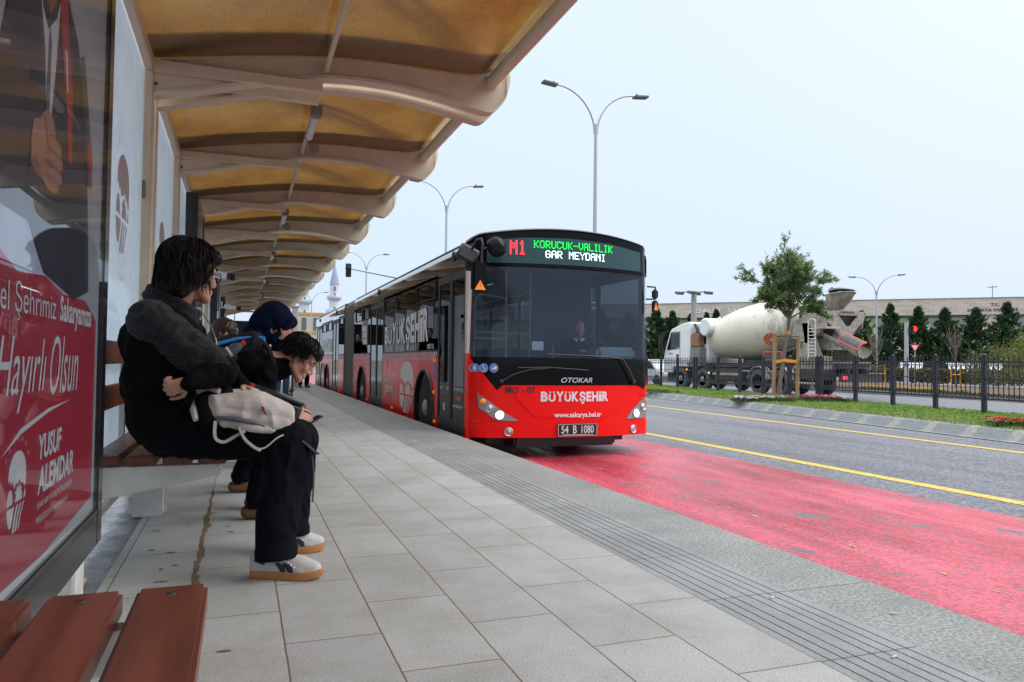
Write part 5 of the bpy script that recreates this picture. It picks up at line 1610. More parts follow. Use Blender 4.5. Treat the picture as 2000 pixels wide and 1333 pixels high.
for x in (3.25,):
    mb = MB(); mb.box((x-0.06, 10.2, 2.262), (x+0.06, 18.8, 2.277)); mb.build('ceiling_lamp', M_cyan, bus)
M_seat = pm('bus seat fabric', (0.05, 0.07, 0.12), 0.8, vary=(20, 0.3))
for y in (12.9, 13.75, 14.6, 17.0, 17.9, 22.6, 23.6, 24.6, 25.8, 27.0):
    for x in (4.72, 5.12) if y < 20 else (3.05, 3.45, 4.72, 5.12):
        mb = MB(); mb.bbox((x-0.19, y, 0.42), (x+0.19, y+0.42, 0.50), 0.02); mb.bbox((x-0.19, y+0.36, 0.48), (x+0.19, y+0.44, 1.15), 0.03)
        mb.box((x-0.05, y+0.15, 0.0), (x+0.05, y+0.25, 0.42)); mb.build('passenger_seat', M_seat, bus)
mb = MB(); mb.bbox((4.52, 10.0, 0.45), (5.0, 10.45, 0.57), 0.03); mb.bbox((4.52, 10.38, 0.5), (5.0, 10.5, 1.25), 0.04); mb.bbox((4.62, 10.4, 1.25), (4.9, 10.5, 1.45), 0.03); mb.box((4.7, 10.1, 0.0), (4.85, 10.3, 0.45))
mb.build('driver_seat', M_int, bus)
mb = MB(); mb.tube([(4.76+0.23*math.cos(2*math.pi*k/24), 9.62-0.13*math.sin(2*math.pi*k/24)*0.9, 1.05+0.16*math.sin(2*math.pi*k/24)) for k in range(25)], 0.016, 8, cap=False)
mb.tube([(4.53, 9.62, 1.05), (4.99, 9.62, 1.05)], 0.014, 6); mb.tube([(4.76, 9.62, 1.05), (4.76, 9.5, 0.8)], 0.03, 8)
mb.build('steering_wheel', M_bsat, bus)
mb = MB(); mb.box((3.70, 9.30, 1.06), (3.87, 9.305, 1.18)); mb.build('notice_paper', M_white, bus, smooth=0)
# ------------------------------------------------------------------ concrete mixer truck on the far carriageway
M_tw = pm('truck white paint', (0.76, 0.76, 0.76), 0.35, vary=(1.5, 0.1))
def drum_mat():
    m = pm('cream drum paint', (0.74, 0.69, 0.56), 0.42, vary=(0.9, 0.06), bump=(5, 0.05))
    nt = m.node_tree; L = nt.links; b = nt.nodes['Principled BSDF']
    src = b.inputs['Base Color'].links[0].from_socket
    tc = N(nt, 'ShaderNodeTexCoord')
    mp = N(nt, 'ShaderNodeMapping'); mp.inputs['Scale'].default_value = (1.6, 1.6, 0.7); L.new(tc.outputs['Object'], mp.inputs[0])
    nz = N(nt, 'ShaderNodeTexNoise', i_Scale=2.2, i_Detail=9.0, i_Roughness=0.75); L.new(mp.outputs[0], nz.inputs['Vector'])
    sp = N(nt, 'ShaderNodeSeparateXYZ'); L.new(tc.outputs['Object'], sp.inputs[0])
    mr = N(nt, 'ShaderNodeMapRange'); mr.inputs['From Min'].default_value = 0.5; mr.inputs['From Max'].default_value = -3.5; mr.inputs['To Min'].default_value = -0.06; mr.inputs['To Max'].default_value = 0.22; L.new(sp.outputs['Y'], mr.inputs['Value'])
    ad = N(nt, 'ShaderNodeMath', operation='ADD'); L.new(nz.outputs['Fac'], ad.inputs[0]); L.new(mr.outputs[0], ad.inputs[1])
    rp = N(nt, 'ShaderNodeValToRGB'); rp.color_ramp.elements[0].position = 0.56; rp.color_ramp.elements[1].position = 0.72; L.new(ad.outputs[0], rp.inputs[0])
    mx = N(nt, 'ShaderNodeMix', data_type='RGBA'); L.new(rp.outputs[0], mx.inputs[0]); L.new(src, mx.inputs[6]); mx.inputs[7].default_value = (0.36, 0.33, 0.28, 1)
    L.new(mx.outputs[2], b.inputs['Base Color'])
    return m
M_drum = drum_mat()
M_mud = pm('cement splashed steel', (0.31, 0.275, 0.23), 0.8, vary=(4.5, 0.45), bump=(14, 0.4))
M_mud2 = pm('pale cement dust', (0.43, 0.38, 0.31), 0.8, vary=(3, 0.25), bump=(14, 0.4))
M_tdark = pm('truck chassis grime', (0.045, 0.043, 0.042), 0.7, vary=(4, 0.4))
M_tgrey = pm('dusty grey metal', (0.20, 0.195, 0.19), 0.6, vary=(4, 0.3))
M_rust = pm('rusty heat shield', (0.30, 0.15, 0.08), 0.6, vary=(5, 0.35), metal=0.2)
M_rubber = pm('grey rubber flap', (0.085, 0.09, 0.095), 0.7, vary=(7, 0.4))
M_oredge = pm('orange red edging', (0.80, 0.11, 0.04), 0.5)
M_ttyre = pm('dusty truck tyre', (0.10, 0.10, 0.105), 0.85, vary=(5, 0.35), bump=(30, 0.3))
M_cabglass = glass('cab glass', (0.20, 0.30, 0.32), ior=1.7, refl=0.9)
M_yel = pm('sun yellow', (0.80, 0.45, 0.02), 0.45)
M_org = pm('sun orange', (0.75, 0.22, 0.02), 0.45)
M_red_ = pm('sun red', (0.60, 0.06, 0.03), 0.45)
TX0, TX1, TXC = 20.2, 22.7, 21.45
truck = empty('mixer_truck', (TXC, 26.5, RZ), 'white cab concrete mixer truck with a cream drum driving behind the railing', 'truck')
TY = lambda x: (lambda u, v, t: (x+t, u, v))
mb = MB()
cab = [(32.60, 0.45), (32.62, 1.05), (32.52, 1.50), (32.02, 2.52), (31.85, 2.64), (31.05, 2.84), (30.35, 2.92), (30.28, 2.88), (30.28, 0.95), (30.5, 0.90), (30.52, 0.75), (31.75, 0.75), (31.8, 0.45)]
mb.prism(cab, TY(TX0), 0.0, 2.5, 0)
c_ = mb.build('cab', M_tw, truck, smooth=25, bevel=0.05)
mb = MB()
mb.prism([(32.28, 1.62), (31.92, 2.42), (31.22, 2.42), (31.22, 1.72), (31.75, 1.62)], TY(TX0-0.012), 0, 0.01)
mb.build('side_window', M_cabglass, c_, smooth=0)
mb = MB()
pr = [(32.28, 1.58), (31.9, 2.46), (31.18, 2.46), (31.18, 1.66)]
for a, b_ in zip(pr, pr[1:]+pr[:1]):
    mb.bar((TX0-0.006, a[0], a[1]), (TX0-0.006, b_[0], b_[1]), 0.03, 0.02, up=(1, 0, 0))
mb.bar((TX0-0.004, 31.12, 0.95), (TX0-0.004, 31.12, 2.5), 0.012, 0.012, up=(1, 0, 0))
mb.build('window_frame', M_tdark, c_, smooth=0)
mb = MB(); mb.prism([(32.55, 1.5), (32.06, 2.48), (32.03, 2.47), (32.5, 1.5)], TY(TX0+0.15), 0, 2.2); mb.build('front_window', M_cabglass, c_, smooth=0)
mb = MB(); mb.bbox((TX0-0.012, 31.22, 1.25), (TX0, 31.45, 1.36), 0.004); mb.build('door_handle', M_tdark, c_)
mb = MB(); mb.flat(([(31.95-a, 1.40+b_) for a, b_ in ell(0, 0, 0.22, 0.05)], [tuple(range(24))]), lambda u, v: (TX0-0.006, u, v)); mb.build('door_decal', pm('faded blue decal', (0.25, 0.32, 0.55), 0.5), c_, smooth=0)
mb = MB(); mb.bbox((TX0-0.30, 32.45, 1.45), (TX0-0.12, 32.62, 2.35), 0.03); mb.tube([(TX0-0.2, 32.5, 2.42), (TX0+0.05, 32.3, 2.5)], 0.025, 6); mb.tube([(TX0-0.2, 32.5, 1.45), (TX0+0.05, 32.45, 1.5)], 0.025, 6)
mb.build('wing_mirror', M_bsat, c_)
# ribbed equipment panel behind the cab
mb = MB(); mb.box((TX0+0.35, 29.25, 0.95), (TX1-0.2, 30.2, 2.84))
for k in range(6): mb.box((TX0+0.33, 29.27, 1.05+0.27*k), (TX0+0.35, 30.18, 1.07+0.27*k))
cb = mb.build('rear_cab_section', M_tw, truck, smooth=0, bevel=0.02)
mb = MB(); mb.bbox((TX0+0.328, 29.45, 1.85), (TX0+0.34, 30.1, 2.3), 0.005); mb.build('rear_window', M_cabglass, cb, smooth=0)
# exhaust stack
mb = MB(); mb.bbox((TX0+0.02, 29.45, 0.75), (TX0+0.38, 30.32, 1.70), 0.05, 0); mb.bbox((TX0+0.03, 29.55, 1.70), (TX0+0.36, 30.28, 2.36), 0.06, 1)
mb.tube([(TX0+0.2, 29.9, 2.36), (TX0+0.2, 29.95, 2.55), (TX0+0.2, 30.08, 2.72), (TX0+0.2, 30.16, 2.78)], [0.09, 0.075, 0.07, 0.07], 10, mi=2)
mb.build('exhaust_stack', [M_tgrey, M_rust, M_tdark], truck)
# water tank
mb = MB(); mb.lathe([(0, 0.05), (0.0, 0.36), (0.04, 0.42), (1.8, 0.42), (1.84, 0.36), (1.84, 0.05)], (TX0+0.02, 29.15, 2.62), (1, 0, 0), 28)
mb.lathe([(0, 0.08), (0.07, 0.08)], (TX0+0.5, 28.7, 3.0), (1, 0, 0), 12)
mb.build('water_tank', M_tw, truck)
# drum
d0 = Vector((TXC, 29.75, 2.07)); dd = Vector((0, -7.0, 0.74)).normalized()
prof = [(0.0, 0.30), (0.02, 0.62), (0.12, 0.74), (0.5, 0.88), (1.2, 1.03), (2.0, 1.13), (2.7, 1.18), (3.6, 1.18), (4.4, 1.10), (5.2, 0.96), (6.0, 0.80), (6.8, 0.66), (7.15, 0.60), (7.15, 0.1)]
def drad(t):
    for (a, ra), (b_, rb) in zip(prof, prof[1:]):
        if a <= t <= b_: return ra+(rb-ra)*(t-a)/max(1e-6, b_-a)
    return 0.6
P2 = [(p.x, p.y) for p in catmull([(a, b_, 0) for a, b_ in prof[1:-1]], 4)]
mb = MB(); mb.lathe([prof[0]]+P2+[prof[-1]], d0, dd, 48)
for t in (1.2, 2.7, 3.8, 5.2):
    r_ = drad(t)
    mb.lathe([(-0.015, r_-0.02), (-0.008, r_+0.006), (0.008, r_+0.006), (0.015, r_-0.02)], d0+dd*t, dd, 48, cap=False)
drum = mb.build('drum', M_drum, truck, smooth=40)
mb = MB(); r_ = drad(6.55)
mb.lathe([(-0.06, r_), (-0.06, r_+0.07), (0.06, r_+0.07), (0.06, r_)], d0+dd*6.4, dd, 40, cap=False); mb.build('drum_ring', M_tdark, drum)
# sunburst emblem on the drum
upd = Vector((1, 0, 0)).cross(dd).normalized()
if upd.z < 0: upd = -upd
def onD(t, s, off=0.012):
    r_ = drad(t)+off; a = R(-143)+s/1.05
    return d0+dd*t+(Vector((1, 0, 0))*math.cos(a)+upd*math.sin(a))*r_
mb = MB()
n = 12
for k in range(n):
    a0, a1 = R(360*k/n+3), R(360*(k+1)/n-3)
    mi = 0 if 2 <= k <= 6 else (1 if k in (0, 1, 7, 11) else 2)
    pts = []
    for i in range(4): pts.append((0.40*math.cos(a0+(a1-a0)*i/3), 0.30*math.sin(a0+(a1-a0)*i/3)))
    pts += [(0.10*math.cos(a1), 0.075*math.sin(a1)), (0.10*math.cos(a0), 0.075*math.sin(a0))]
    # outline turned so that the wedge follows the drum surface
    mb.add([onD(4.75-x, y) for x, y in pts], [tuple(range(len(pts)))], mi)
mb.build('drum_emblem', [M_yel, M_org, M_red_], drum, smooth=0)
# chassis, fenders, side gear
mb = MB()
for x in (TX0+0.75, TX1-0.85): mb.box((x, 21.2, 0.48), (x+0.1, 32.2, 0.78))
mb.box((TX0+0.5, 21.4, 0.80), (TX1-0.5, 29.4, 0.98))
for y in (31.1, 29.3, 25.4, 24.0): mb.box((TX0+0.3, y-0.08, 0.12), (TX1-0.3, y+0.08, 0.28))
mb.bbox((TX0+0.05, 26.6, 0.15), (TX0+0.6, 28.4, 0.72), 0.06); mb.bbox((TX0+0.1, 21.6, 0.35), (TX0+0.6, 23.2, 0.75), 0.03)
mb.box((TX0+0.02, 26.5, 0.02), (TX0+0.06, 28.6, 0.09)); mb.box((TX0+0.3, 21.0, 0.3), (TX1-0.3, 21.2, 0.6))
mb.box((TX0+0.2, 31.7, 0.0), (TX1-0.2, 32.55, 0.5))
mb.build('chassis', M_tdark, truck)
mb = MB(); mb.bbox((TX0+0.03, 26.55, 0.42), (TX0+0.10, 28.5, 0.52), 0.01); mb.bbox((TX0+0.0, 21.7, 0.18), (TX0+0.06, 23.2, 0.26), 0.01)
mb.bbox((TX0+0.12, 22.9, 0.60), (TX0+0.4, 26.5, 0.66), 0.01)
mb.build('side_guard', M_mud2, truck)
for y in (31.1, 29.3, 25.4, 24.0):
    for x, s in ((TX0, 1), (TX1, -1)):
        mb = MB(); mb.lathe([(0, 0.30), (0.0, 0.44), (0.03, 0.50), (0.07, 0.53), (0.26, 0.53), (0.30, 0.50), (0.30, 0.30)], (x+0.04*s, y, RZ+0.53), (s, 0, 0), 32)
        w = mb.build('wheel', M_ttyre, truck, smooth=40)
        mb = MB(); mb.lathe([(0.0, 0.31), (0.02, 0.28), (0.10, 0.24), (0.12, 0.16), (-0.02 if y > 28 else 0.04, 0.13), (-0.04 if y > 28 else 0.0, 0.05), (0.0, 0.001)], (x+0.04*s, y, RZ+0.53), (s, 0, 0), 24)
        mb.build('rim', M_mud2, w, smooth=40)
        mb = MB(); arc = [(y+0.62*math.cos(R(a)), RZ+0.53+0.62*math.sin(R(a))) for a in range(10, 171, 10)]
        for (a, b_), (c, d) in zip(arc, arc[1:]): mb.bar((x+0.20*s, a, b_), (x+0.20*s, c, d), 0.40, 0.02, up=(0, c-a+1e-3, 1) if False else (0, (a+c)/2-y, (b_+d)/2-RZ-0.53))
        mb.build('mudguard', M_mud2 if y < 28 else M_bsat, truck, smooth=0)
for y, z in ((30.55, 0.62), (28.75, 0.50)):
    mb = MB(); mb.bbox((TX0-0.02, y-0.06, z-0.04), (TX0+0.02, y+0.06, z+0.04), 0.01); mb.build('side_marker', emis('lit amber marker', (1, 0.4, 0.02), 1.5), truck)
mb = MB(); mb.bbox((TX0+0.3, 20.98, 0.40), (TX0+0.5, 21.02, 0.52), 0.01); mb.build('tail_lamp', emis('tail lamp', (1.0, 0.05, 0.08), 0.8), truck)
# rear pedestal with the V shaped funnel
mb = MB()
for x in (TX0+0.30, TX1-0.42):
    mb.prism([(23.6, 0.75), (22.5, 0.75), (22.1, 0.9), (22.1, 1.3), (22.4, 2.0), (22.75, 2.55), (23.1, 2.55), (22.95, 1.9)], TY(x), 0, 0.1)
mb.box((TX0+0.25, 21.6, 0.75), (TX1-0.25, 22.6, 1.05)); mb.box((TX0+0.25, 21.55, 1.02), (TX0+0.35, 22.7, 1.25))
mb.prism([(22.9, 1.5), (22.2, 1.5), (22.2, 1.9), (22.9, 2.0)], TY(TX0+0.6), 0, 1.4)
mb.build('rear_pedestal', M_mud, truck, smooth=0, bevel=0.012)
# V shaped frame across the back of the truck, with a triangular opening
YR = 21.75
mb = MB()
o1 = [(-0.95, 2.93), (0.80, 2.93), (0.86, 2.78), (0.80, 2.62), (0.15, 1.98), (-0.30, 1.98), (-0.95, 2.55)]
i1 = [(-0.42, 2.80), (0.50, 2.80), (0.16, 2.40), (-0.06, 2.40)]
vf = fill2d([o1, i1])
for d_ in (0.0, 0.08): mb.flat(vf, lambda u, v: (TXC+u, YR+d_, v))
for pl_ in (o1, i1):
    for a, b_ in zip(pl_, pl_[1:]+pl_[:1]): mb.add([(TXC+a[0], YR, a[1]), (TXC+b_[0], YR, b_[1]), (TXC+b_[0], YR+0.08, b_[1]), (TXC+a[0], YR+0.08, a[1])], [(0, 1, 2, 3)])
sd_ = [(YR, 2.93), (YR+1.25, 2.80), (YR+1.75, 2.62), (YR+1.9, 2.0), (YR+1.1, 1.75), (YR+0.05, 2.35)]
for x in (TXC-0.95, TXC+0.75): mb.prism(sd_, TY(x), 0, 0.06)
mb.box((TXC-0.95, YR+0.02, 2.88), (TXC+0.82, YR+0.5, 2.96))
mb.build('funnel_frame', M_mud, truck, smooth=0)
mb = MB()
tp = [(TXC-0.8, YR+0.15), (TXC+0.7, YR+0.15), (TXC+0.7, YR+1.3), (TXC-0.8, YR+1.3)]; bt = [(TXC-0.2, YR+0.4), (TXC+0.2, YR+0.4), (TXC+0.2, YR+0.8), (TXC-0.2, YR+0.8)]
vs = [(x, y, 2.86) for x, y in tp]+[(x, y, 2.05) for x, y in bt]
mb.add(vs, [(0, 1, 5, 4), (1, 2, 6, 5), (2, 3, 7, 6), (3, 0, 4, 7)])
mb.build('discharge_funnel', M_rubber, truck, smooth=0)
# loading hopper: a scoop leaning back, rubber skirt on top
mb = MB()
hb0, ht0 = Vector((TXC, 22.5, 2.98)), Vector((TXC, 22.08, 3.58))
def hop(u, v):
    a = 2*math.pi*u; t = v
    c = hb0.lerp(ht0, t); rx = 0.33+0.17*t; ry = 0.33+0.22*t
    return c+Vector((rx*math.cos(a), ry*math.sin(a), 0.10*t*(1-math.sin(a))*0.5 if t > 0.9 else 0))
mb.grid(hop, 28, 4); mb.grid(lambda u, v: hop(u, v)*1.0+(Vector((TXC, 22, 3.3))-hop(u, v))*0.05, 28, 4, flip=True)
mb.tube([hop(k/28, 1) for k in range(29)], 0.025, 6, cap=False)
mb.bbox((TXC-0.35, 21.7, 2.92), (TXC+0.35, 22.7, 3.0), 0.02)
mb.build('hopper', M_mud, truck, smooth=40)
mb = MB()
def flap(u, v):
    p = hop(u, 1); c = ht0+Vector((0, 0, 0.10)); t = v
    q = p.lerp(c, t*0.75)
    bump_ = 0.22*math.exp(-(((u-0.27) % 1)/0.07)**2)+0.10*math.sin(2*math.pi*u*2+1.0)*0.4+0.16
    return Vector((q.x, q.y, q.z+bump_*(0.35+0.65*math.sin(math.pi*min(1, t+0.15)))))
mb.grid(flap, 36, 5)
mb.bbox((TXC-0.45, 22.55, 2.85), (TXC+0.45, 23.05, 3.30), 0.14)
mb.tube([(TXC-0.6, 22.6, 3.2), (TXC-0.62, 22.9, 3.25), (TXC-0.6, 23.2, 2.8), (TXC-0.55, 23.5, 2.9), (TXC-0.5, 23.9, 3.15)], 0.025, 6)
mb.build('hopper_flap', M_rubber, truck, smooth=50)
# discharge chute
mb = MB()
c0, c1 = Vector((TXC-0.7, 21.95, 2.12)), Vector((TXC-1.0, 19.95, 1.42))
ax = (c1-c0).normalized(); sd = ax.cross(Vector((0, 0, 1))).normalized(); up_ = sd.cross(ax)
for rr_, fl in ((0.27, False), (0.245, True)):
    mb.grid(lambda u, v: c0+(c1-c0)*v+(sd*math.cos(R(175+190*u))+up_*math.sin(R(175+190*u)))*(rr_*(0.85+0.25*v)), 14, 8, flip=fl)
mb.tube([c0+up_*0.1+(sd*math.cos(R(175+190*k/12))+up_*math.sin(R(175+190*k/12)))*0.3 for k in range(13)], 0.03, 6)
ch = mb.build('chute', M_mud, truck, smooth=50)
mb = MB()
a0 = c0+(c1-c0)*0.52+up_*0.20; a1 = c1+up_*0.20
pts = [a0-sd*0.02, a1-sd*0.02, a1-sd*0.02+up_*0.02, a0]
def chf(u, v): return c0+(c1-c0)*(0.50+0.5*u)+(sd*math.cos(R(8+82*v))+up_*math.sin(R(8+82*v)))*0.30
mb.grid(chf, 6, 8, 0)
for k in range(6):
    pass
mb.tube([chf(0, 0.02), chf(0, 0.25), chf(0, 0.5), chf(0, 0.75), chf(0, 1)], 0.022, 6, mi=1)
mb.tube([chf(k/6, 1) for k in range(7)], 0.022, 6, mi=1); mb.tube([chf(k/6, 0.0) for k in range(7)], 0.022, 6, mi=1)
mb.tube([chf(1, k/6) for k in range(7)], 0.022, 6, mi=1)
mb.build('chute_cover', [M_rubber, M_oredge], ch, smooth=50)
# ladder and small platform
mb = MB()
for y in (22.05, 22.42):
    mb.tube([(TX0+0.02, y, 1.15), (TX0+0.12, y+0.12, 2.35), (TX0+0.14, y+0.13, 2.58)], 0.022, 8)
mb.tube([(TX0+0.14, 22.18, 2.58), (TX0+0.14, 22.28, 2.66), (TX0+0.14, 22.45, 2.66), (TX0+0.14, 22.55, 2.58)], 0.022, 8)
for k in range(9):
    t = k/8; z = 1.25+1.05*t
    mb.tube([(TX0+0.03+0.09*t, 22.05+0.11*t, z), (TX0+0.03+0.09*t, 22.42+0.11*t, z)], 0.018, 6)
mb.build('ladder', M_white_st, truck)
mb = MB(); mb.box((TX0+0.1, 21.6, 2.28), (TX0+0.7, 22.15, 2.36)); mb.tube([(TX0+0.14, 22.1, 2.36), (TX0+0.14, 22.1, 2.75), (TX0+0.14, 21.65, 2.75), (TX0+0.14, 21.65, 2.36)], 0.018, 6)
mb.build('platform_step', M_mud2, truck)
# spare chute stowed by the drum
mb = MB(); mb.bbox((TX0+0.05, 23.9, 1.10), (TX0+0.3, 25.0, 1.42), 0.04, 0)
for p, q in (((23.9, 1.10), (25.0, 1.10)), ((23.9, 1.42), (25.0, 1.42)), ((23.9, 1.10), (23.9, 1.42)), ((25.0, 1.10), (25.0, 1.42))):
    mb.tube([(TX0+0.04, p[0], p[1]), (TX0+0.04, q[0], q[1])], 0.022, 6, mi=1)
mb.build('spare_chute', [M_rubber, M_oredge], truck)

# ------------------------------------------------------------------ black iron railing
M_iron = pm('black painted iron', (0.018, 0.022, 0.032), 0.4, vary=(6, 0.2))
fence = empty('iron_railing', (15.7, 14.5, -0.12), 'black iron railing with spear tips and scrolls along the median', 'railing')
FY = [41.5, 39.9, 38.3, 36.7, 35.1, 33.4, 31.75, 30.15, 28.55, 26.91, 25.18, 23.45, 21.89, 20.39, 18.91, 17.34, 15.84, 14.43, 13.04, 11.68, 10.32, 8.96, 7.6, 6.24]
def fpost(y):
    x = fxm(y); mb = MB()
    mb.bbox((x-0.045, y-0.045, -0.22), (x+0.045, y+0.045, 1.13), 0.006)
    mb.bbox((x-0.055, y-0.055, 1.13), (x+0.055, y+0.055, 1.155), 0.008)
    mb.sphere((x, y, 1.175), 0.038, 10)
    mb.build('post', M_iron, fence)
def fpanel(ya, yb):
    mb = MB()
    P = lambda y, z: (fxm(y), y, z)
    y0, y1 = min(ya, yb)+0.05, max(ya, yb)-0.05
    for z, h in ((1.02, 0.035), (0.645, 0.025), (0.215, 0.035)):
        mb.bar(P(y0, z), P(y1, z), 0.03, h)
    n = 10
    st = (y1-y0)/n
    for k in range(n):
        y = y0+(k+0.5)*st
        mb.bar(P(y, 0.2), P(y, 1.08), 0.016, 0.016, up=(0, 1, 0))
        mb.lathe([(0, 0.012), (0.02, 0.024), (0.11, 0.001)], P(y, 1.07), (0, 0, 1), 4)
        for z in (0.47, 0.82): mb.sphere(P(y, z), 0.017, 6, sc=(1, 1, 1.6))
        for s in (-1, 1):
            for z, q in ((0.93, 1), (0.30, -1)):
                pts = []
                for i in range(9):
                    a = R(-60+290*i/8); r_ = 0.045-0.002*i
                    pts.append(P(y+s*(0.052-r_*math.cos(a)*0.9), z+q*r_*math.sin(a)))
                mb.tube(pts, 0.0085, 4, cap=False)
    mb.build('railing_panel', M_iron, fence, smooth=40)
for y in FY: fpost(y)
for y in (25.40, 17.50): fpost(y)
for a, b_ in zip(FY, FY[1:]): fpanel(a, b_)

# ------------------------------------------------------------------ plants
def leaf_mesh(name, parts, mats, parent=None):
    """many small leaf quads: parts = list of (base, direction, width vector, length, material)"""
    n = len(parts)
    V = np.empty((n*4, 3)); mi = np.empty(n, int)
    for i, (p, d, w, l, m) in enumerate(parts):
        V[4*i] = p; V[4*i+1] = p+d*l*0.45+w; V[4*i+2] = p+d*l; V[4*i+3] = p+d*l*0.45-w
        mi[i] = m
    if parent is not None: V -= np.array(parent['_o'])
    me = bpy.data.meshes.new(name)
    me.vertices.add(4*n); me.vertices.foreach_set('co', V.ravel())
    me.loops.add(4*n); me.loops.foreach_set('vertex_index', np.arange(4*n))
    me.polygons.add(n); me.polygons.foreach_set('loop_start', np.arange(n)*4)
    for m in mats: me.materials.append(m)
    me.polygons.foreach_set('material_index', mi)
    me.update(calc_edges=True)
    o = bpy.data.objects.new(name, me); COL.objects.link(o)
    if parent is not None: o.parent = parent; o['_o'] = parent['_o']
    return o
def rv(rg, s=1.0): return np.array([rg.gauss(0, s), rg.gauss(0, s), rg.gauss(0, s)])
def leafmat(name, c): 
    m, nt, b = new_mat(name)
    b.inputs['Base Color'].default_value = (*c, 1); b.inputs['Roughness'].default_value = 0.55
    tl = N(nt, 'ShaderNodeBsdfTranslucent'); tl.inputs[0].default_value = (c[0]*1.6, c[1]*1.6, c[2]*1.2, 1)
    mx = N(nt, 'ShaderNodeMixShader'); mx.inputs[0].default_value = 0.3
    out = nt.nodes['Material Output']
    nt.links.new(b.outputs[0], mx.inputs[1]); nt.links.new(tl.outputs[0], mx.inputs[2]); nt.links.new(mx.outputs[0], out.inputs[0])
    return m
M_l1 = leafmat('olive leaf', (0.085, 0.155, 0.05)); M_l2 = leafmat('olive leaf light', (0.17, 0.25, 0.085)); M_l3 = leafmat('olive leaf grey', (0.10, 0.13, 0.085)); M_l4 = leafmat('olive leaf yellow', (0.12, 0.13, 0.03))
M_bark = pm('grey brown bark', (0.17, 0.135, 0.115), 0.85, vary=(12, 0.35), bump=(30, 0.8), stretch=(1, 1, 0.3))
TS = 0.82
def sapling():
    rg = random.Random(21)
    base = Vector((15.46, 18.4, -0.12)); fork = Vector((15.85, 18.4, 2.33))
    root = empty('young_tree', base, 'young narrow leaved tree with a round crown staked in the flower bed', 'tree')
    mb = MB()
    mb.tube([base, base+Vector((0.05, 0, 0.5)), base+Vector((0.20, 0.02, 1.3)), base+Vector((0.31, 0, 1.9)), fork], [0.085, 0.065, 0.055, 0.052, 0.055], 10)
    tips = []
    def grow(p, d, l, r_, lev):
        if lev == 0: l = l*TS
        pts = [p]; dd_ = Vector(d)
        for i in range(4):
            dd_ = (dd_+Vector((rg.gauss(0, 0.13), rg.gauss(0, 0.13), 0.05+rg.gauss(0, 0.08)))).normalized()
            pts.append(pts[-1]+dd_*l/4)
        mb.tube(pts, [r_, r_*0.85, r_*0.7, r_*0.55, r_*0.4], 5, cap=False)
        if lev >= 3: tips.append((pts, dd_)); return
        if lev >= 1: tips.append((pts[2:], dd_))
        for k in range(4 if lev < 2 else 3):
            a = rg.choice(pts[1:]); q = (dd_+Vector((rg.gauss(0, 0.6), rg.gauss(0, 0.6), rg.gauss(0.05, 0.45)))).normalized()
            grow(a, q, l*0.62*rg.uniform(0.8, 1.2), r_*0.5, lev+1)
    for d, l in (((0.08, 0.05, 1), 1.55), ((-0.42, 0.2, 1.0), 1.4), ((-0.75, -0.2, 0.75), 1.2), ((0.40, -0.25, 1.0), 1.4), ((0.65, 0.2, 0.85), 1.2), ((0.2, -0.65, 0.9), 1.15), ((-0.2, 0.65, 0.9), 1.15), ((-0.22, -0.3, 1.0), 1.45), ((-1.0, 0.1, 0.42), 0.95), ((0.95, -0.1, 0.5), 0.75), ((0.25, 0.2, 1.0), 1.5)):
        grow(fork, Vector(d).normalized(), l, 0.03, 0)
    mb.build('trunk', M_bark, root, smooth=60)
    parts = []
    for pts, d in tips:
        n = rg.randint(26, 40)
        for k in range(n):
            t = rg.random()*(len(pts)-1); i = int(t); p = np.array(pts[i].lerp(pts[min(i+1, len(pts)-1)], t-i))
            dr = np.array(d)*0.7+rv(rg, 0.55)+np.array([0, 0, -0.10]); dr /= np.linalg.norm(dr)
            w = np.cross(dr, rv(rg)); w /= np.linalg.norm(w)
            parts.append((p, dr, w*0.0115*rg.uniform(0.8, 1.3), rg.uniform(0.09, 0.16), rg.choice((0, 0, 0, 1, 1, 2, 3))))
    leaf_mesh('crown', parts, [M_l1, M_l2, M_l3, M_l4], root)
    return len(parts)
nl = sapling()
# stakes and ties
M_stake = pm('round timber stake', (0.30, 0.20, 0.11), 0.75, vary=(10, 0.25), stretch=(1, 1, 0.15))
M_tie = pm('orange webbing', (0.80, 0.30, 0.01), 0.6)
sup = empty('tree_support', (15.85, 18.45, -0.12), 'two timber stakes with orange ties holding the young tree', 'tree support')
for p0, p1 in (((15.35, 18.5, -0.2), (15.40, 18.5, 1.78)), ((16.12, 18.35, -0.2), (16.30, 18.5, 1.80))):
    mb = MB(); mb.tube([p0, p1], [0.06, 0.058], 12); mb.build('stake', M_stake, sup)
mb = MB()
mb.bar((15.36, 18.44, 0.98), (15.62, 18.34, 1.05), 0.012, 0.085); mb.bar((15.62, 18.34, 1.05), (16.2, 18.42, 1.01), 0.012, 0.085); mb.bar((15.36, 18.56, 0.98), (15.66, 18.48, 1.04), 0.012, 0.08); mb.bar((15.66, 18.48, 1.04), (16.2, 18.5, 1.0), 0.012, 0.08)
mb.lathe([(0, 0.075), (0.11, 0.075)], (15.81, 18.4, 1.84), (0, 0, 1), 12)
mb.build('tie', M_tie, sup)
mb = MB(); mb.tube([(15.38, 18.5, 1.77), (15.81, 18.47, 1.80), (16.3, 18.5, 1.79)], 0.016, 6); mb.build('wire', M_tdark, sup)

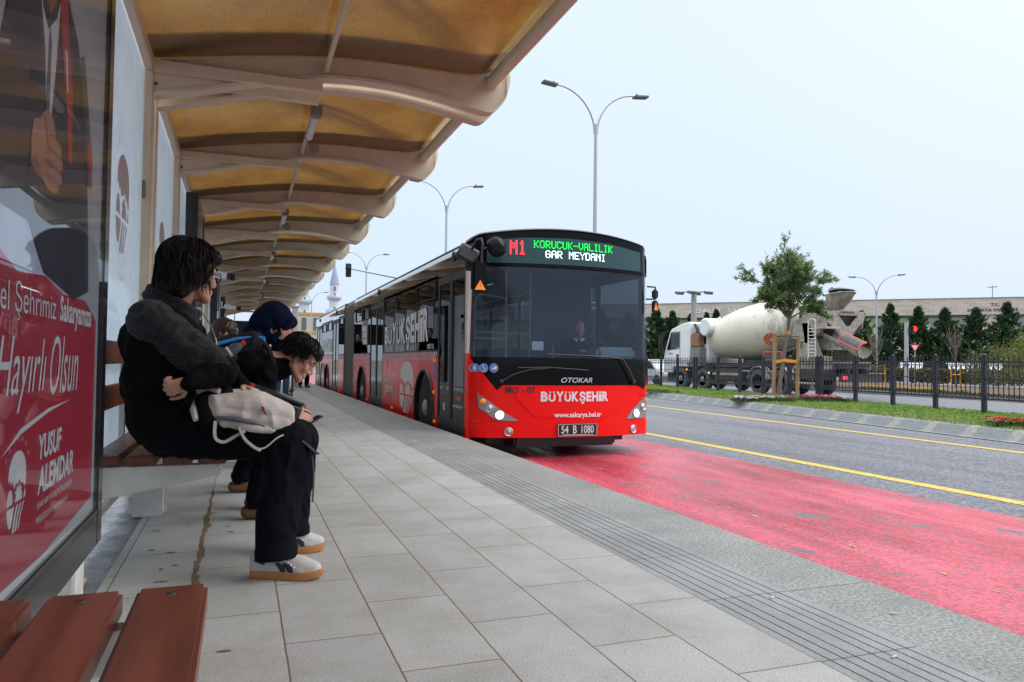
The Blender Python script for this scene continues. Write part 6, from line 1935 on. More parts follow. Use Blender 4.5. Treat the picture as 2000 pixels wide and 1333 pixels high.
# flower beds (countless small plants)
M_fw = pm('white petals', (0.80, 0.80, 0.78), 0.6); M_fp = pm('pink petals', (0.72, 0.10, 0.24), 0.6); M_fd = pm('dusky pink petals', (0.45, 0.16, 0.20), 0.6); M_fl = leafmat('bedding leaf', (0.05, 0.11, 0.025)); M_fbr = leafmat('bronze bedding leaf', (0.07, 0.055, 0.02))
M_fy = pm('yellow petals', (0.80, 0.50, 0.01), 0.6); M_fr = pm('red petals', (0.55, 0.02, 0.01), 0.6)
def bed(name, label, spots, hs, petal, rg, leaf_only=()):
    parts = []
    for (x, y, z, c) in spots:
        for k in range(26):
            d = np.array([rg.gauss(0, 0.7), rg.gauss(0, 0.7), rg.uniform(0.15, 1)]); d /= np.linalg.norm(d)
            w = np.cross(d, rv(rg)); w /= np.linalg.norm(w)
            p = np.array([x+rg.gauss(0, 0.05), y+rg.gauss(0, 0.05), z])
            parts.append((p, d, w*0.02, rg.uniform(0.06, 0.13)*hs, 0 if rg.random() < 0.75 else 1))
        if c is not None:
            for k in range(rg.randint(4, 8)):
                fx, fy, fz = x+rg.gauss(0, 0.06), y+rg.gauss(0, 0.06), z+0.11*hs*rg.uniform(0.8, 1.3)
                for q in range(5):
                    a = 2*math.pi*q/5
                    d = np.array([math.cos(a)*0.8, math.sin(a)*0.8, 0.35]); w = np.array([-math.sin(a), math.cos(a), 0.0])*0.022
                    parts.append((np.array([fx, fy, fz]), d, w, 0.052, c))
    return tag(leaf_mesh(name, parts, [M_fl, M_fbr]+petal), label, 'flower bed', kind='stuff')
rg = random.Random(4)
sp = []
for k in range(150):
    t = rg.random(); u = rg.random()
    cx = 13.55+2.75*t; cy = 17.5-1.6*t+0.0
    x = cx+1.0*(u-0.5)*0.95; y = cy+1.35*(u-0.5)+0.55
    if x > fxm(y)+0.15: continue
    c = (2 if u < 0.45 else 4) if t < 0.55 else (3 if rg.random() < 0.75 else 2)
    if 0.45 < t < 0.6: c = None if rg.random() < 0.8 else 3
    if t > 0.9: c = 2
    sp.append((x, y, gz(x, y), c))
bed('flower_bed', 'white and pink bedding flowers at the foot of the young tree', sp, 1.0, [M_fw, M_fp, M_fd], rg)
sp = [(12.95+rg.gauss(0, 0.25), 9.15+rg.gauss(0, 0.3), gz(12.95, 9.15), 2) for k in range(24)]
bed('flower_bed', 'red bedding flowers on the median beside the lane', sp, 1.0, [M_fr], rg)
sp = [(14.3+rg.gauss(0, 0.35), 23.6+rg.gauss(0, 0.6), gz(14.3, 23.6), 2 if k % 4 == 0 else None) for k in range(34)]
bed('flower_bed', 'green bedding plants with few yellow flowers beside the bus corner', sp, 1.0, [M_fy], rg)
sp = [(28.4+rg.uniform(-0.6, 0.6), rg.uniform(22.5, 27.5), GZ+0.06, 2) for k in range(120)]
bed('flower_bed', 'yellow flower strip on the far verge', sp, 1.3, [M_fy], rg)
sp = [(27.2+rg.uniform(-0.3, 0.3), rg.uniform(15, 29), GZ+0.06, None) for k in range(140)]
bed('ground_cover', 'low green ground cover along the far verge', sp, 1.0, [M_fy], rg)

# conifers
M_c1 = leafmat('conifer dark', (0.012, 0.040, 0.017)); M_c2 = leafmat('conifer mid', (0.022, 0.060, 0.022)); M_c3 = leafmat('conifer tip', (0.045, 0.075, 0.022)); M_c4 = leafmat('conifer brown', (0.07, 0.05, 0.025))
def conifer(loc, h, r0, seed, label):
    rg = random.Random(seed)
    r0 = r0*1.5
    root = empty('conifer', loc, label, 'tree', 'conifers in a row before the long building')
    L0 = Vector(loc)
    mb = MB(); mb.tube([L0, L0+Vector((0, 0, h*0.95))], [0.16, 0.02], 7); mb.build('trunk', M_bark, root)
    parts = []
    nb = 240
    for k in range(nb):
        t = (k+rg.random())/nb
        z = h*(0.03+0.90*t)
        rad = r0*1.55*(1-t)**0.98*(0.75+0.25*math.sin(t*40+seed))*rg.uniform(0.55, 1.12)+0.04
        a = rg.random()*2*math.pi
        rise = 0.45+0.55*t
        d = np.array([math.cos(a), math.sin(a), rise]); d /= np.linalg.norm(d)
        p0 = np.array(L0)+np.array([0, 0, z-rad*rise*0.55])
        ln = rad*1.12
        for q in range(38):
            s = 0.25+0.75*rg.random()**0.7
            p = p0+d*ln*s+rv(rg, 0.10*(1.3-s))
            dr = d*1.0+rv(rg, 0.38)+np.array([0, 0, 0.25]); dr /= np.linalg.norm(dr)
            w = np.cross(dr, rv(rg)); w /= np.linalg.norm(w)
            parts.append((p, dr, w*rg.uniform(0.035, 0.07)*(1.15-0.5*t), rg.uniform(0.22, 0.42)*(1.15-0.5*t), 0 if s < 0.6 else rg.choice((0, 1, 1, 1, 2)) if rg.random() > 0.015 else 3))
    leaf_mesh('crown', parts, [M_c1, M_c2, M_c3, M_c4], root)
    return root
cpos = [(51.3, 50.5, 6.3, 2.1, 'broad dark conifer standing right behind the lamp pole and the chute'), (52.9, 48.8, 6.9, 2.0, 'pointed conifer left of the red traffic light'), (54.3, 47.2, 6.6, 1.9, 'pointed conifer just behind the give way sign'),
        (55.6, 45.7, 6.4, 1.9, 'slender conifer left of the dark lettering on the long building'), (57.0, 44.0, 6.4, 2.1, 'conifer covering the first letters of the dark lettering'), (58.3, 42.3, 6.8, 2.1, 'tall conifer covering the middle of the dark lettering'), (59.4, 40.6, 5.0, 2.2, 'conifer at the far right end of the row'),
        (37.3, 61.6, 6.8, 2.2, 'dark conifer beside the right edge of the bus'), (38.6, 60.8, 6.5, 1.9, 'conifer behind the front of the mixer cab'), (40.1, 59.8, 6.3, 1.9, 'conifer behind the floodlight pole'), (41.2, 59.0, 6.3, 1.4, 'slim conifer under the white lettering'), (41.9, 58.5, 6.6, 1.8, 'conifer just above the white water tank'), (43.6, 57.3, 6.4, 1.8, 'conifer tip showing above the front of the drum'),
        (45.4, 55.8, 6.0, 1.9, 'conifer behind the drum and the young tree'), (47.3, 54.2, 6.0, 1.9, 'conifer behind the ladder of the mixer truck'), (49.4, 52.2, 6.1, 2.0, 'conifer behind the rear hopper of the mixer truck'), (35.2, 63.2, 6.4, 2.0, 'conifer behind the windscreen of the bus'), (33.0, 64.6, 6.6, 2.0, 'conifer hidden behind the middle of the bus')]
protos = []
for i, (x, y, h, r0, l) in enumerate(cpos):
    if i < 4:
        protos.append(conifer((x, y, GZ+0.02), h, r0, 100+i, l)); protos[-1]['h'] = h
    else:
        p = protos[(i*7) % 4 if i != 5 else 1]
        dup(p, (x, y, GZ+0.02), l, rotz=i*1.7, scale=(r0/1.95, r0/1.95, h/p['h']))

def bush(loc, rx, rz, cols, seed, label, cat='bush', leaf=0.09, nclump=60):
    rg = random.Random(seed)
    root = empty('bush', loc, label, cat)
    L0 = Vector(loc)
    mb = MB()
    for k in range(5):
        a = rg.random()*6.28
        mb.tube([L0, L0+Vector((0.3*rx*math.cos(a), 0.3*rx*math.sin(a), rz*0.6)), L0+Vector((0.7*rx*math.cos(a), 0.7*rx*math.sin(a), rz*1.3))], [0.05, 0.03, 0.01], 5)
    mb.build('stem', M_bark, root)
    parts = []
    for k in range(nclump):
        while True:
            q = np.array([rg.uniform(-1, 1), rg.uniform(-1, 1), rg.uniform(-0.9, 1)])
            if 0.35 < np.linalg.norm(q) < 1: break
        c = np.array(L0)+np.array([0, 0, rz])+q*np.array([rx, rx, rz])
        for j in range(45):
            p = c+rv(rg, 0.16*rx); d = rv(rg)+np.array([0, 0, 0.4]); d /= np.linalg.norm(d)
            w = np.cross(d, rv(rg)); w /= np.linalg.norm(w)
            parts.append((p, d, w*leaf*0.4, leaf*rg.uniform(0.7, 1.5), rg.randrange(len(cols))))
    leaf_mesh('crown', parts, cols, root)
    return root
M_b1 = leafmat('bush olive', (0.06, 0.085, 0.02)); M_b2 = leafmat('bush green', (0.09, 0.12, 0.02)); M_b3 = leafmat('bush yellow', (0.17, 0.17, 0.02)); M_b4 = leafmat('bush bronze', (0.11, 0.075, 0.03))
bush((44.2, 32.8, GZ), 1.7, 1.35, [M_b1, M_b2, M_b4, M_b1], 8, 'low olive brown bush below the tall conifers at the right', nclump=80)
bush((41.4, 28.6, GZ), 1.3, 1.65, [M_b2, M_b3, M_b3, M_b1], 9, 'yellow green bush at the right edge of the photo', nclump=80)

def bare_tree(loc, h, seed, label):
    rg = random.Random(seed)
    root = empty('bare_sapling', loc, label, 'tree', 'bare saplings with orange supports')
    mb = MB(); L0 = Vector(loc)
    top_ = L0+Vector((0.05, 0, h*0.55))
    mb.tube([L0, L0+Vector((0.02, 0, h*0.3)), top_], [0.05, 0.04, 0.035], 6)
    for k in range(26):
        a = rg.random()*6.28; s = L0+Vector((0, 0, h*rg.uniform(0.4, 0.62)))
        m = s+Vector((math.cos(a)*0.25, math.sin(a)*0.25, h*0.15)); e_ = m+Vector((math.cos(a+rg.gauss(0, 0.5))*0.22, math.sin(a+rg.gauss(0, 0.5))*0.22, h*rg.uniform(0.1, 0.28)))
        mb.tube([s, m, e_], [0.018, 0.012, 0.005], 4)
        mb.tube([m, m+Vector((rg.gauss(0, 0.15), rg.gauss(0, 0.15), 0.35))], [0.009, 0.004], 4)
    mb.build('trunk', M_bark, root)
    mb = MB()
    for dx in (-0.35, 0.35): mb.tube([L0+Vector((dx, -dx, 0)), L0+Vector((dx, -dx, 1.25))], 0.028, 6)
    for z in (0.75, 1.2): mb.tube([L0+Vector((-0.38, 0.38, z)), L0+Vector((0.38, -0.38, z))], 0.028, 6)
    mb.build('support', M_tie, root)
    return root
bt = bare_tree((34.75, 33.1, GZ), 3.6, 2, 'bare sapling in an orange frame right of the chute')
dup(bt, (37.4, 30.1, GZ), 'bare sapling in an orange frame near the olive bush', rotz=1.0)

# ------------------------------------------------------------------ street lamps
M_pole = pm('galvanised pole', (0.40, 0.42, 0.44), 0.45, metal=0.3)
M_lhead = pm('lamp head', (0.11, 0.115, 0.12), 0.4)
M_lled = pm('lamp led panel', (0.38, 0.36, 0.33), 0.4)
def street_lamp(loc, label, rot=0.0):
    x, y, z = loc
    root = empty('street_lamp', loc, label, 'street lamp', 'double armed street lamps')
    mb = MB(); H_ = 10.7-z
    mb.tube([(x, y, z), (x, y, z+H_)], [0.11, 0.065], 12); mb.lathe([(0, 0.2), (0.02, 0.2), (0.03, 0.13)], (x, y, z), (0, 0, 1), 12)
    mb.build('pole', M_pole, root)
    for s, zz in ((-1, 1.45), (1, 1.45)):
        mb = MB()
        mb.tube([(x+s*(0.05+1.75*(1-math.cos(R(90*k/10)))), y, z+H_-0.4+ (zz+0.35)*math.sin(R(90*k/10))) for k in range(11)], [0.05-0.0018*k for k in range(11)], 8)
        a = mb.build('arm', M_pole, root)
        mb = MB(); mb.obox((x+s*2.08, y, z+H_+zz-0.05), (Vector((1, 0, 0.10*s)), Vector((0, 1, 0)), Vector((-0.10*s, 0, 1))), (0.32, 0.16, 0.045)); mb.sphere((x+s*1.9, y, z+H_+zz+0.03), 0.055, 8)
        h_ = mb.build('lamp_head', M_lhead, a, bevel=0.015)
    return root
sl = street_lamp((13.5, 27.1, -0.2), 'tall double armed street lamp rising above the front of the bus')
dup(sl, (12.0, 45.0, -0.2), 'double armed street lamp above the middle of the bus roof')
s3 = dup(sl, (12.2, 78.0, -0.2), 'thin double armed street lamp behind the hanging traffic light')
dup(sl, (9.6, 112.0, -1.5), 'distant double armed street lamp beside the minaret')
s5 = dup(sl, (44.5, 42.3, -2.2), 'slim white double armed street lamp behind the mixer chute', scale=0.80, rotz=-0.9)

# floodlight pole behind the cab
M_conc = pm('concrete pole', (0.34, 0.34, 0.33), 0.7)
fp = empty('floodlight_pole', (39.1, 58.0, GZ), 'grey pole topped with floodlights above the mixer cab', 'floodlight')
mb = MB(); mb.tube([(39.1, 58.0, GZ), (39.1, 58.0, 7.6)], [0.32, 0.24], 12); mb.build('pole', M_conc, fp)
for dx, dy in ((-1.1, 0.7), (1.1, -0.7), (-0.5, -0.4), (0.6, 0.5)):
    mb = MB(); mb.tube([(39.1, 58.0, 7.5), (39.1+dx*0.8, 58+dy*0.8, 7.55)], 0.05, 6); mb.obox((39.1+dx, 58+dy, 7.45), (Vector((1, 0, 0)), Vector((0, 1, 0.3)), Vector((0, -0.3, 1))), (0.35, 0.22, 0.12)); mb.build('floodlight', M_lhead, fp)

# traffic lights and the give way sign
M_tlred = emis('traffic light red', (1.0, 0.03, 0.03), 1.6, (0.6, 0.02, 0.02))
tl = empty('traffic_light', (33.6, 29.95, GZ), 'traffic light with a red lamp on a grey pole', 'traffic light')
mb = MB(); mb.tube([(33.6, 29.95, GZ), (33.6, 29.95, 3.28)], [0.12, 0.10], 12); mb.build('pole', M_pole, tl)
mb = MB(); mb.bbox((33.66, 29.65, 2.66), (33.98, 29.88, 3.08), 0.05)
hb = Vector((33.84, 29.66, 2.93))
dv = Vector((-0.75, -0.66, -0.05)).normalized()
for k in range(12):
    a0, a1 = R(15*k), R(15*(k+1))
    s_ = dv.cross(Vector((0, 0, 1))).normalized(); u_ = s_.cross(dv)
    q = lambda a, t: hb+(s_*math.cos(a)+u_*math.sin(a))*0.17+dv*t
    mb.add([q(a0, 0), q(a1, 0), q(a1, 0.22), q(a0, 0.22)], [(0, 1, 2, 3)])
mb.build('signal_head', M_bsat, tl)
mb = MB(); mb.lathe([(0, 0.15), (0.03, 0.12), (0.045, 0.02)], hb, dv, 18); mb.build('red_lamp', M_tlred, tl)
gw = empty('give_way_sign', (36.1, 31.6, GZ), 'red bordered white triangle give way sign on a thin pole', 'road sign')
mb = MB(); mb.tube([(36.1, 31.6, GZ), (36.1, 31.6, 2.3)], 0.03, 8); mb.build('pole', M_pole, gw)
sx_ = Vector((0.66, -0.75, 0)); nn = Vector((-0.75, -0.66, 0))
mb = MB(); c_ = Vector((36.1, 31.6, 1.98))+nn*0.05
TR = lambda s, mi, o: mb.prism([(-0.26*s, 0.21*s), (0.0, -0.27*s), (0.26*s, 0.21*s)], lambda u, v, t: c_+sx_*u+Vector((0, 0, v))+nn*t, o, o+0.01, mi)
TR(1.0, 0, 0.0); TR(0.62, 1, 0.006)
mb.build('triangle', [pm('sign red', (0.62, 0.02, 0.03), 0.4), M_white], gw, smooth=0)
tg = empty('hanging_traffic_light', (11.5, 55, RZ), 'black traffic light hanging on a long arm over the road', 'traffic light')
mb = MB(); mb.tube([(11.5, 55, RZ), (11.5, 55, 7.15)], [0.14, 0.11], 10); mb.build('pole', M_pole, tg)
mb = MB(); mb.tube([(11.5, 55, 7.0), (7.05, 55, 7.65)], [0.09, 0.055], 8); mb.build('arm', M_pole, tg)
mb = MB(); mb.bbox((7.08, 54.8, 6.95), (7.48, 55.0, 7.95), 0.04)
for z in (7.72, 7.45, 7.18): mb.lathe([(0, 0.11), (0.14, 0.11)], (7.28, 54.8, z), (0, -1, 0), 12, cap=False)
mb.build('signal_head', M_bsat, tg)
mb = MB(); mb.lathe([(0, 0.09), (0.02, 0.07)], (7.28, 54.80, 7.72), (0, -1, 0), 12); mb.build('signal_lamp', pm('signal glass', (0.35, 0.42, 0.42), 0.15), tg)

# ------------------------------------------------------------------ parked and passing cars
def car(loc, rot, paint, label, s=1.0):
    root = empty('parked_car', loc, label, 'car', 'small cars in the distance')
    x0, y0, z0 = loc
    T = lambda x, y, z: (x0+x*s, y0+y*s, z0+z*s)
    prof = [(-2.1, 0.35), (-2.15, 0.65), (-2.0, 0.85), (-1.3, 0.92), (-0.75, 1.38), (-0.3, 1.46), (0.7, 1.44), (1.35, 1.0), (2.05, 0.90), (2.15, 0.6), (2.1, 0.35)]
    mb = MB(); mb.prism(prof, lambda u, v, t: T(u, t, v), -0.85, 0.85)
    b_ = mb.build('body', paint, root, smooth=25, bevel=0.08)
    mb = MB()
    for t in (-0.857, 0.853): mb.prism([(-1.15, 0.95), (-0.72, 1.33), (-0.02, 1.38), (-0.02, 0.95)], lambda u, v, q: T(u, t+q, v), 0, 0.004); mb.prism([(0.06, 0.95), (0.06, 1.38), (0.65, 1.36), (1.2, 0.97)], lambda u, v, q: T(u, t+q, v), 0, 0.004)
    mb.build('window', M_cabglass, root, smooth=0)
    for wx in (-1.35, 1.3):
        for wy, sg in ((-0.87, 1), (0.87, -1)):
            mb = MB(); mb.lathe([(0, 0.15), (0, 0.29), (0.03, 0.32), (0.2, 0.32), (0.2, 0.15)], T(wx, wy, 0.32), (0, sg, 0), 20); w = mb.build('wheel', M_tyre, root)
            mb = MB(); mb.lathe([(0.01, 0.2), (0.02, 0.01)], T(wx, wy, 0.32), (0, sg, 0), 16); mb.build('rim', M_alu, w)
    root.rotation_euler = (0, 0, rot)
    return root
M_carw = pm('white car paint', (0.68, 0.68, 0.69), 0.25, coat=0.4); M_cars = pm('silver car paint', (0.45, 0.47, 0.50), 0.25, metal=0.3, coat=0.4)
c0_ = car((22.0, 36.2, RZ), R(90), M_carw, 'white car on the far carriageway beside the bus corner')
for x, y, r_, l in ((49.0, 43.2, 0.7, 'white parked car behind the foot of the red traffic light'), (51.3, 41.0, 0.8, 'white parked car near the second bare sapling'), (52.6, 39.6, 0.8, 'white parked car below the olive bush')):
    dup(c0_, (x, y, GZ+0.03), l, rotz=r_)

# low clipped hedge in front of the far parked cars
M_hd = leafmat('clipped hedge', (0.055, 0.05, 0.022))
rg = random.Random(77); parts = []
hx0, hy0, hx1, hy1 = 41.0, 44.0, 50.5, 28.5
for k in range(13000):
    t = rg.random(); p = np.array([hx0+(hx1-hx0)*t+rg.uniform(-0.5, 0.5), hy0+(hy1-hy0)*t+rg.uniform(-0.5, 0.5), GZ+0.03+1.0*rg.random()**0.8])
    d = rv(rg)+np.array([0, 0, 0.3]); d /= np.linalg.norm(d); w = np.cross(d, rv(rg)); w /= np.linalg.norm(w)
    parts.append((p, d, w*0.06, rg.uniform(0.12, 0.25), rg.randrange(3)))
tag(root_mesh(leaf_mesh('hedge', parts, [M_hd, M_b1, M_b4])), 'long low brownish hedge in front of the conifers', 'hedge')

# ------------------------------------------------------------------ long official building
def stone_band():
    m, nt, b = new_mat('pinkish stone cladding'); L = nt.links
    tc = N(nt, 'ShaderNodeTexCoord')
    mp = N(nt, 'ShaderNodeMapping'); mp.inputs['Rotation'].default_value = (R(90), 0, 0)
    L.new(tc.outputs['Object'], mp.inputs[0])
    sp = N(nt, 'ShaderNodeSeparateXYZ'); L.new(tc.outputs['Object'], sp.inputs[0])
    cb = N(nt, 'ShaderNodeCombineXYZ'); L.new(sp.outputs['X'], cb.inputs[0]); L.new(sp.outputs['Z'], cb.inputs[1])
    br = N(nt, 'ShaderNodeTexBrick'); br.inputs['Scale'].default_value = 1.0; br.inputs['Brick Width'].default_value = 1.2; br.inputs['Row Height'].default_value = 0.42; br.inputs['Mortar Size'].default_value = 0.012
    br.inputs['Color1'].default_value = (0.50, 0.39, 0.36, 1); br.inputs['Color2'].default_value = (0.62, 0.50, 0.47, 1); br.inputs['Mortar'].default_value = (0.30, 0.25, 0.22, 1)
    L.new(cb.outputs[0], br.inputs['Vector']); L.new(br.outputs['Color'], b.inputs['Base Color']); b.inputs['Roughness'].default_value = 0.85
    return m
M_stone = stone_band()
M_wallc = pm('cream rendered wall', (0.52, 0.49, 0.36), 0.85, vary=(0.6, 0.08)); M_dkgl = pm('dark window glass', (0.05, 0.07, 0.09), 0.12, coat=0.5); M_blwin = pm('pale blue window glass', (0.22, 0.30, 0.36), 0.15, coat=0.5)
BL = empty('government_building', (93.0, 100.5, GZ), 'long pinkish stone building with lettering behind the conifers', 'building')
bx = Vector((114.6-71.6, 80.4-120.3, 0)).normalized(); bn = Vector((bx.y, -bx.x, 0))   # along the facade (left to right), towards the viewer
if bn.y > 0: bn = -bn
b0 = Vector((71.6, 120.3, 0))
BP = lambda s, z, d: b0+bx*s+Vector((0, 0, z))-bn*d
zr0, zr1 = 12.15, 11.55
def bbx(mb, s0, s1, z0, z1, d0_, d1_, mi=0):
    v = [BP(s0, z0, d0_), BP(s1, z0, d0_), BP(s1, z0, d1_), BP(s0, z0, d1_), BP(s0, z1, d0_), BP(s1, z1, d0_), BP(s1, z1, d1_), BP(s0, z1, d1_)]
    mb.add(v, [(0, 3, 2, 1), (4, 5, 6, 7), (0, 1, 5, 4), (1, 2, 6, 5), (2, 3, 7, 6), (3, 0, 4, 7)], mi)
mb = MB(); bbx(mb, -45, 95, GZ, 9.3, 1.2, 26); mb.build('wall', M_wallc, BL, smooth=0)
mb = MB(); bbx(mb, -46, 96, 9.32, 11.95, 0.0, 28); bbx(mb, 53.1, 57.3, GZ, 9.318, 0.3, 1.198); mb.build('stone_fascia', M_stone, BL, smooth=0)
mb = MB(); bbx(mb, -46.2, 96.2, 11.952, 12.05, -0.1, 28.1); mb.build('parapet', pm('parapet metal', (0.30, 0.29, 0.29), 0.5), BL, smooth=0)
mb = MB(); bbx(mb, -45, 95, 8.95, 9.30, 1.1, 1.196); mb.build('window_band', M_dkgl, BL, smooth=0)
for s in range(-42, 94, 4):
    if 51 < s < 58: continue
    for z in (1.0, 4.2, 6.6):
        mb = MB(); bbx(mb, s, s+1.8, z, z+1.7, 1.12, 1.197); mb.build('window', M_blwin, BL, smooth=0)
def wall_text(body, s0, s1, z0, z1, mat, bold, name):
    vf = text2d(body, w=s1-s0, h=z1-z0, bold=bold)
    o1 = len(vf[0]); mb = MB()
    mb.add([BP(s0+a, z0+b_, -0.12) for a, b_ in vf[0]]+[BP(s0+a, z0+b_, -0.01) for a, b_ in vf[0]], list(vf[1])+[tuple(i+o1 for i in f) for f in vf[1]])
    mb.build(name, mat, BL, smooth=0)
wall_text('ADALET  SARAYI', 7.1, 19.0, 10.15, 10.95, M_white, 0.02, 'lettering')
wall_text('T.C.', 54.2, 55.4, 10.70, 11.15, M_tdark, 0.02, 'lettering')
wall_text('SAKARYA VALİLİĞİ', 51.0, 57.8, 9.82, 10.42, M_tdark, 0.02, 'lettering')
mb = MB(); mb.tube([BP(55.0, 12.05, 3), BP(55.0, 14.2, 3)], 0.06, 6); mb.tube([BP(54.3, 13.9, 3), BP(55.7, 14.0, 3)], 0.08, 6); mb.tube([BP(53.0, 12.2, 3), BP(55.0, 12.25, 3)], 0.07, 6); mb.build('roof_mast', M_tgrey, BL)

# ------------------------------------------------------------------ mosque and the buildings at the end of the street
M_mwhite = pm('pale minaret stone', (0.58, 0.61, 0.66), 0.7, vary=(0.8, 0.08)); M_lead = pm('blue grey lead roof', (0.27, 0.31, 0.42), 0.6, vary=(0.5, 0.1)); M_mwin = pm('mosque windows', (0.10, 0.13, 0.17), 0.3)
mq = empty('mosque', (9.5, 150, GZ), 'pale mosque with a lead dome and two minarets at the end of the street', 'mosque')
k = 150/119.2
def minaret(x, y, ztop_, base=GZ):
    mb = MB(); z1 = ztop_
    h = z1-base
    mb.lathe([(0, 1.5), (2.0, 1.5), (h*0.28, 1.12), (h*0.46, 0.98), (h*0.47, 1.25), (h*0.50, 1.55), (h*0.515, 1.6), (h*0.535, 1.6), (h*0.536, 1.0), (h*0.62, 0.95), (h*0.63, 1.25), (h*0.65, 1.5), (h*0.67, 1.5), (h*0.671, 0.92), (h*0.78, 0.88)], (x, y, base), (0, 0, 1), 16)
    o = mb.build('minaret', M_mwhite, mq, smooth=30)
    mb = MB(); mb.lathe([(0, 1.0), (0.05, 0.95), (h*0.22, 0.03)], (x, y, base+h*0.78), (0, 0, 1), 14); mb.build('spire', M_lead, o, smooth=30)
    mb = MB()
    for q in range(9):
        if 3 <= q <= 3 or q == 6: continue
        z = base+h*(0.20+0.065*q)
        mb.box((x-0.14, y-1.55 if q < 2 else y-1.12, z), (x+0.14, y-0.8, z+0.75))
    mb.build('slit_windows', M_mwin, o, smooth=0)
minaret(17.2, 150, 20.3); minaret(11.6, 152, 19.0)
mb = MB(); mb.lathe([(0, 7.4)]+[(5.6*math.sin(R(9*i)), 7.4*math.cos(R(9*i))+0.01) for i in range(1, 11)], (8.2, 158, 6.0), (0, 0, 1), 32); mb.build('dome', M_lead, mq, smooth=60)
mb = MB(); mb.box((0, 151, GZ), (17.0, 166, 6.4)); mb.lathe([(0, 3.4), (0.5, 3.4), (3.6, 1.3)], (11.6, 152, 6.3), (0, 0, 1), 12); mb.build('prayer_hall', M_mwhite, mq, smooth=20)
M_bcream = pm('cream facade', (0.56, 0.49, 0.36), 0.8, vary=(0.5, 0.08)); M_bor = pm('ochre band', (0.52, 0.27, 0.08), 0.8)
cbg = empty('cream_building', (10, 128, GZ), 'cream building with ochre bands beside the rear of the bus', 'building')
mb = MB(); mb.box((4.0, 122, GZ), (13.5, 134, 8.35)); mb.build('wall', M_bcream, cbg, smooth=0)
for z in (7.9, 4.9):
    mb = MB(); mb.box((3.9, 121.9, z), (13.6, 134.1, z+0.45)); mb.build('ochre_band', M_bor, cbg, smooth=0)
for x in (9.0, 10.8, 12.4):
    mb = MB(); mb.box((x, 121.85, 5.6), (x+0.7, 121.99, 7.5)); mb.build('window', M_mwin, cbg, smooth=0)
for x in (7.4, 9.2, 11.9, 12.6):
    mb = MB(); mb.box((x, 121.85, 3.2), (x+0.5, 121.99, 4.3)); mb.build('window', M_mwin, cbg, smooth=0)
mb = MB(); mb.box((6.5, 121.0, 1.0), (13.7, 121.95, 2.2)); mb.build('awning', pm('blue grey awning', (0.16, 0.20, 0.27), 0.7), cbg, smooth=0)
mb = MB(); mb.lathe([(0, 1.2), (0.6, 1.1), (1.6, 0.75), (2.4, 0.05)], (19.5, 140, 8.0), (0, 0, 1), 8); mb.tube([(19.5, 140, GZ), (19.5, 140, 8.2)], 0.3, 8)
o = root_mesh(mb.build('distant_conifer', M_c2)); tag(o, 'dark treetop just above the rear roof of the bus', 'tree')
# rail and white post at the platform end
wp = empty('white_post', (1.85, 24.6, 0), 'white square post standing on the platform beyond the crouching boy', 'post')
mb = MB(); mb.bbox((1.52, 24.5, 0.0), (1.70, 24.68, 2.55), 0.01); mb.build('post_shaft', M_wpl, wp)
mb = MB(); mb.bbox((1.49, 24.47, 2.55), (1.73, 24.71, 2.6), 0.01); mb.build('cap', M_wpl, wp)
# street behind the shelter, seen through frosted glass
M_hedge1 = leafmat('hedge green', (0.03, 0.06, 0.02))
bush((-9.0, 26.0, RZ), 2.4, 1.6, [M_hedge1, M_b1], 31, 'dark hedge bush behind the shelter glass', nclump=60, leaf=0.16)
# ------------------------------------------------------------------ people
M_skin = pm('skin', (0.46, 0.25, 0.18), 0.5, vary=(14, 0.12), bump=(90, 0.08), trans=0.08)
M_skinr = pm('ruddy skin', (0.50, 0.24, 0.18), 0.5, vary=(14, 0.12), trans=0.08)
M_hair = pm('near black hair', (0.010, 0.0075, 0.0065), 0.5, spec=0.18)
M_hairb = pm('dark brown hair', (0.030, 0.016, 0.010), 0.45, spec=0.4)
M_greyh = pm('grey hair', (0.22, 0.21, 0.20), 0.6)
def cloth(name, c, rough=0.9, b=(220, 0.25), vary=0.25):
    m = pm(name, c, rough, spec=0.15, vary=(3.5, vary), bump=(b[0], b[1], 0.004))
    m.node_tree.nodes['Principled BSDF'].inputs['Sheen Weight'].default_value = 0.0
    m.node_tree.nodes['Principled BSDF'].inputs['Specular IOR Level'].default_value = 0.08
    return m
M_cblack = cloth('black padded cloth', (0.0032, 0.0032, 0.0036), 0.85)
M_cblack2 = cloth('black jersey', (0.0035, 0.0035, 0.004))
M_navy = cloth('navy hooded cotton', (0.0035, 0.007, 0.024))
M_denimb = cloth('black denim', (0.0040, 0.0048, 0.0075), 0.85)
M_jean = cloth('blue denim', (0.07, 0.14, 0.26), 0.9)
M_brownc = cloth('dark brown coat', (0.02, 0.012, 0.01))
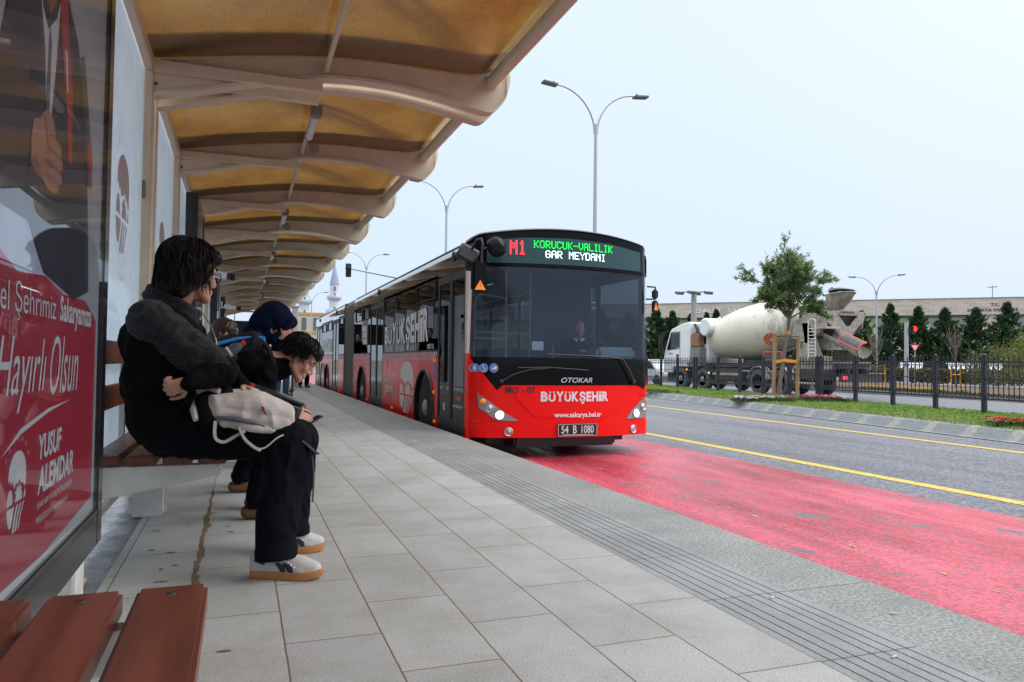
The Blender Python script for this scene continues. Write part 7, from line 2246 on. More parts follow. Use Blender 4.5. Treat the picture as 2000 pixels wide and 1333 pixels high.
def knit_mat():
    m, nt, b = new_mat('charcoal cable knit'); L = nt.links
    tc = N(nt, 'ShaderNodeTexCoord')
    wv = N(nt, 'ShaderNodeTexWave', i_Scale=42.0, i_Distortion=5.0, i_Detail=3.0); wv.bands_direction = 'DIAGONAL'
    wv.inputs['Detail Scale'].default_value = 2.0
    L.new(tc.outputs['Object'], wv.inputs['Vector'])
    nz = N(nt, 'ShaderNodeTexNoise', i_Scale=160.0, i_Detail=3.0); L.new(tc.outputs['Object'], nz.inputs['Vector'])
    rp = N(nt, 'ShaderNodeValToRGB'); rp.color_ramp.elements[0].color = (0.005, 0.005, 0.0065, 1); rp.color_ramp.elements[1].color = (0.031, 0.031, 0.037, 1)
    ad = N(nt, 'ShaderNodeMath', operation='MULTIPLY_ADD'); L.new(nz.outputs['Fac'], ad.inputs[0]); ad.inputs[1].default_value = 0.8; 
    mu = N(nt, 'ShaderNodeMath', operation='MULTIPLY'); L.new(wv.outputs['Fac'], mu.inputs[0]); mu.inputs[1].default_value = 0.4; L.new(mu.outputs[0], ad.inputs[2])
    L.new(ad.outputs[0], rp.inputs[0]); L.new(rp.outputs[0], b.inputs['Base Color']); b.inputs['Roughness'].default_value = 0.95; b.inputs['Specular IOR Level'].default_value = 0.1
    b.inputs['Sheen Weight'].default_value = 0.15
    bp = N(nt, 'ShaderNodeBump'); bp.inputs['Strength'].default_value = 0.8; bp.inputs['Distance'].default_value = 0.008
    L.new(ad.outputs[0], bp.inputs['Height']); L.new(bp.outputs[0], b.inputs['Normal'])
    return m
M_knit = knit_mat()
V3 = Vector

def add_hand(mb, wrist, d, n, curl=0.5, spread=0.02, thumb=1, sc=1.0):
    d = V3(d).normalized(); n = V3(n); n = (n-d*n.dot(d)).normalized(); s = d.cross(n)*thumb
    w = V3(wrist)
    # palm
    for o in (-0.022, 0.0, 0.022):
        capsule(mb, w+d*0.012*sc+s*o*0.6*sc, 0.015*sc, w+d*0.075*sc+s*o*sc, 0.0135*sc, 10)
    L = [0.068, 0.077, 0.072, 0.056]
    for i in range(4):
        p = w+d*(0.082-0.004*abs(i-1))*sc+s*(0.031-0.0205*i)*sc
        dr = (d+s*(0.03-0.02*i)*spread*10).normalized()
        ang = 0
        for k in range(3):
            ang += curl*(0.75+0.12*i+0.25*k)
            dd_ = dr*math.cos(ang)+n*math.sin(ang)
            q = p+dd_*L[i]*(0.44, 0.32, 0.24)[k]*sc
            capsule(mb, p, (0.0092-0.0008*k)*sc, q, (0.0086-0.0009*k)*sc, 8)
            p = q
    p = w+d*0.028*sc+s*0.026*sc
    q = p+(d*0.62+s*0.72+n*0.25).normalized()*0.040*sc
    capsule(mb, p, 0.0125*sc, q, 0.0105*sc, 8)
    r_ = q+(d*0.9+s*0.25+n*0.35).normalized()*0.032*sc
    capsule(mb, q, 0.0102*sc, r_, 0.0088*sc, 8)
    r2_ = r_+(d*0.95+s*0.0+n*0.45).normalized()*0.024*sc
    capsule(mb, r_, 0.0088*sc, r2_, 0.0075*sc, 8)

def head_frame(f, u):
    f = V3(f).normalized(); u = V3(u); u = (u-f*u.dot(f)).normalized(); r = f.cross(u)
    return r, f, u
def add_head(mb, c, f, u, sc=1.0):
    r, f, u = head_frame(f, u); c = V3(c)
    P = lambda x, y, z: c+(r*x+f*y+u*z)*sc
    M = Matrix((r, f, u)).transposed()
    E = lambda p, q: ellipsoid(mb, P(*p), [a*sc for a in q], M, 18)
    Cp = lambda a, ra, b, rb: capsule(mb, P(*a), ra*sc, P(*b), rb*sc, 10)
    E((0, -0.012, 0.035), (0.074, 0.096, 0.086)); E((0, 0.030, -0.025), (0.062, 0.062, 0.082)); E((0, 0.03, 0.045), (0.066, 0.066, 0.06))
    for s in (-1, 1):
        Cp((0.052*s, 0.0, -0.055), 0.024, (0.014*s, 0.072, -0.098), 0.020)
        E((0.040*s, 0.066, -0.028), (0.024, 0.020, 0.026))
        E((0.078*s, -0.008, -0.012), (0.009, 0.019, 0.031)); Cp((0.080*s, -0.018, 0.012), 0.006, (0.078*s, -0.002, -0.038), 0.007)
        Cp((0.012*s, 0.100, -0.040), 0.0085, (0.010*s, 0.096, -0.036), 0.008)
        Cp((0.046*s, 0.074, 0.020), 0.010, (0.012*s, 0.090, 0.016), 0.010)
    Cp((0, 0.090, 0.008), 0.0085, (0, 0.113, -0.030), 0.0105); Cp((0, 0.113, -0.030), 0.0105, (0, 0.104, -0.040), 0.009)
    Cp((0, 0.078, -0.103), 0.018, (0, 0.070, -0.100), 0.020)
    Cp((-0.020, 0.090, -0.064), 0.0065, (0.020, 0.090, -0.064), 0.0065); Cp((-0.017, 0.089, -0.076), 0.0072, (0.017, 0.089, -0.076), 0.0072)
    Cp((0, 0.080, -0.07), 0.02, (0, 0.07, -0.06), 0.02)
    return P

def hair_strands(name, P, fn, n, mat, parent, seed, w=0.0035, segs=4):
    """fn(rng) -> list of local points of one lock; each lock is a thin tapered ribbon"""
    rg = random.Random(seed); mb = MB()
    for k in range(n):
        pts = [P(*q) for q in fn(rg)]
        d = (pts[-1]-pts[0]); s = d.cross(V3((rg.gauss(0, 1), rg.gauss(0, 1), rg.gauss(0, 1))))
        if s.length < 1e-6: continue
        s.normalize()
        m = len(pts); vs = []
        for i, p in enumerate(pts):
            ww = w*(1-i/(m-1))**0.6*rg.uniform(0.7, 1.2)
            vs += [p-s*ww, p+s*ww]
        mb.add(vs, [(2*i, 2*i+1, 2*i+3, 2*i+2) for i in range(m-1)])
    return mb

def add_face_parts(P, root, sc=1.0, brow=None, eye=True):
    if eye:
        for s in (-1, 1):
            mb = MB(); mb.sphere(P(0.031*s, 0.0785, 0.002), 0.0115*sc, 10); e_ = mb.build('eye', M_eye, root)
            mb = MB(); mb.sphere(P(0.031*s, 0.0865, 0.002), 0.0058*sc, 8); mb.build('iris', M_iris, e_)
    for s in (-1, 1):
        mb = MB(); mb.tube([P(0.050*s, 0.078, 0.022), P(0.032*s, 0.093, 0.030), P(0.012*s, 0.100, 0.024)], [0.003, 0.0045, 0.003], 6); mb.build('eyebrow', brow or M_hair, root)
    mb = MB(); mb.tube([P(-0.022, 0.092, -0.070), P(0, 0.0985, -0.069), P(0.022, 0.092, -0.070)], [0.002, 0.004, 0.002], 6); mb.build('lips', M_lip, root)
M_eye = pm('eye white', (0.6, 0.58, 0.55), 0.2); M_iris = pm('dark iris', (0.015, 0.01, 0.008), 0.1); M_lip = pm('lips', (0.36, 0.13, 0.11), 0.5)

def person(J, label, skin, top, legs, voxel=0.006, tops=1.0, legw=1.0, sleeves=True, shoe=None, disp=True, toname='jacket', headscale=1.0, hands=True, torso_pad=1.0):
    """figure from a dictionary of joints: one continuous body, garments as children"""
    root = empty('person', J['base'], label, 'person')
    mb = MB()
    P = add_head(mb, J['head'], J['f'], J['u'], headscale)
    capsule(mb, P(0, -0.022, -0.055), 0.052*headscale, V3(J['neck']), 0.058)
    pel, ch, nk = V3(J['pel']), V3(J['chest']), V3(J['neck'])
    capsule(mb, nk, 0.06, ch, 0.10); capsule(mb, ch, 0.10, pel, 0.10)
    for i in (0, 1):
        sh, el, wr = V3(J['sh'][i]), V3(J['el'][i]), V3(J['wr'][i])
        capsule(mb, ch.lerp(sh, 0.4), 0.07, sh, 0.05); capsule(mb, sh, 0.048, el, 0.038); capsule(mb, el, 0.037, wr, 0.025)
        if hands: add_hand(mb, wr, J['hd'][i], J['hn'][i], J.get('curl', (0.4, 0.4))[i], thumb=(1, -1)[i])
        hp, kn, an = V3(J['hip'][i]), V3(J['kn'][i]), V3(J['an'][i])
        capsule(mb, pel, 0.09, hp, 0.08); capsule(mb, hp, 0.08, kn, 0.055); capsule(mb, kn, 0.054, an, 0.037)
        if shoe is not None:
            capsule(mb, an, 0.036, an+V3((0, 0, -0.05)), 0.034)
    fuse('body', mb, skin, root, voxel, 4)
    # upper garment
    mb = MB(); k = tops
    lat = (V3(J['sh'][1])-V3(J['sh'][0])).normalized()
    hlat = (V3(J['hip'][1])-V3(J['hip'][0])).normalized()
    mid = pel.lerp(ch, 0.5)
    for c, hw, r_, l in ((pel+V3((0, 0, 0.03)), 0.10, 0.125*k, hlat), (mid, 0.095, 0.125*k*torso_pad, lat), (ch, 0.105, 0.125*k*torso_pad, lat)):
        capsule(mb, c-l*hw, r_, c+l*hw, r_, 16)
    for a, b_ in ((pel, mid), (mid, ch)):
        for o in (-0.07, 0, 0.07): capsule(mb, a+hlat*o, 0.12*k, b_+lat*o, 0.12*k*torso_pad, 14)
    capsule(mb, V3(J['sh'][0]), 0.068*k, V3(J['sh'][1]), 0.068*k, 14); capsule(mb, ch, 0.115*k, nk-V3((0, 0, 0.03)), 0.075, 14)
    if sleeves:
        for i in (0, 1):
            sh, el, wr = V3(J['sh'][i]), V3(J['el'][i]), V3(J['wr'][i])
            capsule(mb, sh, 0.070*k, el, 0.058*k); capsule(mb, el, 0.057*k, wr, 0.042*k)
    fuse(toname, mb, top, root, voxel*1.15, 4, (9, 0.017) if disp else None)
    mb = MB()
    for i in (0, 1):
        hp, kn, an = V3(J['hip'][i]), V3(J['kn'][i]), V3(J['an'][i])
        capsule(mb, pel, 0.12, hp, 0.098); capsule(mb, hp, 0.100*legw, kn, 0.076*legw); capsule(mb, kn, 0.076*legw, an+V3((0, 0, 0.065 if shoe is None else 0.01)), 0.064*legw)
    fuse('trousers', mb, legs, root, voxel*1.15, 5, (11, 0.016, (1, 1, 0.55)) if disp else None)
    if shoe is not None:
        for i in (0, 1):
            an, toe = V3(J['an'][i]), V3(J['toe'][i])
            d = (toe-an); d.z = 0; d.normalize(); z0 = J['floor']
            mb = MB(); h = V3((an.x, an.y, z0+0.04))
            capsule(mb, h-d*0.045, 0.04, h+d*0.10+V3((0, 0, -0.003)), 0.042, 12); capsule(mb, h+d*0.02+V3((0, 0, 0.03)), 0.042, h+d*0.16+V3((0, 0, -0.01)), 0.03, 12)
            mb.v = [(p[0], p[1], max(p[2], z0+0.004)) for p in mb.v]
            fuse('shoe', mb, shoe, root, 0.006, 3)
    return root, P

# ---- the dark haired man at the near end of the bench
J1 = dict(base=(-0.30, 3.5, 0.0), floor=0.0, head=(-0.205, 3.455, 1.262), f=(0.80, 0.58, -0.10), u=(0.10, 0.03, 1), neck=(-0.275, 3.49, 1.12), chest=(-0.305, 3.50, 0.96), pel=(-0.30, 3.52, 0.64),
          sh=((-0.335, 3.325, 1.045), (-0.29, 3.69, 1.04)), el=((-0.075, 3.27, 0.845), (-0.055, 3.78, 0.80)), wr=((-0.185, 3.175, 0.805), (0.005, 3.60, 0.772)),
          hd=((-0.80, 0.12, -0.30), (0.72, -0.62, -0.25)), hn=((0.05, 0.8, 0.5), (-0.1, -0.2, -1)), curl=(0.95, 0.5),
          hip=((-0.27, 3.42, 0.60), (-0.27, 3.63, 0.60)), kn=((0.205, 3.285, 0.555), (0.26, 3.63, 0.52)), an=((0.150, 3.195, 0.11), (0.235, 3.59, 0.11)), toe=((0.335, 3.175, 0), (0.39, 3.64, 0)))
m1, P1 = person(J1, 'seated dark haired man in a black jacket with charcoal knit sleeves holding a pale backpack', M_skin, M_cblack, M_denimb, 0.0045, 1.16, 1.22, sleeves=False, torso_pad=1.06)
for i in (0, 1):
    sh, el, wr = V3(J1['sh'][i]), V3(J1['el'][i]), V3(J1['wr'][i])
    mb = MB(); c_ = sh.lerp(el, 0.86)
    capsule(mb, sh+V3((-0.01, -0.03 if i == 0 else 0.03, 0.0)), 0.088, sh.lerp(el, 0.5)+V3((0, 0, -0.012)), 0.086, 18); capsule(mb, sh.lerp(el, 0.5)+V3((0, 0, -0.012)), 0.086, c_, 0.074, 18); capsule(mb, c_, 0.080, c_+(el-sh).normalized()*0.01, 0.076, 18)
    fuse('sleeve', mb, M_knit, m1, 0.006, 4, (13, 0.013))
    mb = MB(); capsule(mb, sh.lerp(el, 0.75), 0.062, el, 0.066); capsule(mb, el, 0.064, wr, 0.040); fuse('undersleeve', mb, M_cblack2, m1, 0.006, 4, (14, 0.009))
# ribbed collar
mb = MB()
nk = V3(J1['neck'])+V3((-0.004, 0, 0.0))
ringp = [nk+V3((0.092*math.cos(2*math.pi*k/22)+0.004, 0.096*math.sin(2*math.pi*k/22), 0.022-0.052*math.cos(2*math.pi*k/22))) for k in range(22)]
for a, b_ in zip(ringp, ringp[1:]+ringp[:1]): capsule(mb, a, 0.021, b_, 0.021, 10)
for a, b_ in zip(ringp, ringp[1:]+ringp[:1]): capsule(mb, a+V3((-0.012, 0, -0.030)), 0.024, b_+V3((-0.012, 0, -0.030)), 0.024, 10)
fuse('collar', mb, M_knit, m1, 0.006, 3, (20, 0.004))
# jacket zip and seams
M_zip = pm('dull brass zip', (0.22, 0.17, 0.09), 0.4, metal=0.7)
mb = MB(); mb.tube([V3((-0.165, 3.44, 1.10)), V3((-0.125, 3.42, 1.04)), V3((-0.105, 3.42, 0.985))], 0.0025, 6); mb.tube([V3((-0.105, 3.42, 0.985)), V3((-0.098, 3.41, 0.955))], [0.004, 0.002], 6); mb.build('zip', M_zip, m1)
# shaggy hair: cap plus locks
mb = MB()
M3_ = Matrix(head_frame(J1['f'], J1['u'])).transposed()
ellipsoid(mb, P1(0, -0.026, 0.048), (0.097, 0.120, 0.102), M3_, 22); ellipsoid(mb, P1(0, -0.062, -0.015), (0.092, 0.082, 0.105), M3_, 20); ellipsoid(mb, P1(0, 0.06, 0.080), (0.078, 0.060, 0.046), M3_, 16)
for sd_ in (-1, 1): capsule(mb, P1(0.078*sd_, 0.01, 0.03), 0.026, P1(0.080*sd_, -0.025, -0.03), 0.022)
fuse('hair', mb, M_hair, m1, 0.006, 2, (14, 0.010))
def skull_lock(rg, c, rad, fringe=0.35, nape=-0.9, lift=0.10, length=(0.05, 0.10), wild=0.35):
    """a lock that follows the skull from the crown outwards, then hangs"""
    a = rg.uniform(-math.pi, math.pi); e_ = rg.uniform(-0.5, 1.5)
    if math.cos(a) > 0.35: e_ = rg.uniform(fringe+0.25, 1.5)
    l = rg.uniform(*length); R_ = (rad[0]+rad[1]+rad[2])/3
    da = rg.gauss(0, wild)*0.5; lf = rg.uniform(0.0, lift)
    lim = fringe if math.cos(a) > 0.35 else nape
    pts = []
    for k in range(6):
        t = k/5; e2 = e_-l/R_*t; f = 1.0+lf*math.sin(t*2.4)
        aa = a+da*t
        if e2 < lim: e2 = lim-0.02*k
        if e2 < -0.15: x, y, z = math.cos(-0.15)*math.sin(aa), math.cos(-0.15)*math.cos(aa), math.sin(-0.15)+(e2+0.15)*0.95
        else: x, y, z = math.cos(e2)*math.sin(aa), math.cos(e2)*math.cos(aa), math.sin(e2)
        pts.append((c[0]+rad[0]*x*f, c[1]+rad[1]*y*f, c[2]+rad[2]*z*f))
    return pts
def lock1(rg): return skull_lock(rg, (0, -0.026, 0.045), (0.100, 0.124, 0.106), 0.22, -1.15, 0.10, (0.06, 0.13), 0.5)
mb = hair_strands('hair_locks', P1, lock1, 5200, M_hair, m1, 5, 0.0024)
for s in range(9):
    pass
mb.build('hair_locks', M_hair, m1, smooth=60)
add_face_parts(P1, m1)
# glasses and earbud
M_gl = pm('glasses frame', (0.012, 0.011, 0.011), 0.25)
gls = None
mb = MB()
for s in (-1, 1):
    mb.tube([P1(0.033*s+0.024*math.cos(2*math.pi*k/18), 0.106-0.10*abs(0.024*math.cos(2*math.pi*k/18)*s+0.01), 0.000+0.021*math.sin(2*math.pi*k/18)) for k in range(19)], 0.0022, 6, cap=False)
    mb.tube([P1(0.057*s, 0.100, 0.006), P1(0.076*s, 0.05, 0.006), P1(0.083*s, -0.005, 0.008), P1(0.080*s, -0.03, -0.012)], 0.0022, 6)
mb.tube([P1(-0.010, 0.107, 0.003), P1(0, 0.110, 0.006), P1(0.010, 0.107, 0.003)], 0.002, 6)
gls = mb.build('glasses', M_gl, m1)
mb = MB(); mb.sphere(P1(0.090, 0.004, -0.014), 0.008, 10); mb.tube([P1(0.092, 0.006, -0.016), P1(0.090, 0.016, -0.044)], [0.0038, 0.0034], 8); mb.build('earbud', M_wpl, m1)
# light beard shadow along the jaw
# sneakers: gum sole, pale grey upper, dark side stripes, white laces
M_gum = pm('gum rubber sole', (0.42, 0.18, 0.06), 0.55, vary=(8, 0.15)); M_sneak = pm('pale grey suede', (0.52, 0.49, 0.46), 0.85, vary=(10, 0.1), bump=(140, 0.25)); M_navyst = pm('navy leather', (0.010, 0.014, 0.026), 0.5); M_lace = pm('white laces', (0.78, 0.78, 0.80), 0.8)
def sneaker(heel, toe, parent):
    h, t = V3((heel[0], heel[1], 0)), V3((toe[0], toe[1], 0)); d = (t-h); L = d.length; d.normalize(); s = V3((d.y, -d.x, 0))   # s points to the near side
    Q = lambda a, b_, z: h+d*(a*L)+s*b_+V3((0, 0, z))
    out = [(0.0, 0.0), (0.02, 0.026), (0.10, 0.037), (0.30, 0.038), (0.45, 0.042), (0.65, 0.050), (0.80, 0.048), (0.92, 0.034), (0.985, 0.015), (1.0, 0.0)]
    o2 = out+[(a, -b_) for a, b_ in out[-2:0:-1]]
    mb = MB()
    top = lambda a: 0.032 if a < 0.8 else 0.032+0.012*((a-0.8)/0.2)
    bot = lambda a: 0.001 if a < 0.75 else 0.001+0.016*((a-0.75)/0.25)**1.6
    n = len(o2)
    rows = [(0.97, bot), (1.0, lambda a: bot(a)+0.006), (1.01, lambda a: top(a)-0.005), (0.98, top)]
    vs = []
    for f_, z in rows: vs += [Q(0.5+(a-0.5)*(f_ if a in (0, 1) else 1), b_*f_, z(a)) for a, b_ in o2]
    fs = [(i*n+k, i*n+(k+1) % n, (i+1)*n+(k+1) % n, (i+1)*n+k) for i in range(3) for k in range(n)]
    fs += [tuple(range(n-1, -1, -1)), tuple(range(3*n, 4*n))]
    mb.add(vs, fs)
    # upper
    mu = MB()
    for a, z, r_ in ((0.10, 0.058, 0.034), (0.30, 0.060, 0.037), (0.50, 0.055, 0.040), (0.68, 0.046, 0.042), (0.82, 0.040, 0.038), (0.90, 0.038, 0.028)):
        mu.sphere(Q(a, 0, z*0.6), r_, 14, sc=(1, 1, 0.95))
    prev = None
    for a, z, r_ in ((0.10, 0.066, 0.034), (0.3, 0.070, 0.038), (0.5, 0.064, 0.041), (0.7, 0.050, 0.041), (0.86, 0.040, 0.033)):
        c = Q(a, 0, z)
        if prev: capsule(mu, prev[0], prev[1], c, r_, 14); capsule(mu, prev[0]-V3((0, 0, 0.02)), prev[1]*1.05, c-V3((0, 0, 0.012)), r_*1.05, 14)
        prev = (c, r_)
    capsule(mu, Q(0.11, 0, 0.085), 0.034, Q(0.40, 0, 0.088), 0.034, 14)
    mu.v = [(p[0], p[1], max(p[2], 0.022)) for p in mu.v]
    up = fuse('sneaker', mu, M_sneak, parent, 0.0045, 4)
    so = mb.build('sole', M_gum, up, smooth=50)
    dgv = [v.co+V3(parent['_o']) for v in up.data.vertices]
    from mathutils.bvhtree import BVHTree
    bv = BVHTree.FromPolygons(dgv, [tuple(p.vertices) for p in up.data.polygons])
    def onu(a, z, sd, off=0.0025):
        o = Q(a, sd*0.2, z); r_ = bv.ray_cast(o, -s*sd)
        return (r_[0] if r_[0] else Q(a, sd*0.04, z))+s*sd*off
    for sd in (1, -1):
        mb = MB()
        for a0 in (0.46, 0.56):
            q = [(a0+0.00, 0.034), (a0+0.075, 0.034), (a0+0.045, 0.060), (a0-0.02, 0.072), (a0-0.085, 0.070)]
            mb.add([onu(a, z, sd) for a, z in q], [tuple(range(len(q)))])
        hq = [(0.03, 0.085), (0.03, 0.105), (0.10, 0.092), (0.26, 0.072), (0.22, 0.060), (0.10, 0.072)]
        mb.add([onu(a, z, sd) for a, z in hq], [tuple(range(len(hq)))])
        mb.build('side_stripe', M_navyst, up, smooth=0)
    mb = MB()
    for k in range(5):
        a = 0.46+0.045*k
        z = 0.105-0.009*k
        mb.tube([onu(a, z-0.018, 1), Q(a+0.01, 0.012, z+0.002), Q(a+0.02, -0.012, z+0.002), onu(a+0.02, z-0.018, -1)], 0.0038, 6)
    mb.tube([Q(0.46, 0, 0.105), Q(0.44, 0.03, 0.112), Q(0.52, 0.045, 0.10), Q(0.56, 0.05, 0.085)], 0.003, 6); mb.tube([Q(0.46, 0, 0.105), Q(0.42, 0.02, 0.115), Q(0.40, 0.045, 0.105)], 0.003, 6)
    mb.build('laces', M_lace, up)
sneaker((0.056, 3.245), (0.338, 3.130), m1)
sneaker((0.120, 3.585), (0.395, 3.60), m1)
# trouser hems
for an, r_ in ((V3(J1['an'][0]), 0.083), (V3(J1['an'][1]), 0.080)):
    mb = MB()
    prof = [(0.0, r_*0.98), (0.0, r_*1.02), (0.10, r_*1.0), (0.16, r_*0.94)]
    c = V3((an.x+0.004, an.y, 0.088))
    mb.lathe([(0.0, r_-0.006), (-0.002, r_+0.002), (0.03, r_+0.003), (0.033, r_-0.001), (0.10, r_-0.003), (0.17, r_*0.93), (0.22, r_*0.80)], c, (-0.05, 0.02, 1), 24, cap=False)
    mb.build('trouser_hem', M_denimb, m1, smooth=60)

# his pale backpack on the lap
M_bagl = pm('pale grey canvas', (0.50, 0.45, 0.42), 0.85, vary=(5, 0.10), bump=(150, 0.3)); M_bagd = cloth('black backpack padding', (0.006, 0.006, 0.007)); M_bagz = pm('slate zip panel', (0.07, 0.085, 0.11), 0.5)
bp1 = empty('backpack', (0.05, 3.40, 0.60), 'pale grey backpack with loose straps on the lap of the dark haired man', 'backpack')
mb = MB()
for y in (3.27, 3.36, 3.45, 3.53):
    capsule(mb, (-0.085, y, 0.705), 0.052, (0.055, y, 0.70), 0.062, 14); capsule(mb, (0.055, y, 0.70), 0.062, (0.175, y, 0.655), 0.055, 14)
capsule(mb, (-0.075, 3.245, 0.672), 0.040, (0.17, 3.245, 0.628), 0.042, 14); capsule(mb, (0.175, 3.27, 0.64), 0.045, (0.18, 3.5, 0.65), 0.045, 12)
fuse('bag_body', mb, M_bagl, bp1, 0.006, 5, (9, 0.012))
mb = MB(); capsule(mb, (-0.06, 3.222, 0.640), 0.022, (0.06, 3.215, 0.620), 0.024, 10); capsule(mb, (0.06, 3.215, 0.620), 0.024, (0.13, 3.225, 0.603), 0.018, 10); bpz = fuse('side_pocket', mb, M_bagl, bp1, 0.005, 3, (16, 0.005))
mb = MB(); mb.tube([(-0.095, 3.206, 0.660), (-0.03, 3.196, 0.655), (0.05, 3.195, 0.640), (0.10, 3.205, 0.622)], [0.006, 0.011, 0.011, 0.004], 6); mb.build('zip_opening', M_bagz, bp1)
mb = MB(); mb.tube([(0.082, 3.225, 0.712), (0.092, 3.205, 0.692), (0.104, 3.196, 0.668)], [0.002, 0.007, 0.003], 6); mb.build('red_label', pm('dark red label', (0.20, 0.008, 0.015), 0.5), bp1)
mb = MB()
capsule(mb, (-0.135, 3.28, 0.72), 0.040, (-0.115, 3.24, 0.64), 0.040, 12); capsule(mb, (-0.10, 3.30, 0.75), 0.035, (-0.06, 3.30, 0.755), 0.035, 12)
fuse('top_flap', mb, M_bagd, bp1, 0.006, 3)
mb = MB(); mb.tube([(-0.168, 3.30, 0.72), (-0.175, 3.26, 0.69), (-0.165, 3.22, 0.65)], [0.012, 0.016, 0.010], 8); mb.tube([(-0.165, 3.30, 0.755), (-0.13, 3.30, 0.775), (-0.08, 3.26, 0.765)], [0.02, 0.018, 0.012], 8); mb.build('flap_edge', M_bagl, bp1)
def strap(pts, w, t, mat, name):
    mb = MB()
    P_ = catmull(pts, 5)
    for a, b_ in zip(P_, P_[1:]): 
        e_ = (b_-a).normalized()*0.002
        mb.bar(a-e_, b_+e_, w, t, up=(0, -1, 0.15))
    return mb.build(name, mat, bp1, smooth=0)
strap([(-0.09, 3.19, 0.645), (-0.092, 3.185, 0.605), (-0.085, 3.185, 0.575), (-0.055, 3.185, 0.563), (-0.015, 3.185, 0.585), (0.02, 3.185, 0.605)], 0.012, 0.022, M_bagl, 'carry_loop')
strap([(0.0, 3.19, 0.618), (0.02, 3.185, 0.575), (0.05, 3.185, 0.545), (0.075, 3.188, 0.528)], 0.010, 0.085, M_bagl, 'shoulder_strap')
strap([(0.06, 3.190, 0.535), (0.10, 3.19, 0.535), (0.15, 3.195, 0.575), (0.19, 3.21, 0.585), (0.235, 3.22, 0.57), (0.275, 3.22, 0.535)], 0.006, 0.011, M_bagl, 'strap_edge')
strap([(0.25, 3.22, 0.555), (0.285, 3.22, 0.525), (0.315, 3.22, 0.500)], 0.008, 0.035, M_bagz, 'loose_strap')
strap([(0.292, 3.225, 0.49), (0.300, 3.225, 0.40), (0.296, 3.225, 0.30)], 0.006, 0.016, M_bagz, 'hanging_tape')

# ---- the boy bending forward over his phone
J2 = dict(base=(-0.28, 4.5, 0.0), floor=0.0, head=(0.320, 4.50, 0.905), f=(0.80, -0.06, -0.60), u=(0.60, 0.0, 0.80), neck=(0.215, 4.50, 0.885), chest=(0.035, 4.50, 0.855), pel=(-0.27, 4.52, 0.63),
          sh=((0.125, 4.335, 0.835), (0.125, 4.665, 0.835)), el=((0.11, 4.27, 0.60), (0.11, 4.72, 0.60)), wr=((0.275, 4.33, 0.595), (0.25, 4.62, 0.60)),
          hd=((0.90, 0.05, -0.42), (0.80, -0.5, -0.2)), hn=((-0.1, 0.85, -0.5), (0, -0.3, 0.9)), curl=(0.42, 0.4),
          hip=((-0.25, 4.42, 0.60), (-0.25, 4.62, 0.60)), kn=((0.20, 4.36, 0.54), (0.20, 4.72, 0.54)), an=((0.10, 4.40, 0.10), (0.12, 4.70, 0.10)), toe=((0.26, 4.38, 0), (0.28, 4.70, 0)))
M_shoeb = pm('brown shoe', (0.16, 0.075, 0.03), 0.6)
m2, P2_ = person(J2, 'boy in black bending far forward over his phone on the bench', M_skinr, M_cblack2, M_denimb, 0.0055, 1.05, 1.0, shoe=M_shoeb)
mb = MB(); M3_ = Matrix(head_frame(J2['f'], J2['u'])).transposed()
ellipsoid(mb, P2_(0, -0.018, 0.052), (0.082, 0.102, 0.082), M3_, 18); ellipsoid(mb, P2_(0, 0.060, 0.078), (0.070, 0.056, 0.046), M3_, 14); ellipsoid(mb, P2_(0, -0.075, 0.01), (0.066, 0.04, 0.06), M3_, 14)
fuse('hair', mb, M_hair, m2, 0.006, 2, (18, 0.008))
def lock2(rg): return skull_lock(rg, (0, -0.015, 0.052), (0.086, 0.108, 0.088), 0.12, -0.75, 0.14, (0.03, 0.07), 0.7)
hair_strands('hair_locks', P2_, lock2, 2600, M_hair, m2, 6, 0.0024).build('hair_locks', M_hair, m2, smooth=60)
add_face_parts(P2_, m2, eye=False)
ph = empty('phone', (0.385, 4.37, 0.545), 'black phone held in the hand of the bending boy', 'phone')
mb = MB(); mb.obox((0.395, 4.375, 0.548), (V3((0.80, 0.3, 0.42)), V3((-0.3, 0.9, 0)), V3((-0.4, -0.1, 0.9))), (0.055, 0.036, 0.0045)); mb.build('phone_body', M_blk, ph, bevel=0.003)
mb = MB(); mb.obox((0.3930, 4.3745, 0.5530), (V3((0.80, 0.3, 0.42)), V3((-0.3, 0.9, 0)), V3((-0.4, -0.1, 0.9))), (0.051, 0.032, 0.0012)); mb.build('screen', pm('dark phone screen', (0.03, 0.035, 0.04), 0.08, coat=0.6), ph)
# the black satchel on his knees
sat = empty('satchel', (0.14, 4.02, 0.60), 'black leather satchel with a red tag standing on the knees beside the pale backpack', 'bag')
ax_ = (V3((0.93, 0, -0.34)), V3((0, 1, 0)), V3((0.34, 0, 0.93)))
M_leath = pm('black leather', (0.012, 0.013, 0.015), 0.28, vary=(6, 0.3), bump=(60, 0.15))
mb = MB(); mb.obox((0.135, 4.10, 0.655), ax_, (0.165, 0.16, 0.060)); mb.build('satchel_body', M_leath, sat, bevel=0.02)
mb = MB(); mb.obox((0.155, 4.10, 0.722), ax_, (0.165, 0.165, 0.012)); mb.build('satchel_flap', M_leath, sat, bevel=0.008)
mb = MB(); mb.obox((0.045, 3.945, 0.765), ax_, (0.022, 0.012, 0.012)); mb.build('red_tag', pm('bright red tag', (0.60, 0.015, 0.015), 0.5), sat, bevel=0.002)
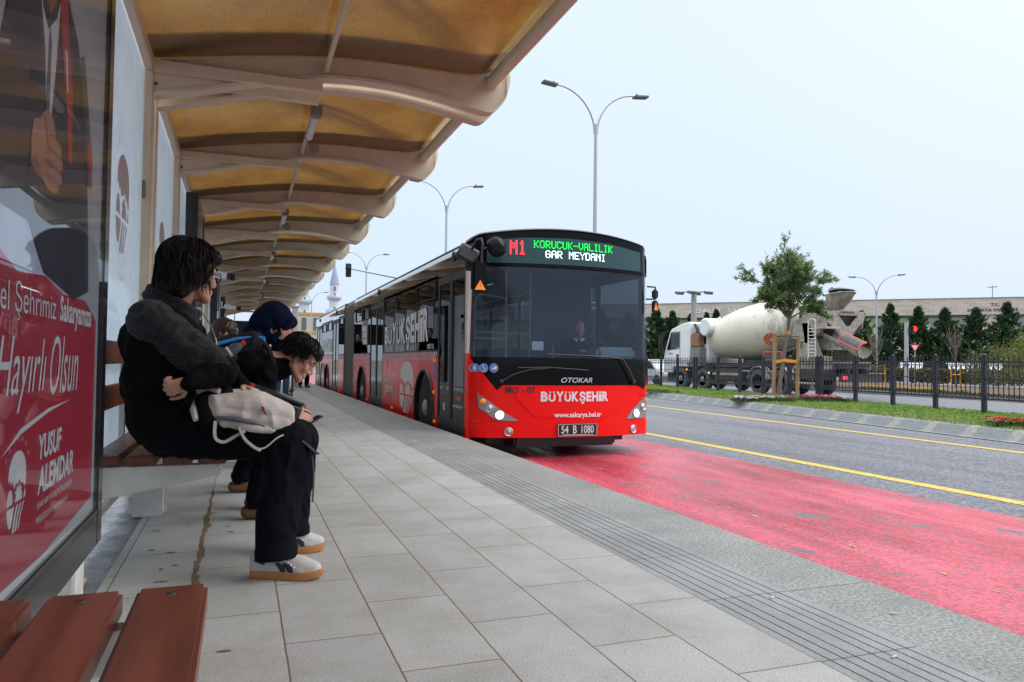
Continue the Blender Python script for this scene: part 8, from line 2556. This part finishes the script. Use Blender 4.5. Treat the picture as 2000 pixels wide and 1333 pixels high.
# his backpack and bottle
M_bblue = pm('bright blue trim', (0.02, 0.22, 0.62), 0.5); M_bgrey = cloth('dark grey nylon', (0.014, 0.014, 0.017), 0.6)
bp2 = empty('backpack', (-0.06, 4.46, 0.86), 'black and blue backpack on the back of the bending boy', 'backpack')
mb = MB()
for y in (4.36, 4.46, 4.58): capsule(mb, (-0.20, y, 0.905), 0.075, (0.06, y, 0.985), 0.068, 14)
fuse('bag_body', mb, M_bgrey, bp2, 0.008, 4, (12, 0.010))
mb = MB(); mb.tube([(-0.24, 4.29, 0.915), (-0.12, 4.285, 0.975), (-0.02, 4.285, 1.005), (0.05, 4.29, 1.018)], [0.006, 0.011, 0.010, 0.004], 8); mb.tube([(0.085, 4.32, 1.02), (0.115, 4.32, 1.01), (0.125, 4.33, 0.985)], [0.004, 0.014, 0.004], 8); mb.build('blue_trim', M_bblue, bp2)
mb = MB(); capsule(mb, (-0.16, 4.285, 0.86), 0.035, (-0.05, 4.28, 0.90), 0.035, 10); fuse('side_pocket', mb, M_bgrey, bp2, 0.007, 2)
mb = MB(); mb.tube([(0.08, 4.34, 1.02), (0.14, 4.32, 0.96), (0.17, 4.31, 0.88), (0.12, 4.30, 0.80)], 0.016, 6); mb.build('shoulder_strap', M_bgrey, bp2)
M_pet = glass('clear bottle plastic', (0.80, 0.85, 0.88), ior=1.4, refl=0.8, haze=0.22)
bo = empty('water_bottle', (-0.08, 4.27, 0.92), 'clear water bottle with a red cap and white label in the pocket of the backpack', 'bottle')
d_ = V3((0.105, 0, 0.072)).normalized(); q0 = V3((-0.115, 4.262, 0.895))
mb = MB(); mb.lathe([(0, 0.02), (0.004, 0.029), (0.10, 0.031), (0.125, 0.024), (0.145, 0.012), (0.150, 0.012)], q0, d_, 16); mb.build('bottle_shell', M_pet, bo)
mb = MB(); mb.lathe([(0.03, 0.0318), (0.075, 0.0318)], q0, d_, 16, cap=False)
mb.build('bottle_label', M_lett, bo)
mb = MB(); mb.lathe([(0.032, 0.0322), (0.040, 0.0322)], q0, d_, 16, cap=False); mb.lathe([(0.058, 0.0322), (0.064, 0.0322)], q0, d_, 16, cap=False); mb.build('label_print', M_ptie, bo)
mb = MB(); mb.lathe([(0.147, 0.0145), (0.166, 0.0145)], q0, d_, 14); mb.build('bottle_cap', pm('red cap', (0.70, 0.02, 0.015), 0.4), bo)

# ---- the hooded person behind
J3 = dict(base=(-0.25, 5.3, 0.0), floor=0.0, head=(0.20, 5.30, 1.135), f=(0.86, 0.10, -0.50), u=(0.36, 0, 0.93), neck=(0.10, 5.30, 1.05), chest=(-0.05, 5.30, 0.92), pel=(-0.26, 5.30, 0.63),
          sh=((0.03, 5.12, 0.98), (0.03, 5.48, 0.98)), el=((0.22, 5.02, 0.82), (0.24, 5.50, 0.82)), wr=((0.285, 5.19, 1.00), (0.30, 5.36, 1.02)), hd=((0.0, 0.15, 1), (0.0, -0.3, 1)), hn=((0, 0.9, 0.1), (0, -0.9, 0.1)), curl=(0.5, 0.5),
          hip=((-0.24, 5.2, 0.60), (-0.24, 5.4, 0.60)), kn=((0.20, 5.14, 0.54), (0.20, 5.48, 0.54)), an=((0.02, 5.85-0.55, 0.10), (0.10, 5.5, 0.10)), toe=((0.17, 5.3, 0), (0.26, 5.5, 0)))
m3, P3 = person(J3, 'person in a navy hood hunched over with both hands at the face', M_skinr, M_navy, M_denimb, 0.007, 1.1, 1.0, shoe=M_shoeb, toname='hooded_top')
mb = MB(); M3_ = Matrix(head_frame(J3['f'], J3['u'])).transposed()
ellipsoid(mb, P3(0, -0.015, 0.045), (0.104, 0.118, 0.112), M3_, 20); ellipsoid(mb, P3(0, -0.06, -0.02), (0.105, 0.09, 0.12), M3_, 20); capsule(mb, P3(0, -0.03, -0.09), 0.09, J3['neck'], 0.10); ellipsoid(mb, P3(0, 0.075, 0.075), (0.092, 0.062, 0.055), M3_, 16)
for s in (-1, 1): capsule(mb, P3(0.080*s, 0.085, 0.06), 0.024, P3(0.080*s, 0.06, -0.09), 0.034)
fuse('hood', mb, M_navy, m3, 0.007, 4, (9, 0.012))
add_face_parts(P3, m3, eye=False)
hp_ = empty('dark_bottle', (0.30, 5.26, 1.05), 'black flask held up to the face of the hooded person', 'flask')
mb = MB(); mb.lathe([(0, 0.02), (0.004, 0.026), (0.10, 0.026), (0.12, 0.014), (0.14, 0.014)], (0.315, 5.27, 1.03), (-0.25, 0, 1), 14); mb.build('flask_body', M_blk, hp_)
# ---- woman with brown hair, and two standing people farther on
J4 = dict(base=(-0.25, 6.6, 0.0), floor=0.0, head=(-0.13, 6.6, 1.10), f=(0.95, 0.2, -0.3), u=(0.25, 0, 1), neck=(-0.20, 6.6, 0.98), chest=(-0.25, 6.6, 0.86), pel=(-0.28, 6.6, 0.62),
          sh=((-0.22, 6.43, 0.95), (-0.22, 6.77, 0.95)), el=((-0.08, 6.38, 0.72), (-0.08, 6.82, 0.72)), wr=((0.12, 6.48, 0.72), (0.12, 6.72, 0.72)), hd=((1, 0.3, 0), (1, -0.3, 0)), hn=((0, 0.4, -0.9), (0, -0.4, -0.9)),
          hip=((-0.26, 6.5, 0.58), (-0.26, 6.7, 0.58)), kn=((0.16, 6.48, 0.54), (0.16, 6.72, 0.54)), an=((0.12, 6.48, 0.1), (0.12, 6.72, 0.1)), toe=((0.3, 6.48, 0), (0.3, 6.72, 0)))
m4, P4 = person(J4, 'seated woman with dark brown hair mostly hidden behind the hooded person', M_skin, M_brownc, M_denimb, 0.009, 1.0, 1.0, shoe=M_blk, toname='coat', disp=False)
mb = MB(); M3_ = Matrix(head_frame(J4['f'], J4['u'])).transposed()
ellipsoid(mb, P4(0, -0.015, 0.04), (0.092, 0.108, 0.095), M3_, 18); ellipsoid(mb, P4(0, -0.055, -0.06), (0.095, 0.07, 0.13), M3_, 18); fuse('hair', mb, M_hairb, m4, 0.007, 3, (22, 0.012)); add_face_parts(P4, m4, brow=M_hairb)
def standing(x, y, label, top, legs, shoe, face=(0, -1, 0), hair=M_hair, hgt=1.0):
    f = V3(face).normalized(); r = V3((f.y, -f.x, 0)); B = V3((x, y, 0))
    Q = lambda a, b_, z: tuple(B+r*a+f*b_+V3((0, 0, z*hgt)))
    J = dict(base=(x, y, 0), floor=0.0, head=Q(0, 0.02, 1.60), f=tuple(f), u=(0, 0, 1), neck=Q(0, 0, 1.45), chest=Q(0, 0, 1.28), pel=Q(0, 0, 0.95), sh=(Q(0.19, 0, 1.40), Q(-0.19, 0, 1.40)), el=(Q(0.25, -0.02, 1.12), Q(-0.25, -0.02, 1.12)), wr=(Q(0.24, 0.1, 0.90), Q(-0.24, 0.1, 0.90)),
             hd=(tuple(f*0.3+V3((0, 0, -1))),)*2, hn=(tuple(-r), tuple(r)), hip=(Q(0.10, 0, 0.92), Q(-0.10, 0, 0.92)), kn=(Q(0.11, 0.02, 0.50), Q(-0.11, 0.02, 0.50)), an=(Q(0.12, -0.02, 0.10), Q(-0.12, -0.02, 0.10)), toe=(Q(0.14, 0.15, 0), Q(-0.14, 0.15, 0)))
    m, P = person(J, label, M_skin, top, legs, 0.010, 1.0, 1.12, shoe=shoe, disp=False)
    mb = MB(); M_ = Matrix(head_frame(J['f'], J['u'])).transposed(); ellipsoid(mb, P(0, -0.018, 0.05), (0.082, 0.102, 0.085), M_, 16); fuse('hair', mb, hair, m, 0.008, 3)
    add_face_parts(P, m)
    return m
standing(1.88, 24.2, 'standing person in wide black trousers and brown shoes beyond the bending boy', M_cblack2, M_denimb, M_shoeb, (0.5, -1, 0))
standing(0.93, 18.4, 'standing person in blue jeans farther down the platform', M_cblack2, M_jean, M_blk, (0.6, -1, 0))
st_ = empty('walking_stick', (1.16, 18.3, 0), 'thin black walking stick beside the blue jeans', 'walking stick')
mb = MB(); mb.tube([(1.16, 18.3, 0.0), (1.16, 18.3, 1.25)], 0.017, 8); mb.sphere((1.16, 18.3, 0.16), 0.05, 10); mb.sphere((1.13, 18.28, 0.13), 0.045, 10); mb.build('stick', M_blk, st_)
# ---- the bus driver
J5 = dict(base=(4.76, 10.2, 0.0), floor=0.05, head=(4.76, 10.05, 1.40), f=(-0.35, -1, -0.02), u=(0, 0, 1), neck=(4.76, 10.12, 1.23), chest=(4.76, 10.15, 1.05), pel=(4.76, 10.22, 0.68),
          sh=((4.57, 10.12, 1.18), (4.95, 10.12, 1.18)), el=((4.50, 9.95, 0.95), (5.02, 9.95, 0.95)), wr=((4.60, 9.72, 1.06), (4.93, 9.72, 1.06)), hd=((0.1, -1, 0.2), (-0.1, -1, 0.2)), hn=((0.4, 0, -1), (-0.4, 0, -1)), curl=(0.6, 0.6),
          hip=((4.66, 10.2, 0.66), (4.86, 10.2, 0.66)), kn=((4.63, 9.78, 0.66), (4.89, 9.78, 0.66)), an=((4.63, 9.72, 0.16), (4.89, 9.72, 0.16)), toe=((4.63, 9.55, 0.05), (4.89, 9.55, 0.05)))
m5, P5 = person(J5, 'grey haired bus driver in a dark jacket and white collar behind the windscreen', M_skinr, M_navy, M_denimb, 0.007, 1.05, 1.0, shoe=M_blk)
mb = MB(); M3_ = Matrix(head_frame(J5['f'], J5['u'])).transposed(); ellipsoid(mb, P5(0, -0.03, 0.05), (0.080, 0.088, 0.078), M3_, 16); fuse('hair', mb, M_greyh, m5, 0.006, 3, (30, 0.006)); add_face_parts(P5, m5, brow=M_greyh)
mb = MB()
for s in (-1, 1): mb.add([P5(0.012*s, 0.05, -0.155), P5(0.075*s, 0.02, -0.125), P5(0.085*s, 0.02, -0.155), P5(0.03*s, 0.065, -0.19)], [(0, 1, 2, 3)])
mb.build('shirt_collar', M_white, m5, smooth=0)
